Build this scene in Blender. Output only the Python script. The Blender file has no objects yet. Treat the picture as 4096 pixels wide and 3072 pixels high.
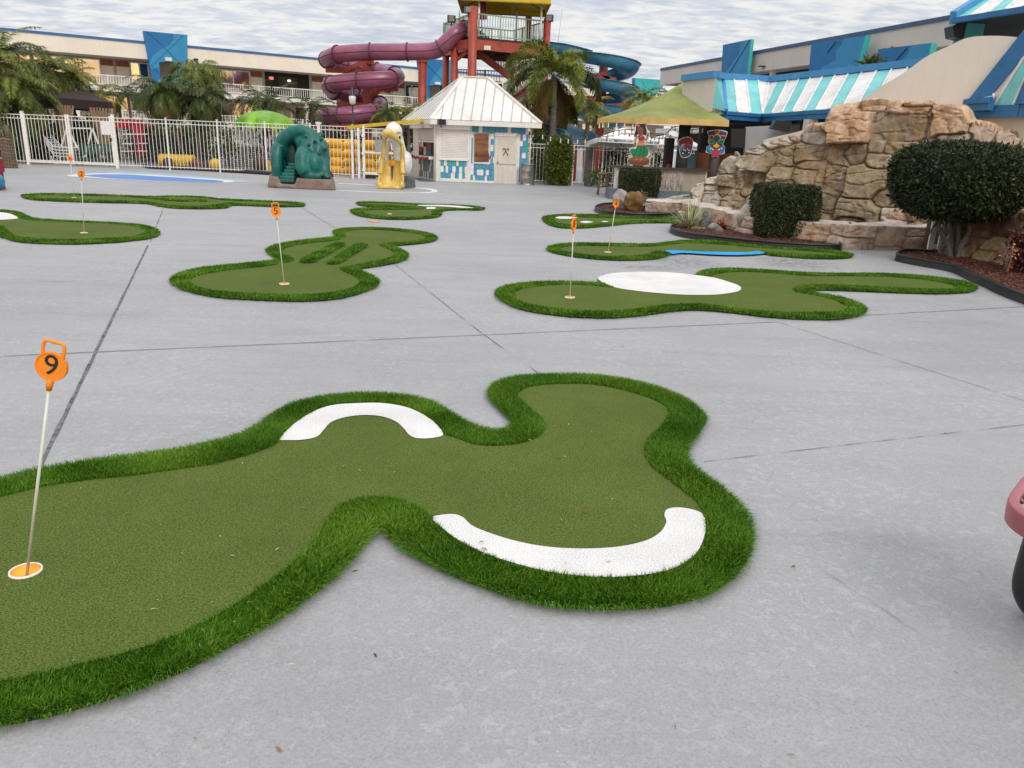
import bpy, bmesh, math, random
import numpy as np
from math import sin, cos, pi, radians, tan, atan2, sqrt, hypot
from mathutils import Vector, Matrix
from mathutils.geometry import tessellate_polygon
random.seed(7); RNG = np.random.default_rng(11)
SC = bpy.context.scene; COL = SC.collection
# ---------------------------------------------------------------- camera model (photograph 4096 x 3072)
FPX, HD, ROLL, EYE = 3080.0, 960.0, radians(2.2), 1.6
TILT = math.atan(HD / FPX)
def ray(x, y):
    u, v = x - 2048.0, 1536.0 - y
    u2 = u*cos(ROLL) - v*sin(ROLL); v2 = u*sin(ROLL) + v*cos(ROLL)
    return Vector((u2/FPX, cos(TILT) + v2/FPX*sin(TILT), -sin(TILT) + v2/FPX*cos(TILT)))
def G(x, y, z=0.0):                       # where a sight line meets the level z
    d = ray(x, y); t = (z - EYE)/d.z
    return Vector((d.x*t, d.y*t, z))
def D(x, y, dep):                         # point at a given distance in front
    d = ray(x, y); t = dep/d.y
    return Vector((d.x*t, dep, EYE + d.z*t))
def V(x, y, A, B):                        # point on the vertical plane through A and B
    d = ray(x, y); nx, ny = B[1]-A[1], -(B[0]-A[0])
    t = (nx*A[0] + ny*A[1])/(nx*d.x + ny*d.y)
    return Vector((d.x*t, d.y*t, EYE + d.z*t))
def crop(x0, y0, s):
    return lambda x, y: (x0 + x/s, y0 + y/s)
FV = crop(0, 0, 0.54004); K1 = crop(0, 0, 2.0733); K2 = crop(800, 0, 2.0733); K3 = crop(1250, 0, 2.0733)
K4 = crop(1900, 0, 2.0733); K5 = crop(2600, 0, 2.07375); K6 = crop(3296, 0, 2.07375); K7 = crop(2300, 600, 2.4578)
K8 = crop(3196, 500, 2.2122); S1 = crop(1600, 400, 3.6867); S2 = crop(0, 400, 3.318); S3 = crop(2100, 350, 3.3183)
S4 = crop(2600, 450, 4.148); S5 = crop(3596, 0, 3.318); S6 = crop(3500, 800, 3.6862); S7 = crop(400, 380, 3.6867)
S8 = crop(1000, 480, 2.9493); T1 = crop(0, 600, 1.7015); T2 = crop(600, 700, 1.7015); T3 = crop(1900, 900, 1.0073)
# ---------------------------------------------------------------- materials
def srgb(r, g, b):
    f = lambda c: (c/255/12.92) if c/255 <= .04045 else ((c/255+.055)/1.055)**2.4
    return (f(r), f(g), f(b), 1)
MATS = {}
def nd(nt, t, **kw):
    n = nt.nodes.new(t)
    for k, v in kw.items():
        if k in n.inputs: n.inputs[k].default_value = v
        else: setattr(n, k, v)
    return n
def mat(name, col, rough=.6, var=.12, vscale=3.0, bump=0.0, bscale=60.0, metal=0.0, col2=None, spec=.5, trans=0.0,
        rnd=0.0, stretch=None, streak=0.0):
    """procedural principled material: large and small noise move the base colour, optional bump"""
    if name in MATS: return MATS[name]
    m = bpy.data.materials.new(name); m.use_nodes = True; nt = m.node_tree
    bs = nt.nodes['Principled BSDF']; L = nt.links.new
    bs.inputs['Roughness'].default_value = rough; bs.inputs['Metallic'].default_value = metal
    bs.inputs['Specular IOR Level'].default_value = spec
    if trans:
        bs.inputs['Transmission Weight'].default_value = trans
    tc = nd(nt, 'ShaderNodeTexCoord'); mp = nd(nt, 'ShaderNodeMapping')
    L(tc.outputs['Object'], mp.inputs['Vector'])
    if stretch: mp.inputs['Scale'].default_value = stretch
    c = tuple(col)[:3]; c2 = tuple(col2)[:3] if col2 else tuple(x*(1-var*1.6) for x in c)
    n1 = nd(nt, 'ShaderNodeTexNoise', Scale=vscale, Detail=6.0, Roughness=.62); L(mp.outputs[0], n1.inputs['Vector'])
    rp = nd(nt, 'ShaderNodeValToRGB'); L(n1.outputs['Fac'], rp.inputs[0])
    rp.color_ramp.elements[0].position = .35; rp.color_ramp.elements[1].position = .66
    rp.color_ramp.elements[0].color = (*c2, 1); rp.color_ramp.elements[1].color = (*[min(1, x*(1+var*.35)) for x in c], 1)
    out = rp.outputs[0]
    if streak:                                 # vertical rain streaks and dirt
        ms = nd(nt, 'ShaderNodeMapping'); ms.inputs['Scale'].default_value = (5, 5, .35); L(tc.outputs['Object'], ms.inputs[0])
        ns = nd(nt, 'ShaderNodeTexNoise', Scale=1.6, Detail=7.0, Roughness=.7); L(ms.outputs[0], ns.inputs['Vector'])
        rs = nd(nt, 'ShaderNodeValToRGB'); L(ns.outputs['Fac'], rs.inputs[0])
        rs.color_ramp.elements[0].position = .3; rs.color_ramp.elements[1].position = .55
        k = 1 - streak
        rs.color_ramp.elements[0].color = (k, k*.97, k*.92, 1); rs.color_ramp.elements[1].color = (1, 1, 1, 1)
        mx = nd(nt, 'ShaderNodeMix', data_type='RGBA', blend_type='MULTIPLY'); mx.inputs[0].default_value = 1
        L(out, mx.inputs[6]); L(rs.outputs[0], mx.inputs[7]); out = mx.outputs[2]
    if rnd:
        at = nd(nt, 'ShaderNodeAttribute', attribute_name='rnd')
        hs = nd(nt, 'ShaderNodeHueSaturation'); mr = nd(nt, 'ShaderNodeMapRange'); L(at.outputs['Fac'], mr.inputs[0])
        mr.inputs[3].default_value = 1-rnd; mr.inputs[4].default_value = 1+rnd; L(mr.outputs[0], hs.inputs['Value'])
        mh = nd(nt, 'ShaderNodeMapRange'); L(at.outputs['Fac'], mh.inputs[0]); mh.inputs[3].default_value = .5+.03*rnd; mh.inputs[4].default_value = .5-.05*rnd
        L(mh.outputs[0], hs.inputs['Hue']); L(out, hs.inputs['Color']); out = hs.outputs[0]
    L(out, bs.inputs['Base Color'])
    if bump:
        n2 = nd(nt, 'ShaderNodeTexNoise', Scale=bscale, Detail=5.0); L(mp.outputs[0], n2.inputs['Vector'])
        b = nd(nt, 'ShaderNodeBump', Strength=min(1, bump)); b.inputs['Distance'].default_value = .6/bscale
        L(n2.outputs['Fac'], b.inputs['Height']); L(b.outputs[0], bs.inputs['Normal'])
    MATS[name] = m
    return m
def attr_mat(name, rough=.85, bump=.6, bscale=14.0, var=.25, vscale=4.0, spec=.3):
    """base colour comes from the 'tint' attribute (the rock's own paint), broken up by noise"""
    m = bpy.data.materials.new(name); m.use_nodes = True; nt = m.node_tree; L = nt.links.new
    bs = nt.nodes['Principled BSDF']; bs.inputs['Roughness'].default_value = rough; bs.inputs['Specular IOR Level'].default_value = spec
    at = nd(nt, 'ShaderNodeAttribute', attribute_name='tint'); tc = nd(nt, 'ShaderNodeTexCoord')
    n1 = nd(nt, 'ShaderNodeTexNoise', Scale=vscale, Detail=8.0, Roughness=.7, Distortion=.6); L(tc.outputs['Object'], n1.inputs['Vector'])
    rp = nd(nt, 'ShaderNodeValToRGB'); L(n1.outputs['Fac'], rp.inputs[0])
    rp.color_ramp.elements[0].position = .32; rp.color_ramp.elements[1].position = .7
    rp.color_ramp.elements[0].color = (1-var*1.6, 1-var*1.7, 1-var*1.8, 1); rp.color_ramp.elements[1].color = (1+var*.5, 1+var*.48, 1+var*.45, 1)
    mx = nd(nt, 'ShaderNodeMix', data_type='RGBA', blend_type='MULTIPLY'); mx.inputs[0].default_value = 1
    L(at.outputs['Color'], mx.inputs[6]); L(rp.outputs[0], mx.inputs[7]); L(mx.outputs[2], bs.inputs['Base Color'])
    n2 = nd(nt, 'ShaderNodeTexNoise', Scale=bscale, Detail=9.0, Roughness=.7); L(tc.outputs['Object'], n2.inputs['Vector'])
    b = nd(nt, 'ShaderNodeBump', Strength=bump); b.inputs['Distance'].default_value = .05
    L(n2.outputs['Fac'], b.inputs['Height']); L(b.outputs[0], bs.inputs['Normal'])
    MATS[name] = m
    return m
# ---------------------------------------------------------------- mesh builder
class MB:
    def __init__(s): s.v = []; s.f = []; s.m = []; s.sm = []
    def add(s, vs, fs, mi=0, smooth=False):
        o = len(s.v); s.v += [tuple(v) for v in vs]
        for f in fs: s.f.append([o+i for i in f]); s.m.append(mi); s.sm.append(smooth)
        return s
    def box(s, c, size, rz=0.0, mi=0, M=None):
        hx, hy, hz = size[0]/2, size[1]/2, size[2]/2; R = M or Matrix.Rotation(rz, 3, 'Z'); c = Vector(c)
        vs = [c + R @ Vector((a*hx, b*hy, d*hz)) for d in (-1, 1) for b in (-1, 1) for a in (-1, 1)]
        return s.add(vs, [(0, 2, 3, 1), (4, 5, 7, 6), (0, 1, 5, 4), (2, 6, 7, 3), (0, 4, 6, 2), (1, 3, 7, 5)], mi)
    def beam(s, p, q, w, h=None, mi=0, up=(0, 0, 1)):
        p, q = Vector(p), Vector(q); h = h or w; d = (q-p); l = d.length
        if l < 1e-6: return s
        z = d/l; u = Vector(up)
        if abs(z.dot(u)) > .98: u = Vector((0, 1, 0))
        x = u.cross(z).normalized(); y = z.cross(x)
        M = Matrix((x, y, z)).transposed()
        return s.box((p+q)/2, (w, h, l), M=M, mi=mi)
    def tube(s, path, r, n=10, mi=0, cap=True, smooth=True, closed=False):
        P = [Vector(p) for p in path]; N = len(P); rs = r if isinstance(r, (list, tuple)) else [r]*N
        T = []
        for i in range(N):
            a = P[(i-1) % N] if (i > 0 or closed) else P[0]; b = P[(i+1) % N] if (i < N-1 or closed) else P[-1]
            t = (b-a); T.append(t.normalized() if t.length > 1e-9 else Vector((0, 0, 1)))
        u = Vector((0, 0, 1)) if abs(T[0].z) < .95 else Vector((0, 1, 0))
        x = (u - T[0]*u.dot(T[0])).normalized(); vs = []
        for i in range(N):
            x = x - T[i]*x.dot(T[i])
            if x.length < 1e-6: x = T[i].orthogonal()
            x.normalize(); y = T[i].cross(x)
            for k in range(n):
                a = 2*pi*k/n; vs.append(P[i] + (x*cos(a) + y*sin(a))*rs[i])
        fs = [(i*n+k, i*n+(k+1) % n, ((i+1) % N)*n+(k+1) % n, ((i+1) % N)*n+k) for i in range(N if closed else N-1) for k in range(n)]
        s.add(vs, fs, mi, smooth)
        if cap and not closed:
            o = len(s.v)-N*n
            s.f.append([o+k for k in range(n)][::-1]); s.m.append(mi); s.sm.append(False)
            s.f.append([o+(N-1)*n+k for k in range(n)]); s.m.append(mi); s.sm.append(False)
        return s
    def lathe(s, c, prof, n=24, mi=0, smooth=True, a0=0, a1=2*pi, M=None):
        c = Vector(c); full = abs(a1-a0-2*pi) < 1e-6; K = n if full else n+1; vs = []
        for r, z in prof:
            for k in range(K):
                a = a0+(a1-a0)*k/n; p = Vector((r*cos(a), r*sin(a), z)); vs.append(c + (M @ p if M else p))
        fs = [(i*K+k, i*K+(k+1) % K, (i+1)*K+(k+1) % K, (i+1)*K+k) for i in range(len(prof)-1) for k in range(n)]
        return s.add(vs, fs, mi, smooth)
    def ball(s, c, r, mi=0, n=14, m=9, M=None):
        r = r if isinstance(r, (tuple, list)) else (r, r, r); c = Vector(c); vs = []
        for i in range(m+1):
            t = pi*i/m
            for k in range(n):
                a = 2*pi*k/n; p = Vector((r[0]*sin(t)*cos(a), r[1]*sin(t)*sin(a), r[2]*cos(t)))
                vs.append(c + (M @ p if M else p))
        fs = [(i*n+k, (i+1)*n+k, (i+1)*n+(k+1) % n, i*n+(k+1) % n) for i in range(m) for k in range(n)]
        return s.add(vs, fs, mi, True)
    def prism(s, pts, off, mi=0):
        """closed polygon of 3-D points swept along vector off"""
        P = [Vector(p) for p in pts]; off = Vector(off); n = len(P)
        tri = tessellate_polygon([P]); vs = P + [p+off for p in P]
        s.add(vs, [tuple(t) for t in tri] + [tuple(n+i for i in t[::-1]) for t in tri] + [(i, (i+1) % n, n+(i+1) % n, n+i) for i in range(n)], mi)
        return s
    def sheet(s, pts, mi=0, hole=None):
        P = [Vector(p) for p in pts]; H = [Vector(p) for p in hole] if hole else []; tri = tessellate_polygon([P, H] if H else [P]); P = P+H; fs = []
        for t in tri:
            a, b, c = [P[i] for i in t]
            fs.append(tuple(t) if (b-a).cross(c-a).z >= 0 else tuple(t[::-1]))
        return s.add(P, fs, mi)
    def build(s, name, mats, parent=None, fixn=False):
        me = bpy.data.meshes.new(name); me.from_pydata(s.v, [], s.f); ms = mats if isinstance(mats, (list, tuple)) else [mats]
        for m in ms: me.materials.append(m)
        me.polygons.foreach_set('material_index', s.m); me.polygons.foreach_set('use_smooth', s.sm)
        if fixn:
            bm = bmesh.new(); bm.from_mesh(me); bmesh.ops.recalc_face_normals(bm, faces=bm.faces); bm.to_mesh(me); bm.free()
        me.update()
        o = bpy.data.objects.new(name, me); COL.objects.link(o)
        if parent: put(o, parent)
        return o
def put(o, parent):
    o.parent = parent; o.matrix_parent_inverse = parent_inv(parent)
def parent_inv(p):
    M = p.matrix_basis.copy(); q = p
    while q.parent: M = q.parent.matrix_basis @ q.matrix_parent_inverse @ M; q = q.parent
    return M.inverted()
def np_mesh(name, V_, F_, m, parent=None, rnd=None, smooth=False, tint=None):
    """fast mesh of equal-sided faces from numpy arrays"""
    me = bpy.data.meshes.new(name); n = F_.shape[1]
    me.vertices.add(len(V_)); me.vertices.foreach_set('co', V_.astype(np.float32).ravel())
    me.loops.add(F_.size); me.loops.foreach_set('vertex_index', F_.astype(np.int32).ravel())
    me.polygons.add(len(F_)); me.polygons.foreach_set('loop_start', np.arange(0, F_.size, n, dtype=np.int32))
    me.polygons.foreach_set('use_smooth', np.full(len(F_), smooth))
    me.materials.append(m)
    if rnd is not None:
        a = me.attributes.new('rnd', 'FLOAT', 'FACE'); a.data.foreach_set('value', rnd.astype(np.float32))
    if tint is not None:
        a = me.attributes.new('tint', 'FLOAT_COLOR', 'POINT'); a.data.foreach_set('color', tint.astype(np.float32).ravel())
    me.update(calc_edges=True); me.validate()
    o = bpy.data.objects.new(name, me); COL.objects.link(o)
    if parent: put(o, parent)
    return o
def thing(name, label, cat, loc=(0, 0, 0), group=None, rz=0.0):
    o = bpy.data.objects.new(name, None); COL.objects.link(o); o.empty_display_size = .2
    o.matrix_basis = Matrix.Translation(Vector(loc)) @ Matrix.Rotation(rz, 4, 'Z')
    o['label'] = label; o['category'] = cat
    if group: o['group'] = group
    return o
def tag(o, label, cat, group=None):
    o['label'] = label; o['category'] = cat
    if group: o['group'] = group
    return o
def struct(o, kind='structure'):
    o['kind'] = kind; return o
def dup(root, M, label=None, name=None):
    """copy of a thing and its parts and sub-parts, moved by matrix M"""
    def rec(o, par):
        c = o.copy(); COL.objects.link(c)
        if par: c.parent = par; c.matrix_parent_inverse = o.matrix_parent_inverse.copy()
        for ch in list(o.children): rec(ch, c)
        return c
    r = rec(root, None); r.matrix_basis = M @ root.matrix_basis
    if label: r['label'] = label
    return r
def text_mesh(txt, size, loc, xdir, ydir, m, name, parent, extr=.002, squash=1.0):
    cu = bpy.data.curves.new('t', 'FONT'); cu.body = txt; cu.size = size; cu.extrude = extr; cu.align_x = 'CENTER'; cu.align_y = 'CENTER'; cu.resolution_u = 4
    ob = bpy.data.objects.new('t', cu); COL.objects.link(ob)
    dg = bpy.context.evaluated_depsgraph_get(); me = bpy.data.meshes.new_from_object(ob.evaluated_get(dg))
    bpy.data.objects.remove(ob); bpy.data.curves.remove(cu)
    x = Vector(xdir).normalized(); y = Vector(ydir).normalized(); z = x.cross(y)
    M = Matrix(((x.x, y.x, z.x, loc[0]), (x.y, y.y, z.y, loc[1]), (x.z, y.z, z.z, loc[2]), (0, 0, 0, 1)))
    me.transform(M @ Matrix.Diagonal((squash, 1, 1, 1))); me.materials.clear(); me.materials.append(m)
    o = bpy.data.objects.new(name, me); COL.objects.link(o)
    if parent: put(o, parent)
    return o
def smooth_loop(pts, k=5, closed=True):
    P = [Vector(p) for p in pts]; n = len(P); out = []
    for i in range(n if closed else n-1):
        a, b, c, d = [P[(i+j) % n] if closed else P[max(0, min(n-1, i+j))] for j in (-1, 0, 1, 2)]
        for q in range(k):
            t = q/k
            out.append(.5*((2*b) + (c-a)*t + (2*a-5*b+4*c-d)*t*t + (3*b-a-3*c+d)*t*t*t))
    if not closed: out.append(P[-1])
    return out
def inside(P, poly):
    """vectorised point in polygon"""
    x, y = P[:, 0], P[:, 1]; q = np.array([(p[0], p[1]) for p in poly]); r = np.zeros(len(P), bool)
    x1, y1 = q[:, 0], q[:, 1]; x2, y2 = np.roll(x1, -1), np.roll(y1, -1)
    for a, b, c, d in zip(x1, y1, x2, y2):
        if b == d: continue
        hit = ((b > y) != (d > y)) & (x < (c-a)*(y-b)/(d-b)+a)
        r ^= hit
    return r
# ================================================================ camera, sky, sun
cam = bpy.data.cameras.new('camera'); co = bpy.data.objects.new('camera', cam); COL.objects.link(co); SC.camera = co
cam.sensor_width = 36; cam.lens = 36*FPX/4096; cam.clip_start = .05; cam.clip_end = 3000
R0 = Vector((1, 0, 0)); U0 = Vector((0, sin(TILT), cos(TILT))); F0 = Vector((0, cos(TILT), -sin(TILT)))
rt = R0*cos(ROLL) + U0*sin(ROLL); up = -R0*sin(ROLL) + U0*cos(ROLL)
co.matrix_world = Matrix(((rt.x, up.x, -F0.x, 0), (rt.y, up.y, -F0.y, 0), (rt.z, up.z, -F0.z, EYE), (0, 0, 0, 1)))
SUN_EL, SUN_AZ = radians(40), radians(158)         # high soft sun behind thin cloud, behind the viewer's right shoulder
W = bpy.data.worlds.new('World'); SC.world = W; W.use_nodes = True; nt = W.node_tree; L = nt.links.new
for n in list(nt.nodes): nt.nodes.remove(n)
sky = nd(nt, 'ShaderNodeTexSky', sky_type='NISHITA', sun_disc=False, sun_elevation=SUN_EL, sun_rotation=SUN_AZ, air_density=1.0, dust_density=1.5)
bg1 = nd(nt, 'ShaderNodeBackground', Strength=.09); L(sky.outputs[0], bg1.inputs[0])
tc = nd(nt, 'ShaderNodeTexCoord'); sx = nd(nt, 'ShaderNodeSeparateXYZ'); L(tc.outputs['Generated'], sx.inputs[0])
zz = nd(nt, 'ShaderNodeMath', operation='MAXIMUM'); L(sx.outputs['Z'], zz.inputs[0]); zz.inputs[1].default_value = 0.0
za = nd(nt, 'ShaderNodeMath', operation='ADD'); L(zz.outputs[0], za.inputs[0]); za.inputs[1].default_value = .10
dx = nd(nt, 'ShaderNodeMath', operation='DIVIDE'); L(sx.outputs['X'], dx.inputs[0]); L(za.outputs[0], dx.inputs[1])
dy = nd(nt, 'ShaderNodeMath', operation='DIVIDE'); L(sx.outputs['Y'], dy.inputs[0]); L(za.outputs[0], dy.inputs[1])
cb = nd(nt, 'ShaderNodeCombineXYZ'); L(dx.outputs[0], cb.inputs[0]); L(dy.outputs[0], cb.inputs[1])
mp = nd(nt, 'ShaderNodeMapping'); mp.inputs['Rotation'].default_value = (0, 0, radians(6)); mp.inputs['Scale'].default_value = (1.35, 2.1, 1); L(cb.outputs[0], mp.inputs[0])
n1 = nd(nt, 'ShaderNodeTexNoise', Scale=4.3, Detail=10.0, Roughness=.58, Distortion=.35); L(mp.outputs[0], n1.inputs['Vector'])
n2 = nd(nt, 'ShaderNodeTexNoise', Scale=.75, Detail=4.0, Roughness=.55); L(mp.outputs[0], n2.inputs['Vector'])
ad = nd(nt, 'ShaderNodeMath', operation='MULTIPLY_ADD'); L(n2.outputs['Fac'], ad.inputs[0]); ad.inputs[1].default_value = .75; L(n1.outputs['Fac'], ad.inputs[2])
rp = nd(nt, 'ShaderNodeValToRGB'); L(ad.outputs[0], rp.inputs[0]); e = rp.color_ramp.elements
e[0].position = .66; e[0].color = (.61, .655, .76, 1); e[1].position = 1.06; e[1].color = (1.0, .98, .95, 1)
m_ = e.new(.84); m_.color = (.765, .785, .85, 1)
# the evening glow low in the sky behind the viewer
gl = nd(nt, 'ShaderNodeMapRange'); L(sx.outputs['Y'], gl.inputs[0]); gl.inputs[1].default_value = -.02; gl.inputs[2].default_value = -.40
gz = nd(nt, 'ShaderNodeMapRange'); L(sx.outputs['Z'], gz.inputs[0]); gz.inputs[1].default_value = .5; gz.inputs[2].default_value = .05
gm = nd(nt, 'ShaderNodeMath', operation='MULTIPLY'); L(gl.outputs[0], gm.inputs[0]); L(gz.outputs[0], gm.inputs[1])
mg = nd(nt, 'ShaderNodeMapping'); mg.inputs['Scale'].default_value = (1, 1, 3.); L(tc.outputs['Generated'], mg.inputs[0]); n3 = nd(nt, 'ShaderNodeTexNoise', Scale=24., Detail=6., Roughness=.6, Distortion=.5); L(mg.outputs[0], n3.inputs['Vector']); r2 = nd(nt, 'ShaderNodeValToRGB'); L(n3.outputs['Fac'], r2.inputs[0]); e = r2.color_ramp.elements
e[0].position = .40; e[0].color = (.20, .15, .15, 1); e[1].position = .64; e[1].color = (2.6, 1.65, .62, 1)
mw = nd(nt, 'ShaderNodeMix', data_type='RGBA'); L(gm.outputs[0], mw.inputs[0]); L(rp.outputs[0], mw.inputs[6]); L(r2.outputs[0], mw.inputs[7])
# overcast cloud is brighter overhead than near the horizon
zb = nd(nt, 'ShaderNodeMapRange'); L(sx.outputs['Z'], zb.inputs[0]); zb.inputs[1].default_value = .2; zb.inputs[2].default_value = .9; zb.inputs[3].default_value = .92; zb.inputs[4].default_value = 1.65
bg2 = nd(nt, 'ShaderNodeBackground'); L(mw.outputs[2], bg2.inputs[0]); L(zb.outputs[0], bg2.inputs['Strength'])
ms = nd(nt, 'ShaderNodeMixShader'); ms.inputs[0].default_value = .88; L(bg1.outputs[0], ms.inputs[1]); L(bg2.outputs[0], ms.inputs[2])
wo = nd(nt, 'ShaderNodeOutputWorld'); L(ms.outputs[0], wo.inputs[0])
sl = bpy.data.lights.new('sun', 'SUN'); so = bpy.data.objects.new('sun', sl); COL.objects.link(so)
sl.energy = 1.4; sl.angle = radians(20); sl.color = (1, .95, .88)
sd = Vector((sin(SUN_AZ)*cos(SUN_EL), cos(SUN_AZ)*cos(SUN_EL), sin(SUN_EL)))
so.rotation_euler = (-sd).to_track_quat('-Z', 'Y').to_euler()
SC.view_settings.view_transform = 'Standard'; SC.view_settings.look = 'None'; SC.view_settings.exposure = 0.06; SC.view_settings.gamma = 1
# ================================================================ ground
def deck_material():
    m = bpy.data.materials.new('painted_deck'); m.use_nodes = True; nt = m.node_tree; L = nt.links.new; bs = nt.nodes['Principled BSDF']
    tc = nd(nt, 'ShaderNodeTexCoord')
    def noise(s, d=5., r=.6, dist=0., vec=None):
        n = nd(nt, 'ShaderNodeTexNoise', Scale=s, Detail=d, Roughness=r, Distortion=dist); L(vec or tc.outputs['Object'], n.inputs['Vector']); return n.outputs['Fac']
    def ramp(src, a, b, ca, cb):
        r = nd(nt, 'ShaderNodeValToRGB'); L(src, r.inputs[0]); r.color_ramp.elements[0].position = a; r.color_ramp.elements[1].position = b
        r.color_ramp.elements[0].color = (*ca, 1); r.color_ramp.elements[1].color = (*cb, 1); return r.outputs[0]
    def mix(a, b, mode, f=1.0):
        x = nd(nt, 'ShaderNodeMix', data_type='RGBA', blend_type=mode)
        if isinstance(f, float): x.inputs[0].default_value = f
        else: L(f, x.inputs[0])
        L(a, x.inputs[6]); L(b, x.inputs[7]); return x.outputs[2]
    base = ramp(noise(.55, 5, .6), .3, .7, (.348, .348, .351), (.394, .394, .396))
    # flaked second coat: hard-edged palm-sized islands, a little paler and bluer than the coat below
    flake = ramp(noise(19., 6, .66, .9), .515, .56, (0, 0, 0), (1, 1, 1))
    big = ramp(noise(.9, 3, .5), .36, .66, (.35, .35, .35), (1, 1, 1))
    fm = mix(flake, big, 'MULTIPLY')
    dk = nd(nt, 'ShaderNodeRGB'); dk.outputs[0].default_value = (.955, .95, .953, 1); one = nd(nt, 'ShaderNodeRGB'); one.outputs[0].default_value = (1.08, 1.125, 1.13, 1)
    sel = nd(nt, 'ShaderNodeMix', data_type='RGBA'); L(fm, sel.inputs[0]); L(dk.outputs[0], sel.inputs[6]); L(one.outputs[0], sel.inputs[7])
    c = mix(base, sel.outputs[2], 'MULTIPLY')
    # hairline crazing of the paint
    vo = nd(nt, 'ShaderNodeTexVoronoi', feature='DISTANCE_TO_EDGE', Scale=14.0)
    wv = nd(nt, 'ShaderNodeTexNoise', Scale=22.0, Detail=5.0); L(tc.outputs['Object'], wv.inputs['Vector'])
    mm = nd(nt, 'ShaderNodeMix', data_type='VECTOR'); mm.inputs[0].default_value = .11; L(tc.outputs['Object'], mm.inputs[4]); L(wv.outputs['Color'], mm.inputs[5]); L(mm.outputs[1], vo.inputs['Vector'])
    cr = ramp(vo.outputs['Distance'], .006, .022, (1, 1, 1), (0, 0, 0)); gate = ramp(noise(1.6, 4, .65), .44, .6, (0, 0, 0), (1, 1, 1))
    crk = mix(cr, gate, 'MULTIPLY'); dark = nd(nt, 'ShaderNodeRGB'); dark.outputs[0].default_value = (.17, .17, .18, 1)
    mk = nd(nt, 'ShaderNodeMath', operation='MULTIPLY'); L(crk, mk.inputs[0]); mk.inputs[1].default_value = .38
    c = mix(c, dark.outputs[0], 'MIX', mk.outputs[0])
    c = mix(c, ramp(noise(52., 6, .7, 1.2), .40, .62, (.93, .925, .925), (1.045, 1.05, 1.05)), 'MULTIPLY')
    # faint blue-green patches of an older coat, small grit
    c = mix(c, ramp(noise(2.3, 6, .7), .58, .74, (1, 1, 1), (.93, 1.0, 1.01)), 'MULTIPLY')
    c = mix(c, ramp(noise(95., 5, .7), .28, .56, (.80, .795, .795), (1.05, 1.05, 1.05)), 'MULTIPLY')
    c = mix(c, ramp(noise(.21, 6, .68), .3, .68, (.86, .865, .87), (1.06, 1.055, 1.05)), 'MULTIPLY')
    # old rusty and dirty spots, scuffed streaks
    sp = ramp(noise(1.15, 8, .75, .4), .70, .78, (0, 0, 0), (1, 1, 1)); tn = nd(nt, 'ShaderNodeRGB'); tn.outputs[0].default_value = (.24, .215, .185, 1)
    k1 = nd(nt, 'ShaderNodeMath', operation='MULTIPLY'); L(sp, k1.inputs[0]); k1.inputs[1].default_value = .30; c = mix(c, tn.outputs[0], 'MIX', k1.outputs[0])
    mpp_ = nd(nt, 'ShaderNodeMapping'); mpp_.inputs['Scale'].default_value = (.35, 2.6, 1); mpp_.inputs['Rotation'].default_value = (0, 0, .35); L(tc.outputs['Object'], mpp_.inputs[0])
    c = mix(c, ramp(noise(1.1, 7, .7, .5, vec=mpp_.outputs[0]), .30, .52, (.90, .90, .905), (1.0, 1.0, 1.0)), 'MULTIPLY')
    L(c, bs.inputs['Base Color'])
    L(ramp(noise(3.0, 5, .6), .3, .7, (.42, .42, .42), (.62, .62, .62)), bs.inputs['Roughness']); bs.inputs['Specular IOR Level'].default_value = .4
    b = nd(nt, 'ShaderNodeBump', Strength=.35); b.inputs['Distance'].default_value = .004
    hh = nd(nt, 'ShaderNodeMath', operation='MULTIPLY_ADD'); L(noise(70., 6, .65), hh.inputs[0]); hh.inputs[1].default_value = .8; L(fm, hh.inputs[2]); L(hh.outputs[0], b.inputs['Height'])
    L(b.outputs[0], bs.inputs['Normal'])
    return m
g = MB(); g.add([(-600, -300, 0), (600, -300, 0), (600, 1200, 0), (-600, 1200, 0)], [(0, 1, 2, 3)]); struct(g.build('deck', deck_material()))
# control joints in the concrete
mj = mat('joint_dark', (.15, .15, .155), .9, .5, 12, .4, 50); mj3 = mat('joint_pale', (.235, .235, .24), .9, .5, 14, .3, 60); mj2 = mat('joint_grey', (.19, .19, .195), .9, .5, 14, .3, 60)
def joint(a, b, w, z=.004, m=mj, wob=.002, brk=0.0):
    A, B = Vector(a), Vector(b); d = (B-A); n = max(2, int(d.length/.12)); t = d.normalized(); s = Vector((-t.y, t.x, 0)); vs = []
    for i in range(n+1):
        o = s*random.uniform(-wob, wob); ww = w*(1+random.uniform(-.22, .22)) if random.random() > brk else w*.1
        p = A+d*i/n+o; vs += [(p.x-s.x*ww/2, p.y-s.y*ww/2, z), (p.x+s.x*ww/2, p.y+s.y*ww/2, z)]
    mb = MB(); mb.add(vs, [(2*i, 2*i+2, 2*i+3, 2*i+1) for i in range(n)]); return struct(mb.build('expansion_joint', m))
def JF(x0, y0, x1, y1, w, z, **k): joint(G(*FV(x0, y0)), G(*FV(x1, y1)), w, z, **k)
JF(75, 1030, 320, 530, .022, .004, m=mj2); JF(325, 523, 352, 452, .014, .004, m=mj2, brk=.3); JF(352, 452, 358, 425, .01, .004, m=mj2)
JF(-60, 773, 1680, 696, .010, .005, brk=.1); JF(1860, 682, 2230, 662, .010, .005); JF(1680, 696, 2230, 872, .006, .006, brk=.2)
JF(1040, 720, 1170, 812, .007, .006, m=mj2, brk=.5); JF(1040, 720, 845, 565, .006, .006, m=mj3, brk=.2); JF(735, 500, 630, 435, .008, .006, m=mj2)
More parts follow.
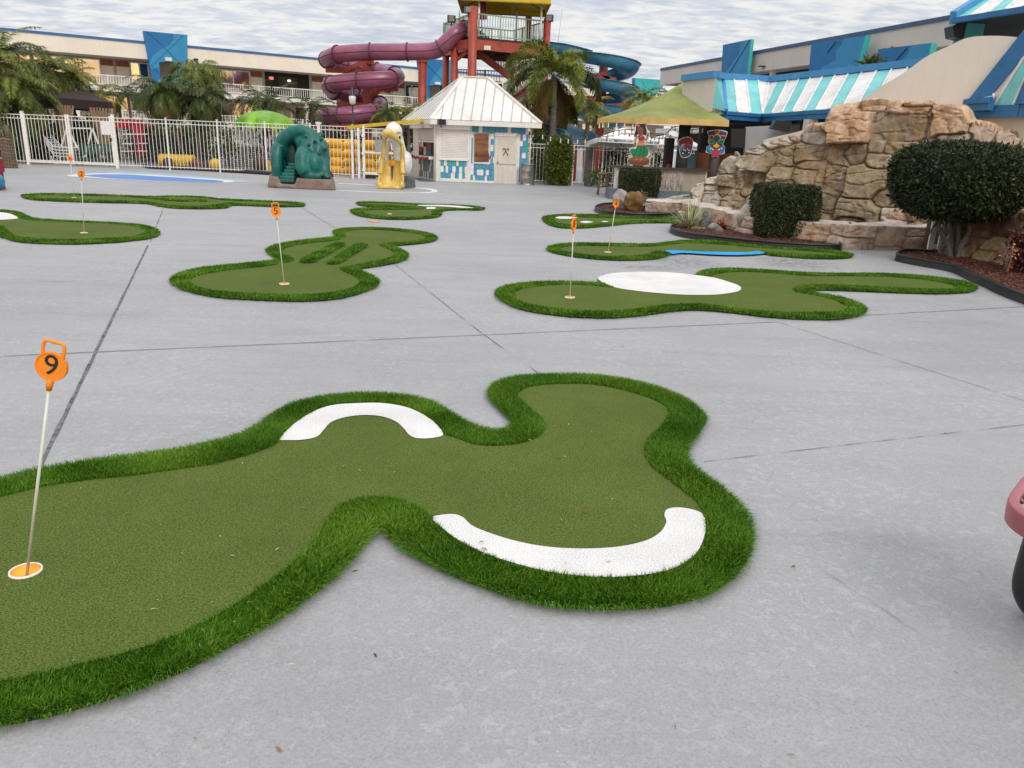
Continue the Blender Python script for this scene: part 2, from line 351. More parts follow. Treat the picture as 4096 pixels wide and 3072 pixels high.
JF(1520, 998, 2240, 915, .006, .005, m=mj2, brk=.45); JF(1620, 1130, 2230, 1530, .003, .006, m=mj3, brk=.65)
JF(-40, 609, 380, 606, .007, .005, m=mj2, brk=.5); JF(330, 529, 640, 530, .008, .005, brk=.4); JF(1190, 566, 2000, 552, .006, .005, m=mj2, brk=.6)
JF(1300, 420, 1440, 440, .012, .005, m=mj2); JF(30, 330, 420, 345, .012, .005, m=mj2)
# wet stains left by the blue water turf
mwet = mat('wet_stain', (.12, .122, .13), .3, .25, 14, .2, 60, spec=.6)
def stain_mat():
    m = bpy.data.materials.new('damp_patch'); m.use_nodes = True; nt = m.node_tree; L = nt.links.new; bs = nt.nodes['Principled BSDF']
    bs.inputs['Base Color'].default_value = (.13, .132, .14, 1); bs.inputs['Roughness'].default_value = .35
    at = nd(nt, 'ShaderNodeAttribute', attribute_name='fade'); tc = nd(nt, 'ShaderNodeTexCoord'); n = nd(nt, 'ShaderNodeTexNoise', Scale=11., Detail=7., Roughness=.7); L(tc.outputs['Object'], n.inputs['Vector'])
    ad = nd(nt, 'ShaderNodeMath', operation='MULTIPLY_ADD'); L(n.outputs['Fac'], ad.inputs[0]); ad.inputs[1].default_value = 1.7; ad.inputs[2].default_value = -.78
    a2 = nd(nt, 'ShaderNodeMath', operation='MULTIPLY'); L(at.outputs['Fac'], a2.inputs[0]); L(ad.outputs[0], a2.inputs[1])
    cl = nd(nt, 'ShaderNodeClamp'); L(a2.outputs[0], cl.inputs[0]); k = nd(nt, 'ShaderNodeMath', operation='MULTIPLY'); L(cl.outputs[0], k.inputs[0]); k.inputs[1].default_value = 3.0
    c2 = nd(nt, 'ShaderNodeClamp'); L(k.outputs[0], c2.inputs[0]); k3 = nd(nt, 'ShaderNodeMath', operation='MULTIPLY'); L(c2.outputs[0], k3.inputs[0]); k3.inputs[1].default_value = .75; L(k3.outputs[0], bs.inputs['Alpha']); return m
MST = stain_mat()
def stain(c, rx, ry, z=.008):
    vs, fs, fd = [], [], []; N, M_ = 30, 10
    for i in range(M_+1):
        for k in range(N):
            a = 2*pi*k/N; vs.append((c[0]+rx*i/M_*cos(a), c[1]+ry*i/M_*sin(a), z)); fd.append((1-(i/M_))**.8)
    for i in range(M_):
        for k in range(N): fs.append((i*N+k, (i+1)*N+k, (i+1)*N+(k+1) % N, i*N+(k+1) % N))
    mb = MB(); mb.add(vs, fs); o = mb.build('wet_stain', MST); a = o.data.attributes.new('fade', 'FLOAT', 'POINT'); a.data.foreach_set('value', fd); return struct(o)
stain(G(*T3(850, 148)), .62, .75); stain(G(*T3(1300, 155)), .72, .9); stain(G(*T3(700, 172)), .6, .28, .009); stain(G(2300, 1800), .5, .3, .0085)
# painted pool picture and white line on the deck
mblue = mat('deck_paint_blue', srgb(88, 132, 205), .5, .12, 3, .1, 60); mwhite = mat('deck_paint_white', (.74, .75, .74), .5, .1, 5, .1, 60); mspray = mat('deck_paint_pale', (.36, .47, .52), .6, .15, 2)
def paint(pts, z, m, name='painted_marking', K=T1):
    mb = MB(); mb.sheet(smooth_loop([G(*K(x, y), z) for x, y in pts], 4)); return struct(mb.build(name, m))
paint([(620, 158), (800, 148), (1000, 152), (1200, 166), (1400, 182), (1600, 200), (1680, 214), (1560, 222), (1300, 214), (900, 196), (600, 180)], .004, mspray)
paint([(455, 174), (520, 164), (640, 160), (800, 160), (1000, 167), (1200, 180), (1400, 193), (1540, 203), (1592, 212), (1560, 219), (1400, 222), (1180, 217), (980, 209), (780, 198), (620, 188), (500, 181)], .008, mwhite)
paint([(560, 172), (640, 166), (780, 165), (900, 168), (1050, 178), (1200, 186), (1350, 197), (1480, 205), (1522, 214), (1480, 219), (1380, 219), (1200, 214), (1000, 206), (800, 195), (660, 184)], .012, mblue)
paint([(1045, 746), (1200, 752), (1400, 762), (1500, 768), (1490, 774), (1380, 769), (1200, 758), (1050, 751)], .004, mwhite, K=S8)
paint([(1000, 824), (1300, 838), (1600, 851), (1850, 857), (2050, 853), (2140, 842), (2120, 826), (2020, 812), (1900, 806), (1900, 799), (2060, 800), (2170, 815), (2215, 833), (2190, 850), (2080, 862), (1850, 862), (1600, 857), (1300, 845), (1000, 829)], .004, mwhite, K=S8)
# ================================================================ putting greens
def turf_mat(name, c1, c2, fine, scale=1.0):
    m = bpy.data.materials.new(name); m.use_nodes = True; nt = m.node_tree; L = nt.links.new; bs = nt.nodes['Principled BSDF']; bs.inputs['Roughness'].default_value = .85; bs.inputs['Specular IOR Level'].default_value = .08
    tc = nd(nt, 'ShaderNodeTexCoord')
    n = nd(nt, 'ShaderNodeTexNoise', Scale=210.0*scale, Detail=3.0, Roughness=.6); mp = nd(nt, 'ShaderNodeMapping'); mp.inputs['Scale'].default_value = (.62, 1.0, 1); mp.inputs['Rotation'].default_value = (0, 0, .25); L(tc.outputs['Object'], mp.inputs[0]); L(mp.outputs[0], n.inputs['Vector'])
    r = nd(nt, 'ShaderNodeValToRGB'); L(n.outputs['Fac'], r.inputs[0]); r.color_ramp.elements[0].position = .33; r.color_ramp.elements[1].position = .66; r.color_ramp.elements[0].color = (*c1, 1); r.color_ramp.elements[1].color = (*c2, 1)
    n2 = nd(nt, 'ShaderNodeTexNoise', Scale=1.7, Detail=6.0, Roughness=.65); L(tc.outputs['Object'], n2.inputs['Vector']); r2 = nd(nt, 'ShaderNodeValToRGB'); L(n2.outputs['Fac'], r2.inputs[0])
    r2.color_ramp.elements[0].position = .3; r2.color_ramp.elements[1].position = .7; r2.color_ramp.elements[0].color = (.84, .86, .84, 1); r2.color_ramp.elements[1].color = (1.1, 1.08, 1.1, 1)
    mx = nd(nt, 'ShaderNodeMix', data_type='RGBA', blend_type='MULTIPLY'); mx.inputs[0].default_value = 1; L(r.outputs[0], mx.inputs[6]); L(r2.outputs[0], mx.inputs[7]); L(mx.outputs[2], bs.inputs['Base Color'])
    b = nd(nt, 'ShaderNodeBump', Strength=.5); b.inputs['Distance'].default_value = .004; L(n.outputs['Fac'], b.inputs['Height']); L(b.outputs[0], bs.inputs['Normal'])
    return m
M_PUTT = turf_mat('putting_turf', (.027, .048, .007), (.155, .205, .046), .72); M_SAND = turf_mat('white_turf', (.50, .485, .47), (.90, .89, .87), .75); M_WATER = turf_mat('blue_turf', (.03, .26, .60), (.06, .42, .80), 1)
M_BACK = mat('turf_backing', (.012, .014, .012), .9, .3, 20)
def blade_mat():
    m = bpy.data.materials.new('fringe_blades'); m.use_nodes = True; nt = m.node_tree; L = nt.links.new; bs = nt.nodes['Principled BSDF']; bs.inputs['Roughness'].default_value = .6; bs.inputs['Specular IOR Level'].default_value = .15
    at = nd(nt, 'ShaderNodeAttribute', attribute_name='rnd'); r = nd(nt, 'ShaderNodeValToRGB'); L(at.outputs['Fac'], r.inputs[0]); e = r.color_ramp.elements
    e[0].position = 0; e[0].color = (.020, .080, .003, 1); e[1].position = 1; e[1].color = (.20, .30, .030, 1); k = e.new(.55); k.color = (.066, .178, .008, 1)
    L(r.outputs[0], bs.inputs['Base Color']); bs.inputs['Subsurface Weight'].default_value = 0
    return m
M_BLADE = blade_mat()
def fringe(outer, regions, n_per, h, w, z0, parent, dist):
    """grass blades scattered between the outer edge and the closed regions left bare"""
    xs = [p[0] for p in outer]; ys = [p[1] for p in outer]; area = (max(xs)-min(xs))*(max(ys)-min(ys)); n = int(area*n_per)
    P = np.column_stack([RNG.uniform(min(xs), max(xs), n), RNG.uniform(min(ys), max(ys), n)])
    P = P[inside(P, outer)]
    for r in regions: P = P[~inside(P, r)]
    # only what lies near the view
    dd = np.hypot(P[:, 0], P[:, 1]); ang = np.abs(np.arctan2(P[:, 0], P[:, 1])); P = P[(ang < 1.25) & (P[:, 1] > .3)]
    n = len(P); q = np.array([(p[0], p[1]) for p in outer])
    # blades lean outwards close to the edge
    lean = RNG.normal(0, .38, (n, 2))
    best = np.full(n, 1e9); near = np.zeros((n, 2)); q2 = np.roll(q, -1, 0)
    for a, b in zip(q, q2):
        ab = b-a; l2 = (ab**2).sum()
        if l2 < 1e-9: continue
        t = np.clip(((P-a) @ ab)/l2, 0, 1); c = a+t[:, None]*ab; d = ((P-c)**2).sum(1); k = d < best; best[k] = d[k]; near[k] = c[k]
    best = np.sqrt(best); dirn = (near-P)/np.maximum(best, 1e-4)[:, None]; lean += dirn*np.clip(1-best/.05, 0, 1)[:, None]*1.15
    # tufts combed in patches, as in the photograph
    lean += np.column_stack([np.sin(P[:, 0]*9+np.cos(P[:, 1]*7)*2), np.cos(P[:, 1]*8.3+np.sin(P[:, 0]*6)*2)])*.28
    H = h*RNG.uniform(.65, 1.2, n); th = RNG.uniform(0, 2*pi, n); wx = np.cos(th)*w/2; wy = np.sin(th)*w/2; W_ = RNG.uniform(.7, 1.3, n); wx *= W_; wy *= W_
    V_ = np.zeros((n, 5, 3)); l1 = lean*.35*H[:, None]; l2 = lean*1.0*H[:, None]
    V_[:, 0] = np.column_stack([P[:, 0]-wx, P[:, 1]-wy, np.full(n, z0)]); V_[:, 1] = np.column_stack([P[:, 0]+wx, P[:, 1]+wy, np.full(n, z0)])
    V_[:, 2] = np.column_stack([P[:, 0]+wx*.8+l1[:, 0], P[:, 1]+wy*.8+l1[:, 1], z0+H*.58]); V_[:, 3] = np.column_stack([P[:, 0]-wx*.8+l1[:, 0], P[:, 1]-wy*.8+l1[:, 1], z0+H*.58])
    V_[:, 4] = np.column_stack([P[:, 0]+l2[:, 0], P[:, 1]+l2[:, 1], z0+H*np.clip(1.05-.28*(lean**2).sum(1), .5, 1)])
    i0 = np.arange(n)*5; T = np.concatenate([np.column_stack([i0, i0+1, i0+2]), np.column_stack([i0, i0+2, i0+3]), np.column_stack([i0+3, i0+2, i0+4])])
    patch = .5+.22*np.sin(P[:, 0]*5.1+np.sin(P[:, 1]*3.7)*1.8)*np.cos(P[:, 1]*4.3)
    r = np.clip(RNG.normal(patch*.85, .2, n), 0, 1); r = np.concatenate([r, r, np.clip(r+.08, 0, 1)])
    o = np_mesh('fringe', V_.reshape(-1, 3), T, M_BLADE, parent, rnd=r); o['kind'] = 'stuff'
    return o
M_CUPW = mat('cup_white', (.78, .76, .72), .4, .08, 20); M_CUPO = mat('cup_orange', (.95, .43, .03), .4, .08, 20); M_HOLE = mat('cup_dark', (.02, .02, .02), .8)
def green(K, outer, inner, label, sand=(), water=(), tongues=(), dens=9000, h=.045, bw=.007, cup=None, cupw=.058, ow=None, iw=None, sandhole=()):
    gz = lambda pts, z=0., k=6: smooth_loop([G(*K(x, y), z) for x, y in pts], k)
    O = gz(outer); I = gz(inner)
    if ow: O = ow(O)
    c = sum(O, Vector())/len(O); t = thing('putting_green', label, 'putting green', (c.x, c.y, 0), 'mini golf putting greens on the deck')
    sa = sum(O[i-1].x*O[i].y-O[i].x*O[i-1].y for i in range(len(O))); sgn = 1 if sa > 0 else -1; OI = []
    for i, p in enumerate(O): tg = (O[(i+1) % len(O)]-O[i-1]).normalized(); OI.append((p.x-tg.y*sgn*.016, p.y+tg.x*sgn*.016, .001))
    b = MB(); b.prism(OI, (0, 0, .010)); b.build('backing', M_BACK, t, True)
    s = MB(); cp = G(*K(*cup)) if cup else None; ho = [(cp.x+cupw*.86*cos(-k*pi/14), cp.y+cupw*.86*sin(-k*pi/14), .0245) for k in range(28)] if cup else None; s.sheet([(p.x, p.y, .0245) for p in I], hole=ho); s.build('putting_surface', M_PUTT, t)
    bare = [I]
    for q in sand:
        S = gz(q); s = MB(); s.sheet([(p.x, p.y, .0285) for p in S]); s.build('sand_bunker', M_SAND, t); bare.append(S)
    for q in water:
        S = gz(q, k=4); s = MB(); s.sheet([(p.x, p.y, .0285) for p in S]); s.build('water_hazard', M_WATER, t); bare.append(S)
    dist = c.y
    fringe(O, bare, dens*1.15, h*.80, bw, .010, t, dist)
    for q in tongues:
        S = gz(q); s = MB(); s.sheet([(p.x, p.y, .0265) for p in S]); s.build('turf_strip', M_BACK, t)
        o = fringe(S, [], dens*1.2, h, bw, .026, t, dist); o.name = 'turf_strip_blades'
    if cup:
        p = G(*K(*cup)); z = .0275; m = MB()
        m.lathe((p.x, p.y, z), [(cupw*.88, .002), (cupw*.89, .0045), (cupw*.98, .0045), (cupw*1.0, -.002)], 28); cr = m.build('cup_rim', M_CUPW, t)
        m = MB(); m.lathe((p.x, p.y, z-.001), [(cupw*.885, .003), (cupw*.83, -.0125), (.001, -.0125)], 28); m.build('cup_liner', M_CUPO, t)
    return t
F9o = [(-560, 1300), (-470, 1190), (-300, 1110), (-120, 1068), (0, 1046), (60, 1030), (150, 1012), (250, 998), (330, 988), (400, 977), (460, 964), (520, 947), (560, 927), (600, 897), (640, 877), (700, 864), (760, 858), (830, 858), (890, 864), (940, 880), (985, 907), (1020, 926), (1050, 936), (1080, 937), (1102, 930), (1106, 918), (1095, 905), (1075, 885), (1059, 862), (1059, 847), (1077, 831), (1112, 821), (1160, 817), (1230, 815), (1300, 819), (1370, 830), (1430, 847), (1480, 869), (1510, 893), (1521, 911), (1512, 935), (1491, 960), (1480, 985), (1487, 1008), (1520, 1034), (1560, 1064), (1595, 1100), (1615, 1135), (1620, 1170), (1611, 1212), (1588, 1247), (1553, 1277), (1510, 1299), (1450, 1315), (1380, 1322), (1300, 1323), (1220, 1319), (1140, 1307), (1060, 1282), (990, 1255), (930, 1227), (880, 1197), (845, 1172), (820, 1152), (800, 1167), (770, 1202), (740, 1237), (700, 1272), (650, 1311), (600, 1346), (540, 1381), (470, 1420), (400, 1457), (330, 1485), (250, 1515), (170, 1540), (80, 1563), (0, 1577), (-150, 1597), (-330, 1580), (-480, 1510), (-560, 1420)]
F9i = [(-430, 1310), (-360, 1225), (-230, 1150), (-100, 1108), (0, 1085), (100, 1061), (200, 1046), (300, 1036), (390, 1023), (470, 1010), (540, 991), (590, 971), (610, 953), (640, 922), (680, 896), (720, 883), (775, 879), (830, 879), (885, 890), (930, 914), (957, 945), (985, 955), (1020, 968), (1060, 972), (1100, 970), (1140, 962), (1168, 948), (1175, 930), (1170, 912), (1150, 895), (1127, 875), (1117, 861), (1127, 850), (1150, 842), (1200, 837), (1270, 837), (1330, 846), (1390, 863), (1430, 881), (1445, 898), (1435, 920), (1410, 945), (1395, 970), (1393, 990), (1405, 1015), (1440, 1045), (1480, 1075), (1505, 1098), (1520, 1130), (1523, 1165), (1512, 1198), (1482, 1226), (1430, 1247), (1370, 1257), (1290, 1260), (1200, 1252), (1120, 1235), (1050, 1210), (990, 1180), (955, 1152), (933, 1130), (900, 1105), (870, 1092), (830, 1084), (780, 1086), (740, 1100), (715, 1125), (690, 1160), (660, 1200), (620, 1238), (560, 1285), (490, 1330), (420, 1368), (340, 1402), (250, 1430), (150, 1455), (60, 1475), (0, 1488), (-150, 1508), (-300, 1490), (-400, 1440), (-440, 1370)]
s1 = [(605, 957), (640, 922), (680, 897), (720, 884), (775, 880), (830, 880), (885, 891), (930, 915), (957, 946), (940, 955), (905, 957), (885, 950), (872, 935), (855, 920), (825, 909), (785, 906), (745, 911), (715, 922), (700, 938), (685, 953), (655, 960), (620, 961)]
s2 = [(933, 1132), (950, 1125), (980, 1123), (1000, 1130), (1020, 1148), (1060, 1165), (1120, 1183), (1190, 1195), (1270, 1198), (1340, 1193), (1395, 1180), (1425, 1162), (1438, 1140), (1434, 1125), (1440, 1112), (1465, 1108), (1500, 1114), (1518, 1125), (1523, 1150), (1515, 1185), (1495, 1215), (1450, 1242), (1390, 1255), (1310, 1260), (1220, 1254), (1140, 1238), (1060, 1213), (1000, 1185), (960, 1157)]
green(FV, F9o, F9i, 'large olive putting green in the foreground with two curved white bunkers', [s1, s2], dens=58000, h=.042, bw=.0038, cup=(58, 1247), cupw=.056)
green(T1, [(-200, 560), (-400, 500), (-330, 440), (-150, 414), (0, 415), (60, 418), (130, 430), (165, 445), (210, 465), (280, 477), (400, 485), (550, 492), (700, 498), (830, 506), (950, 515), (1040, 535), (1085, 565), (1080, 588), (1030, 606), (930, 620), (820, 633), (700, 640), (550, 646), (400, 646), (200, 638), (80, 623), (0, 598)],
      [(-170, 520), (-300, 490), (-260, 450), (-120, 432), (0, 433), (60, 440), (110, 458), (135, 474), (240, 490), (400, 497), (560, 503), (700, 510), (820, 518), (930, 532), (985, 555), (990, 572), (950, 590), (850, 605), (700, 613), (550, 619), (400, 619), (250, 612), (120, 600), (70, 570), (40, 545), (0, 525)],
      'putting green at the left edge with flag 2 and part of a white bunker', [[(-200, 470), (-160, 440), (-60, 431), (0, 433), (60, 441), (105, 458), (125, 475), (60, 483), (-60, 487), (-160, 484)]], dens=5200, h=.045, bw=.011, cup=(573, 575), cupw=.055)
green(T1, [(145, 318), (180, 310), (270, 305), (400, 305), (600, 308), (800, 316), (1000, 323), (1150, 321), (1280, 321), (1400, 328), (1520, 340), (1700, 349), (1880, 357), (2000, 363), (2060, 370), (2078, 380), (2050, 389), (1900, 391), (1750, 386), (1620, 381), (1575, 384), (1540, 399), (1430, 405), (1280, 404), (1160, 399), (1080, 387), (1000, 371), (900, 367), (700, 363), (500, 357), (350, 351), (230, 344), (170, 334)],
      [(225, 323), (300, 315), (450, 316), (700, 322), (900, 330), (1040, 342), (1130, 353), (1250, 360), (1390, 361), (1412, 354), (1390, 346), (1300, 347), (1180, 345), (1110, 335), (1140, 328), (1300, 328), (1420, 338), (1530, 350), (1700, 357), (1880, 365), (1970, 372), (1985, 380), (1900, 384), (1750, 379), (1600, 371), (1530, 370), (1480, 380), (1400, 389), (1250, 391), (1130, 382), (1060, 370), (980, 360), (800, 355), (600, 350), (400, 343), (270, 335)],
      'long thin putting green with flag 6 and a curling grass tongue, farthest left', dens=1800, h=.06, bw=.024, cup=(505, 331), cupw=.05)
green(T2, [(140, 725), (180, 690), (260, 662), (370, 640), (500, 626), (640, 612), (780, 598), (850, 588), (858, 578), (830, 560), (800, 540), (792, 522), (815, 500), (870, 480), (960, 463), (1080, 447), (1200, 436), (1262, 428), (1255, 412), (1247, 395), (1265, 382), (1320, 371), (1430, 366), (1560, 367), (1700, 375), (1830, 390), (1920, 410), (1952, 430), (1950, 447), (1900, 463), (1800, 476), (1690, 485), (1660, 492), (1690, 507), (1735, 529), (1757, 553), (1745, 578), (1690, 600), (1600, 618), (1500, 635), (1425, 646), (1440, 664), (1500, 689), (1545, 716), (1558, 740), (1540, 767), (1480, 797), (1400, 823), (1280, 849), (1150, 863), (1000, 867), (800, 862), (600, 852), (450, 839), (320, 817), (220, 787), (160, 755)],
      [(272, 735), (320, 705), (420, 680), (560, 660), (700, 645), (820, 632), (930, 610), (972, 598), (976, 585), (950, 568), (915, 548), (900, 530), (920, 512), (980, 495), (1080, 478), (1200, 465), (1290, 452), (1325, 440), (1335, 428), (1325, 412), (1330, 400), (1370, 388), (1450, 382), (1560, 384), (1680, 392), (1790, 405), (1850, 420), (1875, 436), (1850, 450), (1760, 462), (1650, 470), (1570, 480), (1560, 490), (1590, 503), (1640, 525), (1660, 548), (1645, 568), (1580, 588), (1480, 608), (1370, 628), (1310, 640), (1297, 655), (1330, 675), (1390, 705), (1425, 735), (1415, 760), (1370, 785), (1300, 805), (1180, 822), (1050, 830), (900, 828), (720, 822), (560, 812), (420, 798), (330, 778), (285, 755)],
      'putting green with flag 5 and two slanting grass strips across its middle', tongues=[[(1028, 605), (1060, 580), (1160, 530), (1270, 478), (1300, 474), (1320, 482), (1315, 495), (1220, 548), (1130, 600), (1100, 612), (1050, 613)], [(1210, 615), (1240, 595), (1320, 543), (1400, 492), (1430, 484), (1470, 490), (1465, 505), (1380, 557), (1300, 608), (1270, 622), (1220, 623)]], dens=9000, h=.045, bw=.0095, cup=(915, 757), cupw=.056)
green(T2, [(1405, 198), (1430, 190), (1550, 190), (1700, 196), (1850, 205), (2000, 208), (2150, 214), (2250, 225), (2280, 235), (2240, 244), (2120, 242), (2020, 246), (1980, 257), (1985, 269), (1975, 284), (1930, 296), (1820, 305), (1700, 308), (1560, 302), (1440, 287), (1380, 267), (1366, 250), (1385, 239), (1450, 233), (1560, 231), (1640, 230), (1530, 222), (1430, 212)],
      [(1440, 203), (1500, 198), (1600, 199), (1700, 203), (1850, 212), (2000, 216), (2150, 222), (2220, 232), (2180, 236), (2080, 237), (1990, 242), (1935, 252), (1915, 262), (1920, 275), (1890, 287), (1800, 295), (1700, 295), (1580, 290), (1490, 278), (1455, 265), (1470, 253), (1540, 246), (1700, 244), (1850, 240), (1890, 234), (1870, 226), (1780, 222), (1650, 215), (1520, 210)],
      'small putting green between the other greens with thin curved white bunker and no flag', [[(1820, 212), (1950, 211), (2080, 216), (2205, 230), (2160, 235), (2060, 226), (1940, 219), (1860, 220)], [(1880, 229), (1920, 225), (1947, 231), (1930, 238), (1885, 238)]], dens=2600, h=.055, bw=.02, cup=(1630, 273), cupw=.055)
W8 = [(496, 225), (510, 212), (560, 202), (640, 197), (740, 197), (820, 202), (890, 210), (960, 220), (1020, 237), (1060, 252), (1071, 265), (1055, 277), (1000, 287), (930, 291), (830, 290), (720, 282), (640, 273), (570, 262), (520, 244)]
green(T3, [(83, 285), (92, 265), (130, 250), (200, 240), (290, 235), (400, 235), (480, 238), (520, 243), (498, 232), (497, 222), (515, 210), (560, 202), (640, 197), (740, 197), (820, 202), (885, 208), (905, 195), (950, 184), (1020, 181), (1100, 183), (1200, 189), (1320, 197), (1450, 201), (1600, 201), (1750, 206), (1880, 219), (1970, 233), (2015, 250), (2022, 264), (1990, 275), (1900, 281), (1800, 280), (1650, 275), (1500, 269), (1390, 266), (1360, 271), (1365, 279), (1430, 289), (1500, 304), (1550, 324), (1573, 344), (1570, 360), (1530, 376), (1460, 385), (1360, 386), (1250, 381), (1150, 372), (1050, 360), (960, 351), (880, 348), (800, 352), (720, 363), (650, 372), (560, 379), (450, 378), (350, 371), (260, 360), (180, 343), (120, 318), (92, 300)],
      [(160, 297), (170, 275), (220, 261), (300, 252), (400, 249), (480, 253), (550, 260), (570, 256), (640, 262), (800, 275), (950, 270), (1000, 250), (960, 225), (955, 212), (985, 203), (1040, 197), (1130, 198), (1250, 206), (1350, 213), (1500, 214), (1650, 216), (1780, 225), (1880, 240), (1925, 252), (1935, 262), (1900, 266), (1750, 263), (1600, 256), (1450, 249), (1340, 248), (1290, 256), (1278, 267), (1300, 280), (1370, 292), (1440, 310), (1480, 328), (1490, 345), (1450, 358), (1370, 362), (1270, 362), (1170, 356), (1060, 345), (970, 333), (890, 327), (810, 328), (730, 335), (660, 345), (580, 354), (480, 356), (380, 352), (290, 342), (210, 325), (172, 310)],
      'putting green with flag 8 and a big white oval bunker', [W8], dens=9000, h=.045, bw=.0095, cup=(382, 301), cupw=.056)
green(T3, [(290, 100), (310, 88), (360, 80), (450, 78), (560, 80), (660, 82), (730, 80), (790, 72), (850, 67), (950, 68), (1050, 75), (1150, 85), (1250, 93), (1350, 100), (1450, 108), (1510, 120), (1522, 129), (1500, 137), (1420, 140), (1320, 137), (1250, 131), (1190, 126), (1167, 121), (1120, 126), (1040, 128), (940, 125), (860, 120), (800, 120), (782, 125), (760, 134), (710, 142), (620, 146), (520, 143), (420, 134), (340, 121), (300, 110)],
      [(345, 103), (360, 95), (430, 90), (540, 92), (650, 95), (750, 90), (800, 83), (870, 79), (950, 82), (1050, 90), (1150, 98), (1250, 104), (1350, 112), (1430, 118), (1460, 124), (1440, 128), (1350, 127), (1270, 122), (1200, 116), (1150, 113), (1090, 116), (1000, 115), (900, 112), (800, 108), (765, 110), (720, 114), (690, 125), (640, 131), (560, 133), (470, 130), (400, 120), (355, 110)],
      'putting green with flag 4 and a bright blue water strip along its near side', water=[[(765, 110), (800, 108), (900, 113), (1000, 115), (1090, 116), (1140, 112), (1167, 120), (1120, 125), (1040, 128), (940, 125), (840, 119), (795, 124), (780, 117)]], dens=4500, h=.05, bw=.014, cup=(535, 116), cupw=.055)
green(FV, [(1172, 476), (1182, 468), (1230, 465), (1300, 466), (1400, 469), (1480, 472), (1525, 479), (1500, 485), (1440, 483), (1370, 484), (1310, 490), (1260, 494), (1215, 494), (1185, 487)],
      [(1198, 478), (1205, 471), (1290, 473), (1390, 475), (1480, 477), (1500, 479), (1440, 479), (1360, 480), (1300, 486), (1240, 489), (1208, 485)],
      'small putting green behind flag 8 with three white oval bunkers', [[(1200, 472), (1215, 470), (1240, 471), (1246, 473), (1230, 475), (1208, 475)], [(1252, 482), (1266, 480), (1281, 482), (1266, 484.5)], [(1299, 481), (1306, 480), (1314, 481), (1306, 482.3)]], dens=2400, h=.055, bw=.02)
# ---------------------------------------------------------------- flags
M_ORG = mat('flag_orange', (.90, .27, .012), .38, .06, 10); M_BLK = mat('numeral_black', (.012, .012, .012), .5); M_POLE = mat('flag_pole_white', (.66, .66, .60), .4, .08, 10)
def flag(K, hole, top, num, label, yaw, dia=.145):
    """number disc with a loop handle on a thin rod standing in the cup; yaw turns the disc"""
    b = G(*K(*hole), .0); tp = D(*K(*top), b.y); L_ = (tp-b).length; ax = (tp-b).normalized()
    t = thing('golf_flag', label, 'golf flag', b, 'numbered orange golf flags')
    x = Vector((cos(yaw), sin(yaw), 0)); x = (x-ax*x.dot(ax)).normalized(); n = x.cross(ax)     # n faces the viewer
    if n.y > 0: n = -n
    dl = L_-dia*1.42; p = MB(); p.tube([b, b+ax*dl], .0055, 8); p.build('pole', M_POLE, t)
    c = b+ax*(dl+dia*.56); M = Matrix((x, ax, n)).transposed()
    d = MB(); r = dia/2
    d.lathe(c, [(.001, .005), (r*.86, .005), (r*.9, .008), (r, .008), (r, -.008), (r*.9, -.008), (r*.86, -.005), (.001, -.005)], 32, M=M, smooth=False)
    d.tube([b+ax*(dl-.03), b+ax*(dl+.012)], [.009, .014], 10); dd = d.build('number_disc', M_ORG, t)
    h = MB(); q = lambda u, v: c+x*u*r+ax*v*r
    h.tube(smooth_loop([q(-.62, .7), q(-.66, 1.1), q(-.62, 1.55), q(-.45, 1.68), q(0, 1.68), q(.45, 1.68), q(.62, 1.55), q(.66, 1.1), q(.62, .7)], 3, False), .0062, 8); h.build('handle', M_ORG, t)
    text_mesh(num, dia*1.0, c+n*.0055+ax*.002, x if x.x > 0 else -x, ax, M_BLK, 'numeral', dd, .0008)
    return t
flag(FV, (57, 1250), (118, 738), '9', 'orange golf flag 9 leaning right over the foreground cup', radians(3), .104)
flag(T1, (573, 574), (551, 124), '2', 'orange golf flag 2 on the putting green at the left edge', radians(50), .105)
flag(T1, (505, 332), (475, 30), '6', 'orange golf flag 6 standing before the white fence gate', radians(14), .11)
flag(T2, (916, 756), (850, 190), '5', 'orange golf flag 5 tilted left on the green with grass strips', radians(20), .105)
flag(T3, (382, 300), (400, -40), '8', 'orange golf flag 8 beside the big white oval bunker', radians(62), .115)
flag(T3, (535, 115), (572, -108), '4', 'orange golf flag 4 leaning right on the green with blue strip', radians(-8), .10)
p = G(*T2(1531, 320)); d = MB(); d.lathe((p.x, p.y, 0), [(.001, .02), (.08, .016), (.088, .012), (.088, .004), (.001, .004)], 24); d.tube([(p.x-.1, p.y+.02, .012), (p.x-.15, p.y+.03, .01)], .012, 8)
tag(d.build('fallen_flag_disc', M_ORG), 'orange flag disc lying flat on the deck before the flagless green', 'flag disc')
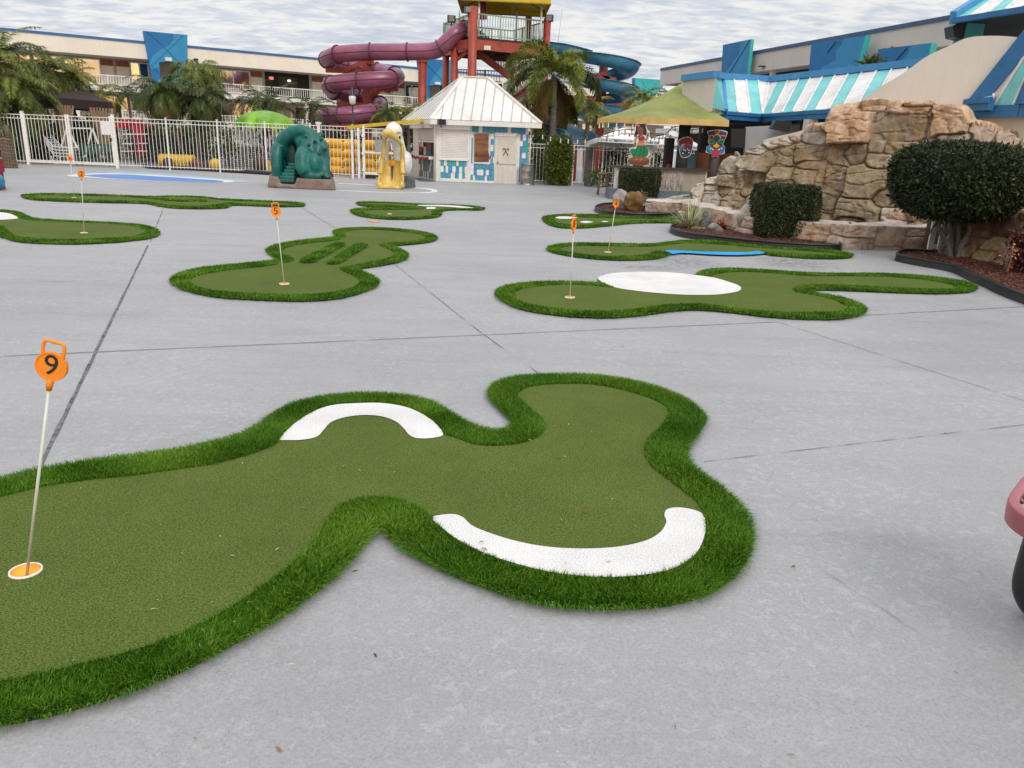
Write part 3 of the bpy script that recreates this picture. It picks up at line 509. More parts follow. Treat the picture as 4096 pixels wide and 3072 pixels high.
# ================================================================ helpers on vertical planes
class Wall:
    """local frame on a vertical plane: s along the wall, z up, o out towards the viewer"""
    def __init__(s, A, B):
        s.A = Vector((A[0], A[1], 0)); s.B = Vector((B[0], B[1], 0)); s.u = (s.B-s.A).normalized(); s.L = (s.B-s.A).length
        n = Vector((s.u.y, -s.u.x, 0)); s.n = n if n.dot(-s.A) > 0 else -n
    def at(s, s_, z, o=0.0): return s.A + s.u*s_ + Vector((0, 0, z)) + s.n*o
    def px(s, K, x, y, o=0.0):
        a = s.A+s.n*o; p = V(*K(x, y), a, a+s.u); return ((p-a).dot(s.u), p.z)
    def box(s, mb, s0, s1, z0, z1, o0, o1, mi=0):
        P = [s.at(a, z, o) for o in (o0, o1) for z in (z0, z1) for a in (s0, s1)]
        mb.add(P, [(0, 2, 3, 1), (4, 5, 7, 6), (0, 1, 5, 4), (2, 6, 7, 3), (0, 4, 6, 2), (1, 3, 7, 5)], mi)
    def pbox(s, mb, K, x0, y0, x1, y1, o0, o1, mi=0):
        a = s.px(K, x0, y1, o0); b = s.px(K, x1, y0, o0); s.box(mb, a[0], b[0], a[1], b[1], o0, o1, mi)
    def poly(s, mb, K, pts, o0, o1, mi=0):
        P = [s.at(*s.px(K, x, y, o0), o0) for x, y in pts]; mb.prism(P, s.n*(o1-o0), mi)
def bake(o, mods):
    """apply modifiers given as (type, settings) without operators"""
    for t, kw in mods:
        m = o.modifiers.new(t, t)
        for k, v in kw.items(): setattr(m, k, v)
    dg = bpy.context.evaluated_depsgraph_get(); me = bpy.data.meshes.new_from_object(o.evaluated_get(dg), depsgraph=dg)
    o.modifiers.clear(); old = o.data; o.data = me; me.name = o.name; bpy.data.meshes.remove(old)
    for p in me.polygons: p.use_smooth = True
    return o
def blob(mb, name, m, parent, vox=.04, it=6, fac=.5):
    o = mb.build(name, m, parent); return bake(o, [('REMESH', dict(mode='VOXEL', voxel_size=vox)), ('SMOOTH', dict(iterations=it, factor=fac))])
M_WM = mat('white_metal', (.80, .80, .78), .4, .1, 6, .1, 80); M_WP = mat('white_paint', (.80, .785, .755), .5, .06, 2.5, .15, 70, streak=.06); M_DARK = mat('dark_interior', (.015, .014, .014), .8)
M_BLK2 = mat('black_plastic', (.018, .018, .02), .4, .2, 10)
# ================================================================ white picket fence behind the deck
FA = G(*S2(365, 856)); FB = G(1437, 713)
FW = Wall(FA, FB); ZT = FW.px(S2, 1490, 230)[1]
def fence_bay(w, s0, s1, zt, z0=.14, gap=.155, name='picket_panel', parent=None, m=M_WM, o=0.0, r=.010):
    mb = MB(); rr = .02
    for z in (z0, zt-.17, zt-.02): mb.beam(w.at(s0, z, o), w.at(s1, z, o), .028, .028)
    n = max(1, int(round((s1-s0)/gap)))
    for i in range(1, n):
        s = s0+(s1-s0)*i/n; top = zt-.02 if i % 2 else zt-.07
        mb.beam(w.at(s, z0-.06, o), w.at(s, top, o), .016)
    return mb.build(name, m, parent)
def fence_post(w, s, zt, name='post', parent=None, wd=.055, m=M_WM, o=0.0, cap=True):
    mb = MB(); mb.beam(w.at(s, 0, o), w.at(s, zt+.05, o), wd)
    if cap: mb.box(w.at(s, zt+.06, o), (wd*1.25, wd*1.25, .02))
    return mb.build(name, m, parent)
def fence_run(w, posts, zt, label, skip=(), group=None):
    t = thing('metal_fence', label, 'fence', w.at(posts[0], 0), group)
    for i, s in enumerate(posts):
        fence_post(w, s, zt, parent=t)
        if i+1 < len(posts) and i not in skip: fence_bay(w, s, posts[i+1], zt, parent=t)
    return t
sx_ = lambda K, x, y: FW.px(K, x, y)[0]
ps = [sx_(S7, 1008, 800), sx_(S7, 1752, 800), sx_(S8, 192, 400), sx_(S8, 720, 400), sx_(S8, 1215, 400), sx_(S8, 1286, 400)]
g0, gm_, g1 = sx_(S2, 350, 600), sx_(S2, 940, 600), sx_(S2, 1530, 600)
fence_run(FW, [g1+.05]+ps, ZT, 'long white metal picket fence from the double gate to the teal creature and single gate')
fence_run(FW, [g0-9.2, g0-6.1, g0-3.0, g0-.05], ZT, 'white picket fence left of the double gate, partly behind palm fronds')
t = thing('double_gate', 'white metal double gate in the picket fence with two wide leaves', 'gate', FW.at(gm_, 0))
for a, b in ((g0+.08, gm_-.05), (gm_+.05, g1-.08)):
    lf = fence_bay(FW, a, b, ZT, z0=.2, name='gate_leaf', parent=t, o=.03)
    for s in (a, b): mb = MB(); mb.beam(FW.at(s, .1, .03), FW.at(s, ZT+.04, .03), .075); q = mb.build('stile', M_WM, lf)
    mb = MB(); mb.beam(FW.at(a, .14, .03), FW.at(b, .14, .03), .06, .07); mb.build('bottom_rail', M_WM, lf)
for s in (g0, g1): fence_post(FW, s, ZT+.05, 'gate_post', t, .09)
mb = MB(); mb.box(FW.at(g1-.12, 1.15, .08), (.07, .05, .14)); mb.build('latch', M_BLK2, t)
mb = MB(); FW.pbox(mb, S2, 1352, 290, 1480, 458, .06, .07); tag(mb.build('notice_board', mat('sign_white', (.74, .74, .74), .5, .06, 5)), 'blank white notice board on the right leaf of the double gate', 'sign')
# single gate by the yellow bird
a, b = sx_(S8, 1345, 400), sx_(S8, 1580, 400)
t = thing('single_gate', 'white metal single gate standing behind the yellow bird slide', 'gate', FW.at(a, 0))
lf = fence_bay(FW, a+.05, b+.5, ZT*.98, z0=.25, name='gate_leaf', parent=t, o=.05)
for z_ in (1.05, .2): mb = MB(); mb.beam(FW.at(a+.05, z_, .05), FW.at(b+.5, z_, .05), .06, .07); mb.build('cross_rail', M_WM, lf)
fence_post(FW, a, ZT, 'gate_post', t, .1); fence_post(FW, b+.55, ZT, 'gate_post', t, .08)
for z in (.35, 1.0, 1.7): mb = MB(); mb.box(FW.at(a-.02, z, .07), (.09, .06, .1)); mb.build('hinge', M_WM, t)
mb = MB(); mb.box(FW.at(a+.28, .09, .1), (.42, .14, .14)); mb.build('gate_stop', M_BLK2, t)
# no smoking sign, grey plate on the gate
def nosmoke(w, K, x0, y0, x1, y1, o, label, txt=True):
    a = w.px(K, x0, y1, o); b = w.px(K, x1, y0, o); t = thing('no_smoking_sign', label, 'sign', w.at(a[0], a[1], o))
    mb = MB(); w.box(mb, a[0], b[0], a[1], b[1], o, o+.008); mb.build('plate', MATS['sign_white'], t)
    W_ = b[0]-a[0]; H_ = b[1]-a[1]; c = w.at((a[0]+b[0])/2, b[1]-W_*.42, o+.012); r = W_*.30; mr = mat('sign_red', (.55, .05, .03), .5)
    ring = MB(); ring.tube([c+w.u*r*cos(k*pi/10)+Vector((0, 0, r*sin(k*pi/10))) for k in range(20)], r*.13, 6, closed=True); ring.beam(c-w.u*r*.65+Vector((0, 0, r*.65)), c+w.u*r*.65-Vector((0, 0, r*.65)), r*.2, .008); ring.build('prohibition_ring', mr, t)
    cg = MB(); cg.beam(c-w.u*r*.6, c+w.u*r*.55, .006, r*.2); cg.build('cigarette', M_BLK, t)
    if txt:
        text_mesh('NO', H_*.12, w.at((a[0]+b[0])/2, b[1]-H_*.66, o+.011), w.u, (0, 0, 1), M_BLK, 'lettering', t); text_mesh('SMOKING', H_*.13, w.at((a[0]+b[0])/2, b[1]-H_*.83, o+.011), w.u, (0, 0, 1), M_BLK, 'lettering', t, squash=.9)
nosmoke(FW, S8, 1665, 222, 1750, 348, .11, 'white NO SMOKING sign seen through the beak of the yellow bird slide')
mb = MB(); FW.pbox(mb, S8, 1475, 235, 1570, 375, .09, .1); tag(mb.build('grey_plate', mat('grey_plate', (.30, .32, .34), .5, .08, 6)), 'plain grey plate fixed to the single gate left of the yellow bird', 'sign')
# tall capped post behind the teal creature, yellow beam on two posts
mb = MB(); s = sx_(S8, 848, 300); zt = FW.px(S8, 848, 28)[1]; t = thing('capped_post', 'tall white square post with flared cap behind the teal creature', 'post', FW.at(s, 0, .35))
mb.beam(FW.at(s, 0, .35), FW.at(s, zt-.06, .35), .11); mb.build('shaft', M_WM, t); mb = MB(); mb.box(FW.at(s, zt-.03, .35), (.2, .2, .07)); mb.box(FW.at(s, zt-.1, .35), (.15, .15, .07)); mb.build('cap', M_WM, t)
t = thing('yellow_shade_beam', 'long yellow beam on two thin white posts reaching to the kiosk eave', 'canopy frame', FW.at(sx_(S8, 1290, 400), 0))
pa = FW.at(*FW.px(S8, 1140, 88), 0); M_YEL = mat('yellow_steel', (.62, .43, .03), .5, .15, 4, streak=.15)
FLk, FRk, SBk = G(*S1(530, 1190)), G(*S1(1862, 1245)), G(*S1(270, 1140))
pb = V(*S1(440, 290), FLk, SBk); mb = MB(); mb.beam(pa, pb, .5, .13); mb.build('beam', M_YEL, t)
for x in (1214, 1288):
    s = sx_(S8, x, 400); z = FW.px(S8, x, 72)[1]; mb = MB(); mb.beam(FW.at(s, 0, .06), FW.at(s, z-.08, .06), .09); mb.build('support_post', M_WM, t)
# ================================================================ ticket kiosk
KW = Wall(FLk, FRk); nb = -KW.n; v_ = (SBk-FLk); dk = min(4.2, max(3.2, v_.dot(nb))); skew = 0.0
print('kiosk', KW.L, v_.dot(nb), v_.dot(KW.u))
SBk = FLk + nb*dk + KW.u*(v_.dot(KW.u)*dk/max(.5, v_.dot(nb))); v_ = SBk-FLk
KS = Wall(SBk, FLk)                                  # side wall facing left
ez = KW.px(S1, 1000, 345)[1]; t = thing('ticket_kiosk', 'small white kiosk with steep white metal roof and blue and teal shingle walls', 'kiosk', FLk); KIO = t
mb = MB(); mb.prism([FLk, FRk, FRk+v_, SBk], (0, 0, ez)); mb.build('wall', M_WP, t, True)
oh = .38; eA, eB = KW.A+KW.n*oh, KW.B+KW.n*oh
e1 = V(*S1(457, 258), eA, eB); e2 = V(*S1(2083, 360), eA, eB); ze = (e1.z+e2.z)/2; e1.z = e2.z = ze
bv = v_ + nb*0; bl = v_.normalized(); e4 = e1 + nb*(dk+2*oh) + KW.u*(v_.dot(KW.u)*(dk+2*oh)/dk); e3 = e4 + (e2-e1)
mA = FLk+v_/2; r1 = V(*K3(1245, 637), mA, mA+KW.u); r2 = V(*K3(1455, 640), mA, mA+KW.u); r1.z = r2.z = (r1.z+r2.z)/2
M_ROOF = mat('white_roof_metal', (.80, .785, .76), .35, .1, 1.2, .05, 30, streak=.1)
mb = MB(); mb.add([e1, e2, e3, e4, r1, r2], [(0, 1, 5, 4), (1, 2, 5), (2, 3, 4, 5), (3, 0, 4), (0, 3, 2, 1)]); rf = mb.build('roof', M_ROOF, t)
mb = MB(); up_ = (r1-e1); nrm = (e2-e1).cross(r1-e1).normalized()
if nrm.y > 0: nrm = -nrm
def seams(pA, pB, qA, qB, n, mb):
    """standing seams running straight up a hip face from eave pA-pB to ridge qA-qB"""
    u = (pB-pA).normalized(); L_ = (pB-pA).length; a = (qA-pA).dot(u); b = (qB-pA).dot(u); top = (qA-pA)-u*a
    for i in range(1, n):
        s = L_*i/n; f = min(1, s/a if a > 1e-3 else 1, (L_-s)/(L_-b) if L_-b > 1e-3 else 1); f = max(.03, f)
        p = pA+u*s; mb.beam(p, p+top*f, .045, .05)
seams(e1, e2, r1, r2, 11, mb); seams(e4, e1, r1, r1, 12, mb); mb.build('roof_seam', mat('roof_seam', (.46, .46, .45), .5, .1), rf)
mb = MB()
for p, q in ((e1, r1), (e2, r2), (e4, r1), (r1, r2)): mb.beam(p, q, .17, .05)
mb.build('ridge_cap', M_ROOF, rf)
mb = MB()
for p, q in ((e1, e2), (e4, e1), (e2, e3)): mb.beam(p-Vector((0, 0, .11)), q-Vector((0, 0, .11)), .05, .19)
mb.build('fascia', M_WP, t); mb = MB(); mb.add([x-Vector((0, 0, .2)) for x in (e1, e2, e3, e4)], [(0, 1, 2, 3)]); mb.build('soffit', M_WP, t)
# roller shutter on the front
M_SH = mat('shutter_white', (.80, .79, .775), .4, .05, 3)
def shutter(w, K, x0, y0, x1, y1, o, parent, rows=22):
    a = w.px(K, x0, y1, o); b = w.px(K, x1, y0, o); mb = MB(); h = (b[1]-a[1])/rows
    for i in range(rows):
        z = a[1]+h*i; P = [w.at(a[0], z, o), w.at(b[0], z, o), w.at(b[0], z+h*.8, o+.035), w.at(a[0], z+h*.8, o+.035), w.at(b[0], z+h, o), w.at(a[0], z+h, o)]
        mb.add(P, [(0, 1, 2, 3), (3, 2, 4, 5)])
    s = mb.build('roller_shutter', M_SH, parent); f = MB()
    for p in ((a[0]-.05, a[0], a[1]-.06, b[1]), (b[0], b[0]+.05, a[1]-.06, b[1])): w.box(f, *p, o-.02, o+.04)
    w.box(f, a[0]-.05, b[0]+.05, a[1]-.08, a[1]-.01, o-.02, o+.05); f.build('shutter_frame', M_SH, s); return s
sh = shutter(KW, S1, 600, 425, 1005, 855, .02, t, 18)
mb = MB(); KW.pbox(mb, S1, 592, 352, 1042, 428, .003, .2); mb.build('shutter_box', M_SH, sh)
# shingles
M_SHG = [mat('shingle_white', (.80, .785, .76), .55, .1, 6), mat('shingle_teal', srgb(64, 160, 168), .55, .12, 6), mat('shingle_blue', srgb(72, 140, 198), .55, .12, 6), mat('shingle_grey', (.27, .25, .22), .7, .15, 6), mat('shingle_slate', (.10, .20, .25), .6, .15, 6)]
rs = random.Random(5)
def shingles(mb, w, K, x0, y0, x1, y1, rows, wd, o, pal=(0, 0, 0, 1, 1, 1, 2, 2, 2)):
    a = w.px(K, x0, y1); b = w.px(K, x1, y0); h = (b[1]-a[1])/rows; last = 0
    for i in range(rows):
        s = a[0]
        while s < b[0]-.03:
            ww = min(wd*rs.uniform(.7, 1.35), b[0]-s); mi = rs.choice(pal)
            if mi == last: mi = rs.choice((0, 1, 2) if len(pal) > 6 else pal)
            last = mi; z0 = a[1]+h*i+rs.uniform(-.02, .015); P = [w.at(s+.004, z0, o+.022), w.at(s+ww-.004, z0, o+.022), w.at(s+ww-.004, a[1]+h*(i+1)+.012, o+.006), w.at(s+.004, a[1]+h*(i+1)+.012, o+.006)]
            mb.prism(P, w.n*-.006 if True else 0, mi); s += ww
mb = MB()
for r in ((596, 880, 985, 1165, 3, .13), (1038, 940, 1392, 1192, 3, .13), (1060, 388, 1900, 480, 1, .14), (1748, 505, 1900, 1215, 8, .12), (1330, 480, 1402, 925, 5, .11), (1048, 470, 1078, 925, 5, .07)): mb = MB(); shingles(mb, KW, S1, *r, .0); mb.build('shingles', M_SHG[:3], t, True)
# trim boards
mb = MB()
for x0, y0, x1, y1 in ((530, 360, 590, 1195), (990, 870, 1032, 1215), (590, 1165, 990, 1205), (1032, 1196, 1390, 1222), (1905, 420, 1928, 1240)): mb = MB(); KW.pbox(mb, S1, x0, y0, x1, y1, .003, .035); mb.build('trim_board', M_WP, t)
mb = MB(); KW.pbox(mb, S1, 560, 862, 1020, 882, .003, .05); mb.build('window_sill', M_WP, t)
# door
dt = MB(); KW.pbox(dt, S1, 1428, 535, 1700, 1228, .004, .03); dr = dt.build('door', mat('door_cream', (.66, .63, .57), .45, .08, 2, .1, 60, streak=.1), t)
mb = MB()
for x0, y0, x1, y1 in ((1400, 505, 1428, 1235), (1700, 505, 1742, 1240), (1400, 492, 1742, 530)): KW.pbox(mb, S1, x0, y0, x1, y1, .003, .055)
mb.build('door_frame', M_WP, dr)
mb = MB(); KW.pbox(mb, S1, 1430, 945, 1700, 955, .03, .036); mb.build('door_rail', mat('door_rail_dark', (.42, .40, .36), .5), dr)  # narrow rail strip in a darker tone than the door
k = KW.px(S1, 1432, 915); mb = MB(); mb.ball(KW.at(k[0]+.03, k[1], .06), .035); mb.build('door_knob', mat('steel', (.35, .35, .35), .3, .1, 8, metal=1), dr)
# red and white canes on the door
t2 = thing('candy_cane_ornament', 'pair of crossed red candy canes hung on the kiosk door', 'ornament', KW.at(*KW.px(S1, 1560, 765), .03)); mr = mat('cane_red', (.30, .04, .03), .5)
for sg in (-1, 1):
    c = KW.px(S1, 1560, 765); mb = MB(); q = lambda a, b: KW.at(c[0]+sg*a, c[1]+b, .05)
    mb.tube([q(.10, -.14), q(.02, 0), q(-.03, .10), q(-.07, .14), q(-.11, .12), q(-.12, .06)], .016, 7); mb.build('cane', mr, t2)
# rules poster
t2 = thing('rules_poster', 'tall bronze poster of water slide rules with cut-out white border on the kiosk', 'poster', KW.at(*KW.px(S1, 1200, 700), .02))
mb = MB(); KW.poly(mb, S1, [(1062, 460), (1085, 478), (1180, 482), (1310, 482), (1322, 500), (1318, 780), (1330, 830), (1352, 822), (1358, 850), (1330, 905), (1338, 930), (1310, 955), (1250, 945), (1080, 935), (1072, 920), (1085, 880), (1085, 520), (1068, 495)], .03, .042); mb.build('backing_board', mat('poster_white', (.68, .72, .74), .4), t2)
mpo = mat('poster_bronze', (.25, .115, .06), .3, .75, 1.6, stretch=(.5, .5, 2.6), col2=(.10, .032, .02)); mb = MB(); KW.poly(mb, S1, [(1096, 490), (1308, 490), (1304, 915), (1092, 915)], .046, .05); mb.build('print', mpo, t2)
c = KW.px(S1, 1200, 519); text_mesh('WATERSLIDE RULES', .105, KW.at(c[0], c[1], .052), KW.u, (0, 0, 1), mat('poster_blue', (.05, .22, .36), .5), 'heading', t2, squash=.72)
for yy, ww in ((540, 150), (552, 170)):
    mb = MB(); KW.pbox(mb, S1, 1200-ww/2, yy, 1200+ww/2, yy+5, .05, .053); mb.build('text_line', mat('poster_red', (.42, .08, .05), .5), t2)
for xx in (1138, 1178, 1218, 1252):
    c = KW.px(S1, xx, 885); mb = MB(); cc = KW.at(*c, .055); mb.tube([cc+KW.u*.033*cos(k*pi/8)+Vector((0, 0, .033*sin(k*pi/8))) for k in range(16)], .006, 5, closed=True); mb.beam(cc-KW.u*.02+Vector((0, 0, .02)), cc+KW.u*.02-Vector((0, 0, .02)), .006); mb.build('icon', mat('poster_dark', (.12, .05, .03), .5), t2)
mb = MB(); KW.poly(mb, S1, [(1318, 880), (1320, 830), (1350, 822), (1335, 872)], .05, .056); KW.poly(mb, S1, [(1280, 790), (1300, 775), (1316, 800), (1310, 910), (1294, 905)], .05, .056); mb.build('cut_out_figure', mat('poster_maroon', (.22, .03, .04), .5), t2)
# side wall: raised shutter, hatch, counter, garland
mb = MB(); kx = lambda x, y, o=0.: KS.px(S1, x, y, o)
KS.pbox(mb, S1, 282, 600, 500, 830, .002, .02); hatch = mb.build('serving_hatch', M_DARK, t)
shutter(KS, S1, 285, 425, 505, 590, .03, t, 12); mb = MB(); KS.pbox(mb, S1, 240, 350, 515, 420, .003, .3); mb.build('shutter_box', M_SH, t)
mb = MB(); KS.pbox(mb, S1, 275, 835, 505, 852, .0, .25); mb.build('counter', M_WP, t)
mb = MB(); shingles(mb, KS, S1, 283, 870, 492, 1120, 3, .16, .002, (3, 3, 3, 4, 4, 0)); mb.build('side_shingles', M_SHG, t, True)
a = kx(285, 845); b = kx(500, 845); mb = MB(); pts = [KS.at(a[0]+(b[0]-a[0])*i/24, a[1]+.03-.05*sin(i*pi/8)**2, .28) for i in range(25)]; mb.tube(pts, .045, 7)
for p in pts:
    for _ in range(6): mb.beam(p, p+Vector((rs.uniform(-.08, .08), rs.uniform(-.08, .08), rs.uniform(-.08, .08))), .014)
tag(mb.build('tinsel_garland', mat('tinsel_red', (.35, .03, .03), .35, .3, 30)), 'red tinsel garland along the serving counter of the kiosk', 'garland')
mb = MB(); KS.pbox(mb, S1, 385, 610, 460, 820, .022, .028, 0); KS.pbox(mb, S1, 398, 725, 462, 822, .03, .05, 1); KS.pbox(mb, S1, 350, 690, 382, 810, .022, .03, 2); mb.build('hatch_interior', [mat('stall_red', (.22, .03, .03), .6), mat('stall_blue', (.02, .10, .17), .6), mat('stall_beige', (.45, .36, .25), .6)], hatch)
nosmoke(KS, S1, 285, 600, 342, 695, .05, 'small NO SMOKING sign at the left end of the kiosk hatch', False)
# drainpipe and flood lamp
mb = MB(); c = KW.px(S1, 517, 700); mb.tube([KW.at(c[0], .02, .06), KW.at(c[0], ez-.1, .06), KW.at(c[0]+.0, ez+.1, .2)], .045, 10); mb.build('drainpipe', M_WP, t)
t2 = thing('flood_lamp', 'black flood lamp under the left front eave of the kiosk', 'lamp', KW.at(*KW.px(S1, 610, 330, .4), .45)); c = KW.px(S1, 612, 325, .4)
mb = MB(); mb.box(KW.at(c[0], c[1], .42), (.3, .28, .22), rz=.4); mb.build('housing', M_BLK2, t2); mb = MB(); mb.beam(KW.at(c[0]-.02, c[1]-.1, .42), KW.at(c[0]-.05, c[1]-.2, .2), .04); mb.build('bracket', M_BLK2, t2)
# dark mat beside the kiosk
struct((lambda mb: (mb.sheet([G(*S1(190, 1150), .004), G(*S1(300, 1200), .004), G(*S1(520, 1205), .004), G(*S1(495, 1185), .004), G(*S1(280, 1148), .004)]), mb.build('painted_marking', mat('paint_slate', (.07, .11, .15), .6)))[1])(MB()))
# litter bin
p = G(*S1(1870, 1256)); r_ = 205/2/3.687*p.y/FPX; hb = V(*S1(1872, 940), p, p+Vector((1, 0, 0))).z; p.y += r_
t = thing('litter_bin', 'round dented galvanised steel litter bin beside the kiosk door', 'bin', p); M_GAL = mat('galvanised', (.40, .40, .39), .38, .25, 5, .15, 25, metal=.85, streak=.3)
mb = MB(); mb.lathe(p, [(r_*.96, .04), (r_*.98, hb*.3), (r_*1.0, hb*.32), (r_*.98, hb*.34), (r_*.98, hb*.64), (r_*1.0, hb*.66), (r_*.98, hb*.68), (r_*.98, hb*.93)], 28); mb.build('body', M_GAL, t)
mb = MB(); mb.lathe(p, [(r_*.98, hb*.93), (r_*1.05, hb*.94), (r_*1.05, hb), (r_*.93, hb), (r_*.90, hb*.6), (.01, hb*.55)], 28); mb.build('rim', M_GAL, t)
mb = MB(); mb.lathe(p, [(r_*1.04, .0), (r_*1.04, .05), (r_*.96, .06)], 28); mb.build('base_ring', M_GAL, t)
# ================================================================ fence right of the kiosk
RA = G(*S3(110, 1278)); RB = G(*S3(800, 1302)); RW = Wall(RA, RB); zr = RW.px(S3, 290, 748)[1]
rp_ = [RW.px(S3, x, 1000)[0] for x in (60, 290, 640)] + [RW.px(S3, 830, 1000)[0]]; q1 = RW.px(S3, 1035, 900)[0]; step = (q1-rp_[-1])
t = fence_run(RW, rp_+[q1, q1+2.2, q1+4.4, q1+6.6], zr, 'white picket fence from the kiosk to behind the tiki bar')
mb = MB(); c = RW.px(S3, 822, 1290)[0]; mb.beam(RW.at(c, 0, .12), RW.at(c+.02, RW.px(S3, 850, 790)[1], .12), .28, .2); tag(mb.build('brown_post', mat('post_brown', (.10, .085, .075), .7, .2, 6)), 'thick dark post standing before the fence between kiosk and bar', 'post')
# ================================================================ vegetation generators
def leaf_mat(name, c1, c2, rough=.5, hue=None, sub=0.0):
    m = bpy.data.materials.new(name); m.use_nodes = True; nt = m.node_tree; L = nt.links.new; bs = nt.nodes['Principled BSDF']; bs.inputs['Roughness'].default_value = rough; bs.inputs['Specular IOR Level'].default_value = .35
    at = nd(nt, 'ShaderNodeAttribute', attribute_name='rnd'); r = nd(nt, 'ShaderNodeValToRGB'); L(at.outputs['Fac'], r.inputs[0]); e = r.color_ramp.elements
    e[0].color = (*c1, 1); e[1].color = (*c2, 1); e[0].position = .05; e[1].position = .95
    if hue: k = e.new(.97); k.color = (*hue, 1); e[2].position = .9 if False else e[2].position
    L(r.outputs[0], bs.inputs['Base Color'])
    if sub:
        tr = nd(nt, 'ShaderNodeBsdfTranslucent'); L(r.outputs[0], tr.inputs[0]); mx = nd(nt, 'ShaderNodeMixShader'); mx.inputs[0].default_value = sub
        L(bs.outputs[0], mx.inputs[1]); L(tr.outputs[0], mx.inputs[2]); L(mx.outputs[0], nt.nodes['Material Output'].inputs[0])
    MATS[name] = m
    return m
LM_PALM = leaf_mat('palm_leaf', (.032, .062, .007), (.22, .26, .035), sub=.12); LM_PALMY = leaf_mat('palm_leaf_yellow', (.085, .125, .010), (.42, .36, .04), sub=.15)
LM_PALMD = leaf_mat('palm_leaf_dark', (.018, .040, .006), (.115, .155, .028), sub=.1); LM_FOX = leaf_mat('foxtail_leaf', (.035, .062, .007), (.26, .30, .04), sub=.12); LM_DEAD = leaf_mat('palm_leaf_dry', (.10, .075, .02), (.22, .15, .045), sub=.2)
M_TRUNK = mat('palm_trunk', (.21, .19, .165), .85, .3, 5, .5, 14, stretch=(1, 1, 7)); M_SHAFT = mat('palm_crownshaft', (.16, .19, .07), .5, .2, 4); M_TRB = mat('palm_trunk_brown', (.12, .095, .07), .9, .3, 9, .6, 20)
def frond(o, az, el, Ln, droop, nl, ll, lw, plum=0.0, hang=.35, rg=None):
    """one feather leaf: returns kite leaflets (n,4,3) and rachis points"""
    rg = rg or RNG; n = 14; pts = [np.array(o, float)]; a = el
    side_w = rg.uniform(-.25, .25)
    for i in range(n):
        a = el - droop*((i+1)/n)**1.25; zz = az+side_w*(i/n)
        pts.append(pts[-1]+np.array([cos(a)*sin(zz), cos(a)*cos(zz), sin(a)])*Ln/n)
    P = np.array(pts); t = np.linspace(.10, 1.0, nl); ix = t*n; i0 = np.clip(ix.astype(int), 0, n-1); fr = (ix-i0)[:, None]
    B = P[i0]*(1-fr)+P[i0+1]*fr; T = P[i0+1]-P[i0]; T /= np.linalg.norm(T, axis=1)[:, None]
    S = np.cross(T, [0, 0, 1.0]); S /= np.maximum(np.linalg.norm(S, axis=1), 1e-6)[:, None]; U = np.cross(S, T)
    prof = np.clip(np.sin(pi*np.clip(t*.86+.10, 0, 1))**.6, .25, 1)*ll; out = []
    for sgn in (-1, 1):
        for rep in range(1 if plum == 0 else 2):
            rot = rg.normal(0, .12, nl) + (rg.uniform(-1.3, 1.3, nl)*plum); d = S*np.cos(rot)[:, None]*sgn + U*np.sin(rot)[:, None] + T*rg.uniform(.45, .95, nl)[:, None]*.9
            d /= np.linalg.norm(d, axis=1)[:, None]; l = (prof*rg.uniform(.8, 1.15, nl))[:, None]
            b = B + T*rg.uniform(-.02, .02, (nl, 1))*Ln; tip = b+d*l; tip[:, 2] -= (hang*l[:, 0]); mid = b+d*l*.45; mid[:, 2] -= hang*l[:, 0]*.12
            w = np.cross(d, U); w /= np.maximum(np.linalg.norm(w, axis=1), 1e-6)[:, None]; w = w*lw/2
            out.append(np.stack([b, mid-w, tip, mid+w], 1))
    return np.concatenate(out), P
def crown(c, fronds, m, name='crown', parent=None, dead=None, rach=.012, spear=None):
    """fronds: list of dicts for frond(); one foliage mesh plus one mesh of leaf stalks"""
    Q, Rn = [], []; mb = MB()
    for f in fronds:
        q, P = frond(c, **f); Q.append(q); Rn.append(np.clip(RNG.normal(f.get('tone', RNG.uniform(.2, .75)), .13, len(q)), 0, 1)) if False else Rn.append(np.clip(RNG.normal(RNG.uniform(.05, .8), .16, len(q)), 0, 1))
        mb.tube([tuple(p) for p in P[::3]], [rach*(1-.75*i/len(P[::3])) for i in range(len(P[::3]))], 4, cap=False)
    Q = np.concatenate(Q); n = len(Q); o = np_mesh(name, Q.reshape(-1, 3), np.arange(n*4).reshape(n, 4), m, parent, rnd=np.concatenate(Rn))
    if spear: mb.tube(spear, [rach, rach*.3], 5)
    mb.build('leaf_stalks', M_SHAFT, o); return o
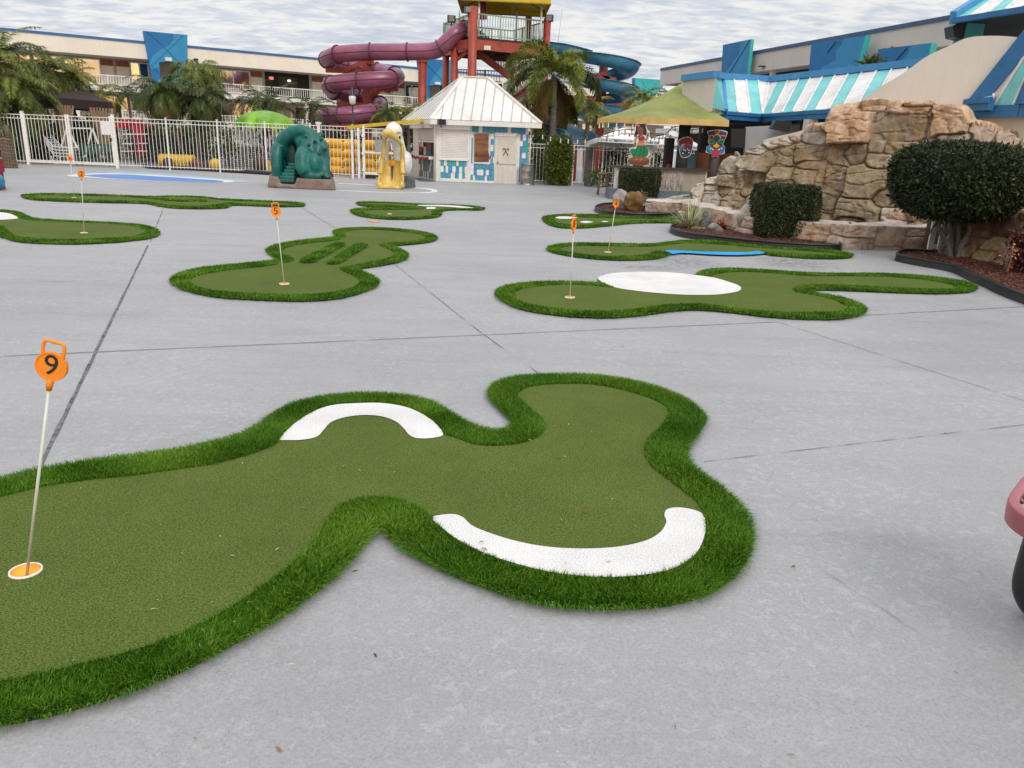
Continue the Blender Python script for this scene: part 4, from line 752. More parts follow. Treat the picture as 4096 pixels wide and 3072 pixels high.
def palm(base, top, label, m, n=26, Ln=1.6, ll=.28, lw=.02, nl=46, droop=(1.2, 2.2), el=(-.1, 1.35), plum=0., r=(.09, .06), group='palm trees around the pool', name='palm_tree', shaft=False, spear=None, dry=0, tr=None, hang=.35, az=None):
    base, top = Vector(base), Vector(top); t = thing(name, label, 'palm tree', base, group); mb = MB(); N = 12; pts = []
    bend = Vector((random.uniform(-.12, .12), random.uniform(-.12, .12), 0))
    for i in range(N+1):
        f = i/N; pts.append(base.lerp(top, f)+bend*sin(pi*f))
    mb.tube(pts, [r[0]+(r[1]-r[0])*(i/N)**.7 + (.012*(i % 2)) for i in range(N+1)], 12); mb.build('trunk', tr or M_TRUNK, t)
    if shaft:
        h = shaft; mb = MB(); mb.tube([top-Vector((0, 0, h)), top-Vector((0, 0, h*.8)), top-Vector((0, 0, h*.3)), top+Vector((0, 0, .05))], [r[1]*1.0, r[1]*1.45, r[1]*1.2, r[1]*.6], 12); mb.build('crownshaft', M_SHAFT, t)
    fr = []
    for i in range(n):
        e = el[0]+(el[1]-el[0])*((i+.5)/n); a = (az[i % len(az)]+random.uniform(-.1, .1)) if az else i*2.399+random.uniform(-.25, .25)
        fr.append(dict(az=a, el=e+random.uniform(-.1, .1), Ln=Ln*random.uniform(.85, 1.1), droop=random.uniform(*droop), nl=nl, ll=ll, lw=lw, plum=plum, hang=hang))
    crown(top, fr, m, parent=t, spear=spear)
    if dry:
        fr = [dict(az=random.uniform(0, 6.28), el=random.uniform(-.9, -.2), Ln=Ln*.85, droop=.9, nl=nl, ll=ll, lw=lw, plum=plum, hang=.5) for _ in range(dry)]
        crown(top-Vector((0, 0, .05)), fr, LM_DEAD, 'dry_fronds', t)
    return t
def leaf_volume(P, nrm, size, m, name, parent, aspect=.45, jitter=.7, tone=(.45, .22)):
    """leaf kites at points P, roughly facing along nrm"""
    n = len(P); d = nrm+RNG.normal(0, jitter, (n, 3)); d /= np.linalg.norm(d, axis=1)[:, None]
    a = np.cross(d, RNG.normal(0, 1, (n, 3))); a /= np.maximum(np.linalg.norm(a, axis=1), 1e-6)[:, None]; w = np.cross(a, d)
    s = size*RNG.uniform(.65, 1.35, n)[:, None]; ln = (a*.75+d*.6); Q = np.stack([P, P+ln*s*.5+w*s*aspect*.5, P+ln*s, P+ln*s*.5-w*s*aspect*.5], 1)
    cl = np.sin(P[:, 0]*5.3+P[:, 2]*4.1)*np.cos(P[:, 1]*4.7-P[:, 2]*3.3)*.12
    r = np.clip(RNG.normal(tone[0], tone[1], n)+cl, 0, 1); return np_mesh(name, Q.reshape(-1, 3), np.arange(n*4).reshape(n, 4), m, parent, rnd=r)
def at_px(K, x, y, dep): return D(*K(x, y), dep)
def groundpt(K, x, dep): p = D(*K(x, 0), dep); return Vector((p.x - (p.x-D(*K(x, 0), dep).x), dep, 0))
# ---------------------------------------------------------------- palms left, by the pool
def palm_px(K, cx, cy, dep, label, m, bx=None, **k):
    top = D(*K(cx, cy), dep); b = Vector((top.x+(0 if bx is None else bx), dep, 0)); return palm(b, top, label, m, **k)
DF = FA.y
palm_px(K1, -20, 520, DF+2.2, 'tall arching palm at the left edge, tallest of its clump', LM_PALM, n=38, Ln=2.7, ll=.46, lw=.036, nl=78, droop=(1.3, 2.1), el=(-.3, 1.4))
palm_px(K1, 130, 760, DF+1.5, 'drooping palm overhanging the white fence left of the double gate', LM_PALM, n=38, Ln=2.2, ll=.42, lw=.034, nl=72, droop=(1.5, 2.4), el=(-.3, 1.3))
palm_px(K1, 60, 980, DF+1.0, 'low palm clump tucked behind the fence at the left edge', LM_PALMD, n=26, Ln=1.9, ll=.4, lw=.04, nl=42)
palm_px(K1, 400, 590, DF+5.5, 'feathery green palm right of the tallest left palm', LM_PALM, n=32, Ln=2.0, ll=.40, lw=.032, nl=64, droop=(1.3, 2.2))
palm_px(K1, 600, 660, DF+7.0, 'yellow-green palm behind the brown gazebo roof', LM_PALMY, n=28, Ln=1.55, ll=.36, lw=.032, nl=60, droop=(1.4, 2.3))
palm_px(K1, 1340, 760, DF+2.6, 'bushy pygmy palm before the blue panel, left of its pair', LM_PALMD, n=50, Ln=1.65, ll=.33, lw=.026, nl=72, droop=(1.5, 2.5), el=(-.5, 1.35), tr=M_TRB, dry=6, bx=.9)
palm_px(K1, 1690, 830, DF+2.9, 'bushy pygmy palm with dry lower fronds, right of its pair', LM_PALMD, n=50, Ln=1.6, ll=.33, lw=.026, nl=72, droop=(1.5, 2.5), el=(-.5, 1.35), tr=M_TRB, dry=7, bx=-.5)
palm_px(K1, 1650, 640, DF+4.6, 'taller wispy palm rising behind the pygmy palm pair', LM_PALM, n=30, Ln=1.8, ll=.46, lw=.024, nl=64, droop=(1.4, 2.5), tr=M_TRB, hang=.7)
for i, (x, y, dp, Ln, lb) in enumerate([(450, 850, 8, 1.7, 'small palm left of the pair above the lime mushroom'), (590, 860, 8.6, 1.8, 'small palm above the lime mushroom fountain, beside a lookalike'), (930, 900, 9, 1.6, 'small palm between the lime mushroom and the purple slide'), (1570, 950, 5.2, 1.2, 'small palm by the purple slide, nearest the kiosk roof'), (1730, 940, 6.6, 1.2, 'yellowish small palm touching the kiosk roof edge')]):
    palm_px(K2, x, y, DF+dp, lb, LM_PALMD if i < 3 else (LM_PALM if i == 3 else LM_PALMY), n=18, Ln=Ln, ll=.34, lw=.04, nl=32, droop=(1.2, 2.2), el=(0, 1.3))
palm_px(K1, 1060, 790, DF+9, 'thin palm against the balcony between gazebo and pygmy palms', LM_PALMD, n=16, Ln=1.6, ll=.34, lw=.04, nl=30)
palm_px(K1, 820, 800, DF+8, 'yellow-tipped palm behind the gazebo corner', LM_PALMY, n=16, Ln=1.5, ll=.34, lw=.04, nl=30)
# foxtail palm and friends, centre right
DR = RA.y
c = D(*K4(655, 640), DR+2.5)
fx = [-1.95, -1.2, -.55, .35, 1.1, 1.75, 2.5, -2.6, 3.0]
palm(Vector((D(*K4(612, 1100), DR+2.5).x, DR+2.5, 0)), c, 'tall foxtail palm with plumed fronds behind the bamboo', LM_FOX, n=14, Ln=2.9, ll=.46, lw=.042, nl=130, droop=(1.7, 2.5), el=(.3, 1.55), plum=.9, r=(.17, .12), shaft=1.25, spear=[c, D(*K4(723, 70), DR+2.5)], dry=6, hang=.25)
palm_px(K4, 945, 930, DR+3.5, 'young yellow-green palm between the foxtail palm and the green bar roof', LM_PALMY, n=13, Ln=1.6, ll=.36, lw=.04, nl=46, droop=(1.2, 2.0), el=(0, 1.35), r=(.09, .07), shaft=.6)
palm_px(K4, 1390, 830, DR+6, 'yellow-green palm peeping over the green bar roof', LM_PALMY, n=16, Ln=1.5, ll=.4, lw=.05, nl=34)
for x, y, dp, lb in ((560, 1060, 4.0, 'low dark palm between the kiosk and the bamboo'), (730, 1050, 6.5, 'low dark palm behind the bamboo and blue chute')):
    palm_px(K4, x, y, DR+dp, lb, LM_PALMD, n=18, Ln=1.4, ll=.3, lw=.035, nl=34)
# bamboo and other shrubs by the fence
def shrub(K, x0, y0, x1, y1, dep, dy, label, m, n, size, name='shrub', ground=True, cat='shrub', stems=7, jag=.12, group=None):
    a, b = D(*K(x0, y1), dep), D(*K(x1, y0), dep); z0 = 0 if ground else a.z; t = thing(name, label, cat, ((a.x+b.x)/2, dep+dy/2, z0), group)
    P = RNG.uniform(0, 1, (n, 3)); s = P.copy(); edge = np.minimum(np.minimum(s[:, 0], 1-s[:, 0]), 1-s[:, 2]); wob = (1-jag*np.abs(np.sin(s[:, 2]*17+s[:, 0]*5)))*(1-.12*np.sin(s[:, 2]*6+s[:, 1]*4))*(1+.22*(RNG.uniform(0, 1, n)**6))
    X = (a.x+b.x)/2+(s[:, 0]-.5)*(b.x-a.x)*wob*(1-.25*np.maximum(0, s[:, 2]-.7)); Y = dep+s[:, 1]*dy*np.clip(.4+wob*.6, 0, 2); Z = z0+.03+(b.z-z0)*s[:, 2]*(1-jag*np.abs(np.sin(s[:, 0]*13))); pts = np.column_stack([X, Y, Z])
    leaf_volume(pts, np.tile([0, -.5, .6], (n, 1)), size, m, 'foliage', t, aspect=.28, jitter=.8)
    mb = MB()
    for i in range(stems):
        x = random.uniform(a.x*.8+b.x*.2, a.x*.2+b.x*.8); mb.tube([(x, dep+dy*.5, z0), (x+random.uniform(-.1, .1), dep+dy*.5, z0+(b.z-z0)*.85)], [.016, .006], 5)
    mb.build('stems', M_TRB, t); return t
LM_BAM = leaf_mat('bamboo_leaf', (.030, .060, .006), (.18, .22, .03), sub=.25)
shrub(S3, 285, 640, 645, 1290, DR-.9, .9, 'dense yellow-green bamboo clump growing at the fence', LM_BAM, 6500, .16, name='bamboo', stems=14)
shrub(S3, 1020, 790, 1400, 1160, DR+.5, 1.2, 'dark green hedge mass behind the fence left of the tiki bar', LM_PALMD, 2600, .16)
shrub(S3, 860, 1090, 1040, 1200, DR-1.2, .6, 'low spiky green plant behind the bar stools', LM_PALMD, 350, .16, stems=3)
shrub(S3, 1690, 860, 1850, 1050, DR+.8, 1., 'dark shrub behind the tiki bar counter', LM_PALMD, 900, .16)
shrub(S3, 80, 560, 300, 760, DR+1.8, 1.2, 'dark shrub mass beside the kiosk behind the fence', LM_PALMD, 1600, .18)
# ================================================================ teal creature
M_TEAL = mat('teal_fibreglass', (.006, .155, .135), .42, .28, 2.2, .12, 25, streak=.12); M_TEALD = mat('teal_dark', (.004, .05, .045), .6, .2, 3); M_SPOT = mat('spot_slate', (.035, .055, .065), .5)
M_ROCKB = mat('sculpture_rock', (.23, .165, .14), .75, .25, 3, .35, 9); M_GREYR = mat('grey_rock_paint', (.12, .13, .15), .7, .3, 3, .4, 9)
gC = G(*S8(620, 815)); dc = gC.y+.95; mpp = dc/FPX/2.9493
Bq = lambda x, y, o=0.: D(*S8(x, y), dc+o)
t = thing('creature_slide', 'teal horned creature play sculpture with hooded stairs on a brown rock base', 'play sculpture', Vector((Bq(620, 815).x, dc, 0)), 'play slides shaped as animals')
mb = MB(); el = lambda x, y, rx, rz, ry, o=0.: mb.ball(Bq(x, y, o), (rx*mpp, ry, rz*mpp), n=20, m=14)
el(748, 440, 185, 285, .70, .2); el(655, 500, 85, 190, .5, .1); el(820, 560, 110, 140, .5, -.05); el(322, 480, 62, 212, .5, .1); el(760, 300, 130, 150, .48, .1); el(830, 420, 75, 190, .42, -.1); el(870, 310, 45, 75, .25, -.2); el(700, 250, 95, 75, .4, .15)
el(775, 515, 88, 128, .36, -.5)                                            # belly
mb.tube([Bq(640, 350, -.45), Bq(618, 450, -.62), Bq(618, 560, -.7), Bq(655, 632, -.72)], [.22, .25, .24, .2], 14)   # near arm
mb.tube([Bq(640, 630, -.6), Bq(720, 655, -.65), Bq(840, 668, -.6)], [.19, .17, .12], 14); el(700, 385, 75, 75, .3, -.2)
mb.tube([Bq(860, 480, -.3), Bq(875, 590, -.45), Bq(900, 660, -.5)], [.21, .2, .16], 14); el(920, 672, 45, 28, .2, -.5)
mb.tube([Bq(335, 310, -.1), Bq(318, 420, -.2), Bq(315, 560, -.25), Bq(325, 680, -.2)], [.15, .17, .18, .17], 14)  # left limb
mb.tube([Bq(345, 400, .3), Bq(370, 280, .2), Bq(430, 190, .1), Bq(520, 135, 0), Bq(610, 118, 0), Bq(690, 150, 0), Bq(740, 230, 0)], [.26, .25, .23, .2, .18, .2, .28], 16)
mb.tube([Bq(400, 330, .75), Bq(470, 220, .75), Bq(600, 170, .7), Bq(700, 220, .6)], [.3, .3, .28, .3], 14)
el(450, 470, 115, 250, .3, .62); el(560, 400, 115, 260, .25, .66); el(395, 300, 95, 130, .4, .35); el(640, 250, 110, 110, .45, .3)              # closed back of the hood
mb.lathe(Bq(835, 190), [(.12, 0), (.09, .06), (.03, .14), (.005, .17)], 10); el(660, 190, 20, 22, .08, -.3); el(600, 235, 14, 20, .06, -.25); el(900, 335, 22, 35, .14, -.3)
blob(mb, 'body', M_TEAL, t, .035, 8, .5)
mb = MB(); el(490, 430, 80, 215, .15, .34); blob(mb, 'shaded_hood_lining', M_TEALD, t, .05, 5)  # hood's darker colour and cavity shade both put into this teal
mb = MB()
for i in range(6):
    y = 735-38*i; x = 440+15*i; w = 92-9*i; o = -.52+.14*i; mb.box(Bq(x, y-19, o), (w*2*mpp, .4, 40*mpp))
o_ = mb.build('steps', M_TEAL, t); bake(o_, [('BEVEL', dict(width=.03, segments=3))])
mb = MB()
for x, y in ((697, 290), (762, 250), (838, 224), (820, 398)): mb.ball(Bq(x, y, -.43 if x < 800 else -.5), (.045, .05, .06), n=12, m=8)
for k, (x, y, o) in enumerate([(697, 290, -.42), (762, 250, -.40), (838, 224, -.30), (820, 398, -.56)]):
    mb = MB(); mb.ball(Bq(x, y, o), (17*mpp, .09, 21*mpp), n=14, m=9); mb.build('spot', M_SPOT, t)
mb = MB(); zt = .55
def slab(mb, x0, x1, yt, o0, o1, flare=26):
    a, b = Bq(x0, yt, o0), Bq(x1, yt, o0); c_, d_ = Bq(x1, yt, o1), Bq(x0, yt, o1); f = flare*mpp
    bot = [(a.x-f, a.y-f*.6, 0), (b.x+f, b.y-f*.6, 0), (c_.x+f*.6, c_.y+f, 0), (d_.x-f*.6, d_.y+f, 0)]; zt = a.z
    mb.add(bot+[(a.x, a.y, zt), (b.x, b.y, zt), (c_.x, c_.y, zt), (d_.x, d_.y, zt)], [(0, 1, 5, 4), (1, 2, 6, 5), (2, 3, 7, 6), (3, 0, 4, 7), (4, 5, 6, 7), (3, 2, 1, 0)])
slab(mb, 228, 345, 668, -.8, 1.1); slab(mb, 548, 985, 690, -.95, .9); slab(mb, 310, 560, 755, -.95, -.2, 8); slab(mb, 330, 580, 700, .1, 1.1, 5)
o_ = mb.build('rock_base', M_ROCKB, t); bake(o_, [('REMESH', dict(mode='VOXEL', voxel_size=.045)), ('SMOOTH', dict(iterations=5, factor=.5))])
mb = MB(); mb.tube([Bq(890, 520, .5), Bq(930, 600, .45), Bq(975, 668, .4)], .05, 8); mb.build('tail', mat('tail_maroon', (.13, .01, .02), .5), t)
# ================================================================ yellow-billed bird slide
M_BILL = mat('bird_yellow', (.74, .53, .15), .4, .22, 2.5, .12, 20, streak=.2); M_BILLO = mat('bird_orange', (.72, .33, .03), .45, .2, 3); M_BW = mat('bird_white', (.80, .80, .80), .5, .1, 4, .5, 9, stretch=(1, 1, 3)); M_RUST = mat('rust_stain', (.13, .075, .02), .8, .4, 9)
gP = G(*S8(1650, 815)); dp = gP.y+.55; mpp = dp/FPX/2.9493; Bp = lambda x, y, o=0.: D(*S8(x, y), dp+o)
t = thing('bird_slide', 'white bird play slide with huge open yellow bill reaching the ground', 'play sculpture', Vector((Bp(1660, 800).x, dp, 0)), 'play slides shaped as animals')
mb = MB(); rows = [(815, 1486, 1768, -.55), (790, 1492, 1790, -.45), (750, 1500, 1812, -.36), (700, 1512, 1816, -.28), (620, 1535, 1806, -.16), (540, 1550, 1800, -.05), (470, 1562, 1796, .08)]; vs = []; NP = 17
for k, (y, l, r, o) in enumerate(rows):
    for i in range(NP):
        f = i/(NP-1); cx = abs(2*f-1); dep = (1-cx**2.2)*.34; edge = .06*max(0, cx-.8)/.2; p = Bp(l+(r-l)*f, y, o+dep-edge); vs.append(p)
mb.add(vs, [(k*NP+i, k*NP+i+1, (k+1)*NP+i+1, (k+1)*NP+i) for k in range(len(rows)-1) for i in range(NP-1)], 0, True); o_ = mb.build('bill_chute', M_BILL, t); bake(o_, [('SOLIDIFY', dict(thickness=.09, offset=0)), ('SUBSURF', dict(levels=1, render_levels=1))])
mb = MB(); mb.tube([Bp(1530, 640, -.2), Bp(1562, 470, -.1), Bp(1580, 330, -.12), Bp(1588, 200, -.2)], [.10, .085, .08, .08], 12); mb.tube([Bp(1805, 640, -.2), Bp(1800, 470, -.1), Bp(1795, 330, -.12), Bp(1775, 260, -.15)], [.10, .085, .075, .06], 12)
mb.ball(Bp(1530, 770, -.4), (.12, .18, .14)); mb.ball(Bp(1795, 770, -.4), (.1, .18, .14)); mb.tube([Bp(1500, 790, -.5), Bp(1640, 800, -.5), Bp(1760, 800, -.5)], [.07, .05, .07], 10)
blob(mb, 'bill_rim', M_BILL, t, .03, 6, .5)
mb = MB(); mb.tube([Bp(1572, 190, -.45), Bp(1600, 155, -.5), Bp(1650, 150, -.5), Bp(1700, 185, -.45), Bp(1750, 245, -.35), Bp(1792, 290, -.2)], [.10, .12, .13, .10, .07, .04], 14); mb.tube([Bp(1610, 165, -.35), Bp(1700, 195, -.2), Bp(1770, 250, 0)], [.08, .1, .08], 12); blob(mb, 'upper_bill', M_BILL, t, .03, 5, .5)
mb = MB(); mb.ball(Bp(1696, 138, .06), (98*mpp, .36, 100*mpp), n=20, m=14); mb.lathe(Bp(1690, 62, .06), [(.19, -.02), (.10, .07), (.01, .13)], 12); mb.tube([Bp(1735, 190, .25), Bp(1755, 320, .35), Bp(1790, 480, .4)], [.2, .22, .26], 14); mb.tube([Bp(1625, 230, .3), Bp(1612, 350, .35), Bp(1600, 480, .4)], [.10, .09, .10], 10)
mb.ball(Bp(1850, 510, .55), (64*mpp, .42, 132*mpp), n=20, m=14); mb.ball(Bp(1790, 520, .7), (95*mpp, .42, 120*mpp)); mb.ball(Bp(1545, 500, .5), (28*mpp, .3, 75*mpp)); blob(mb, 'body', M_BW, t, .035, 5, .5)
mb = MB(); mb.ball(Bp(1766, 208, -.20), (10*mpp, .08, 20*mpp)); mb.build('eye', M_BLK, t); mb = MB(); mb.ball(Bp(1760, 200, -.12), (20*mpp, .10, 30*mpp)); mb.build('eye_white', mat('eye_white', (.75, .75, .74), .4), t)
mb = MB(); mb.tube([Bp(1730, 150, -.26), Bp(1748, 138, -.24), Bp(1774, 152, -.14)], .026, 6); mb.build('brow', M_BILL, t)
mb = MB(); mb.prism([Bp(1640, 470, .10), Bp(1735, 470, .10), Bp(1712, 530, .12), Bp(1690, 600, .14), Bp(1660, 530, .12)], (0, .03, 0)); mb.build('throat_patch', M_BILLO, t)
mb = MB(); mb.prism([Bp(1660, 545, .06), Bp(1695, 535, .06), Bp(1690, 600, .01), Bp(1685, 680, -.06), Bp(1675, 720, -.11), Bp(1668, 640, -.03)], (0, -.02, 0)); mb.build('rust_mark', M_RUST, t)
mb = MB(); mb.ball(Bp(1860, 780, .75), (95*mpp, .5, 100*mpp)); mb.box(Bp(1865, 750, .7), (.42, .7, .5)); blob(mb, 'rock_base', M_GREYR, t, .05, 4, .5)
# ================================================================ stacked yellow raft rings behind the fence
M_RING = mat('raft_yellow', (.78, .42, .012), .35, .12, 1.5, .06, 10); M_VALVE = mat('raft_valve', (.05, .05, .045), .5)
def ring(c, R, r, label):
    t = thing('raft_ring', label, 'raft ring', c-Vector((0, 0, r)), 'stacked yellow raft rings behind the fence'); mb = MB()
    mb.tube([c+Vector((R*cos(k*pi/12), R*sin(k*pi/12), 0)) for k in range(24)], r, 12, closed=True); mb.build('tube', M_RING, t)
    mb = MB(); mb.lathe(c+Vector((R*.15, -R-r*.7, r*.55)), [(.05, -.02), (.06, .02), (.04, .03), (.001, .03)], 10); mb.build('valve', M_VALVE, t); return t
dy_ = DF+1.6; k_ = dy_/FPX/2.9493
cols = [('middle stack', 1115, [620, 520, 415, 300], 1.15), ('left stack', 905, [595, 490, 360, 262], 1.75), ('right stack behind the gate', 1500, [610, 505, 385, 255], .75)]
ords = ['lowest', 'second from the ground', 'third from the ground', 'topmost']
for nm, x, ys, off in cols:
    for i, y in enumerate(ys):
        c = D(*S8(x+random.uniform(-8, 8), y), DF+off+.75); r = .20; c.z = r+(.37)*i+.02; ring(c, .5, r, 'yellow raft ring, %s of the %s' % (ords[i], nm))
# ================================================================ hotel wings
M_CREAM = mat('stucco_cream', (.84, .78, .68), .75, .05, .6, .2, 40, streak=.03); M_GREYW = mat('stucco_grey', (.62, .60, .57), .75, .05, .6, .2, 40, streak=.04); M_TRIM = mat('trim_blue', srgb(48, 108, 165), .5, .1, 2)
M_PB1 = mat('panel_blue', srgb(22, 112, 172), .55, .08, 2, .1, 40); M_PB2 = mat('panel_blue_light', srgb(46, 140, 190), .55, .08, 2, .1, 40); M_PT = mat('panel_teal', srgb(54, 170, 172), .55, .08, 2, .1, 40); M_LINE = mat('panel_joint', (.02, .09, .15), .6)
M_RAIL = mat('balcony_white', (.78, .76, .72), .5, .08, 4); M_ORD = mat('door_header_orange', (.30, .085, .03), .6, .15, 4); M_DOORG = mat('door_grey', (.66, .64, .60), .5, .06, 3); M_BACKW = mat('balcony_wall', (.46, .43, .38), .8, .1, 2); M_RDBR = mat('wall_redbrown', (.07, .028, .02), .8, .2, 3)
def glass_mat():
    m = bpy.data.materials.new('mirror_window'); m.use_nodes = True; nt = m.node_tree; L = nt.links.new; bs = nt.nodes['Principled BSDF']; bs.inputs['Base Color'].default_value = (.80, .76, .72, 1); bs.inputs['Metallic'].default_value = 1.0
    tc = nd(nt, 'ShaderNodeTexCoord'); n = nd(nt, 'ShaderNodeTexNoise', Scale=1.3, Detail=3.); L(tc.outputs['Object'], n.inputs['Vector']); b = nd(nt, 'ShaderNodeBump', Strength=.06); b.inputs['Distance'].default_value = .06; L(n.outputs['Fac'], b.inputs['Height']); L(b.outputs[0], bs.inputs['Normal']); bs.inputs['Roughness'].default_value = .06; return m
M_GLASS = glass_mat(); M_CURT = mat('curtain_dark', (.03, .03, .035), .8, .2, 6)
LAp, LBp = D(*K1(780, 715), 52), D(*K2(1820, 905), 65); LW = Wall(LAp, LBp)
zpt = LW.px(K2, 600, 440)[1]; zpb = LW.px(K2, 600, 578)[1]; zrt = LW.px(K2, 900, 740)[1]; zrb = LW.px(K2, 900, 822)[1]; zl0 = LW.px(K2, 800, 1050)[1]; zlr = LW.px(K2, 800, 985)[1]
SX = lambda K, x, y=400, o=0.: LW.px(K, x, y, o)[0]
sL, sR = SX(K1, -700, 300), SX(K4, 1700, 700); t = thing('hotel_wing', 'long cream two-storey hotel wing with white balconies and blue tapered panels, left', 'hotel', LW.at(0, 0)); HOT = t
mb = MB(); LW.box(mb, sL, sR, zpb, zpt-.16, -.25, 0); LW.box(mb, sL, sR, zpb-.02, zpt-.3, -9, -8.8); LW.box(mb, sL, sR, zpt-.5, zpt-.4, -8.8, -.25); mb.build('parapet', M_CREAM, t)
mb = MB(); LW.box(mb, sL, sR, zpt-.16, zpt-.02, -.3, .06); mb.build('roof_trim', M_TRIM, t)
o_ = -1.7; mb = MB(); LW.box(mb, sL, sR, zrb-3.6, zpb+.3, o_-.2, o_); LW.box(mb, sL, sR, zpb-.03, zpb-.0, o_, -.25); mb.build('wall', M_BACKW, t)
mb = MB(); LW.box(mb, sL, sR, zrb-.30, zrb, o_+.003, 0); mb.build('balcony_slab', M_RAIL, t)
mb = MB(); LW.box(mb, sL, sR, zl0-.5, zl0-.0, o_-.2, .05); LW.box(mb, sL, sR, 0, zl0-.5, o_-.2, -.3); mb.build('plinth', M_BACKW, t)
def rail(w, s0, s1, z0, z1, o, parent, name='balcony_rail', gap=.16, post=2.4, m=M_RAIL):
    mb = MB(); mb.beam(w.at(s0, z1-.03, o), w.at(s1, z1-.03, o), .07, .06); mb.beam(w.at(s0, z0+.1, o), w.at(s1, z0+.1, o), .05, .05); s = s0; k = 0
    while s < s1: mb.beam(w.at(s, z0+.1, o), w.at(s, z1-.06, o), .035); s += gap
    s = s0
    while s < s1: mb.beam(w.at(s, z0-.05, o), w.at(s, z1+.02, o), .08); s += post
    return mb.build(name, m, parent)
rail(LW, sL, sR, zrb, zrt, -.08, t); rail(LW, SX(K1, 960), sR, zl0, zlr, -.04, t, gap=.18)
# upper storey openings, module by module
rw = random.Random(3)
def window(w, s0, s1, z0, z1, o, parent, panes=2, m=M_GLASS, curtain=False):
    mb = MB()
    for p in ((s0, s1, z1-.06, z1), (s0, s1, z0, z0+.06), (s0, s0+.06, z0+.06, z1-.06), (s1-.06, s1, z0+.06, z1-.06)): w.box(mb, *p, o, o+.08)
    for i in range(1, panes): c = s0+(s1-s0)*i/panes; w.box(mb, c-.03, c+.03, z0+.06, z1-.06, o, o+.07)
    f = mb.build('window', M_RAIL, parent); g = MB(); w.box(g, s0+.06, s1-.06, z0+.06, z1-.06, o-.02, o+.02); g.build('pane', m, f); return f
def door(w, s0, s1, z0, z1, o, parent, head=.35):
    mb = MB(); w.box(mb, s0, s1, z0, z1-head, o, o+.05); d = mb.build('door', M_DOORG, parent); mb = MB(); w.box(mb, s0, s1, z1-head+.01, z1, o, o+.06); mb.build('door_header', M_ORD, d)
zs, ze_ = zrb+.12, zpb-.12
mods = [('w', K1, 540, 838), ('d', K1, 843, 945), ('d', K1, 968, 1073), ('w', K1, 1082, 1235), ('w', K1, 1560, 1760), ('d', K1, 1770, 1800), ('w', K2, 130, 412), ('d', K2, 420, 510), ('c', K2, 535, 900), ('d', K2, 925, 1012), ('w', K2, 1018, 1180), ('d', K2, 1240, 1340), ('d', K2, 1600, 1690), ('w', K2, 1695, 1815), ('w', K1, 290, 520), ('w', K1, 60, 270), ('d', K1, -60, 40)]
for ty, K, x0, x1 in mods:
    a, b = LW.px(K, x0, 600, o_)[0], LW.px(K, x1, 600, o_)[0]
    if ty == 'w': window(LW, a, b, zs if rw.random() < .3 else zs+.3, ze_, o_+.003, t)
    elif ty == 'd': door(LW, a, b, zs, ze_, o_+.003, t)
    else:
        mb = MB(); LW.box(mb, a, b, zrb+.02, ze_+.1, o_+.003, o_+.03); c_ = mb.build('corridor_opening', M_DARK, t); mb = MB(); LW.box(mb, a+(b-a)*.3, a+(b-a)*.72, zrb+.3, zrb+1.5, o_+.03, o_+.05); mb.build('corridor_wall', mat('corridor_grey', (.06, .055, .05), .8), c_)
        em = bpy.data.materials.new('lamp_glow'); em.use_nodes = True; em.node_tree.nodes['Principled BSDF'].inputs['Emission Color'].default_value = (1, .8, .5, 1); em.node_tree.nodes['Principled BSDF'].inputs['Emission Strength'].default_value = 2.2
        mb = MB(); p_ = LW.px(K2, 737, 670, o_+.06); mb.ball(LW.at(p_[0], p_[1], o_+.12), (.14, .1, .07)); tag(mb.build('ceiling_lamp', em), 'lit ceiling lamp in the dark corridor opening of the hotel', 'lamp')
        er = bpy.data.materials.new('exit_red'); er.use_nodes = True; er.node_tree.nodes['Principled BSDF'].inputs['Emission Color'].default_value = (1, .02, .03, 1); er.node_tree.nodes['Principled BSDF'].inputs['Emission Strength'].default_value = .7
        mb = MB(); p_ = LW.px(K2, 590, 648, o_+.06); LW.box(mb, p_[0]-.16, p_[0]+.16, p_[1]-.1, p_[1]+.1, o_+.06, o_+.1); tag(mb.build('exit_light', er), 'small red lit exit light in the dark corridor opening', 'sign')
s = sL+.5
k = 0
while s < sR-3:                                # lower storey, glazed bays and doors alternate
    if k % 3 == 1: door(LW, s+.3, s+1.3, zl0+.05, zrb-.5, o_+.003, t)
    else: window(LW, s, s+2.6, zl0+.35, zrb-.5, o_+.003, t)
    s += 3.2 if k % 3 != 1 else 1.8; k += 1
s = sL
while s < sR: mb = MB(); LW.box(mb, s, s+.28, zl0, zrb-.3, -.35, -.06); mb.build('balcony_column', M_CREAM, t); s += 7.5
mb = MB(); LW.pbox(mb, K1, 1605, 488, 1638, 500, .0, .2); mb.build('wall_light', M_BLK2, t)
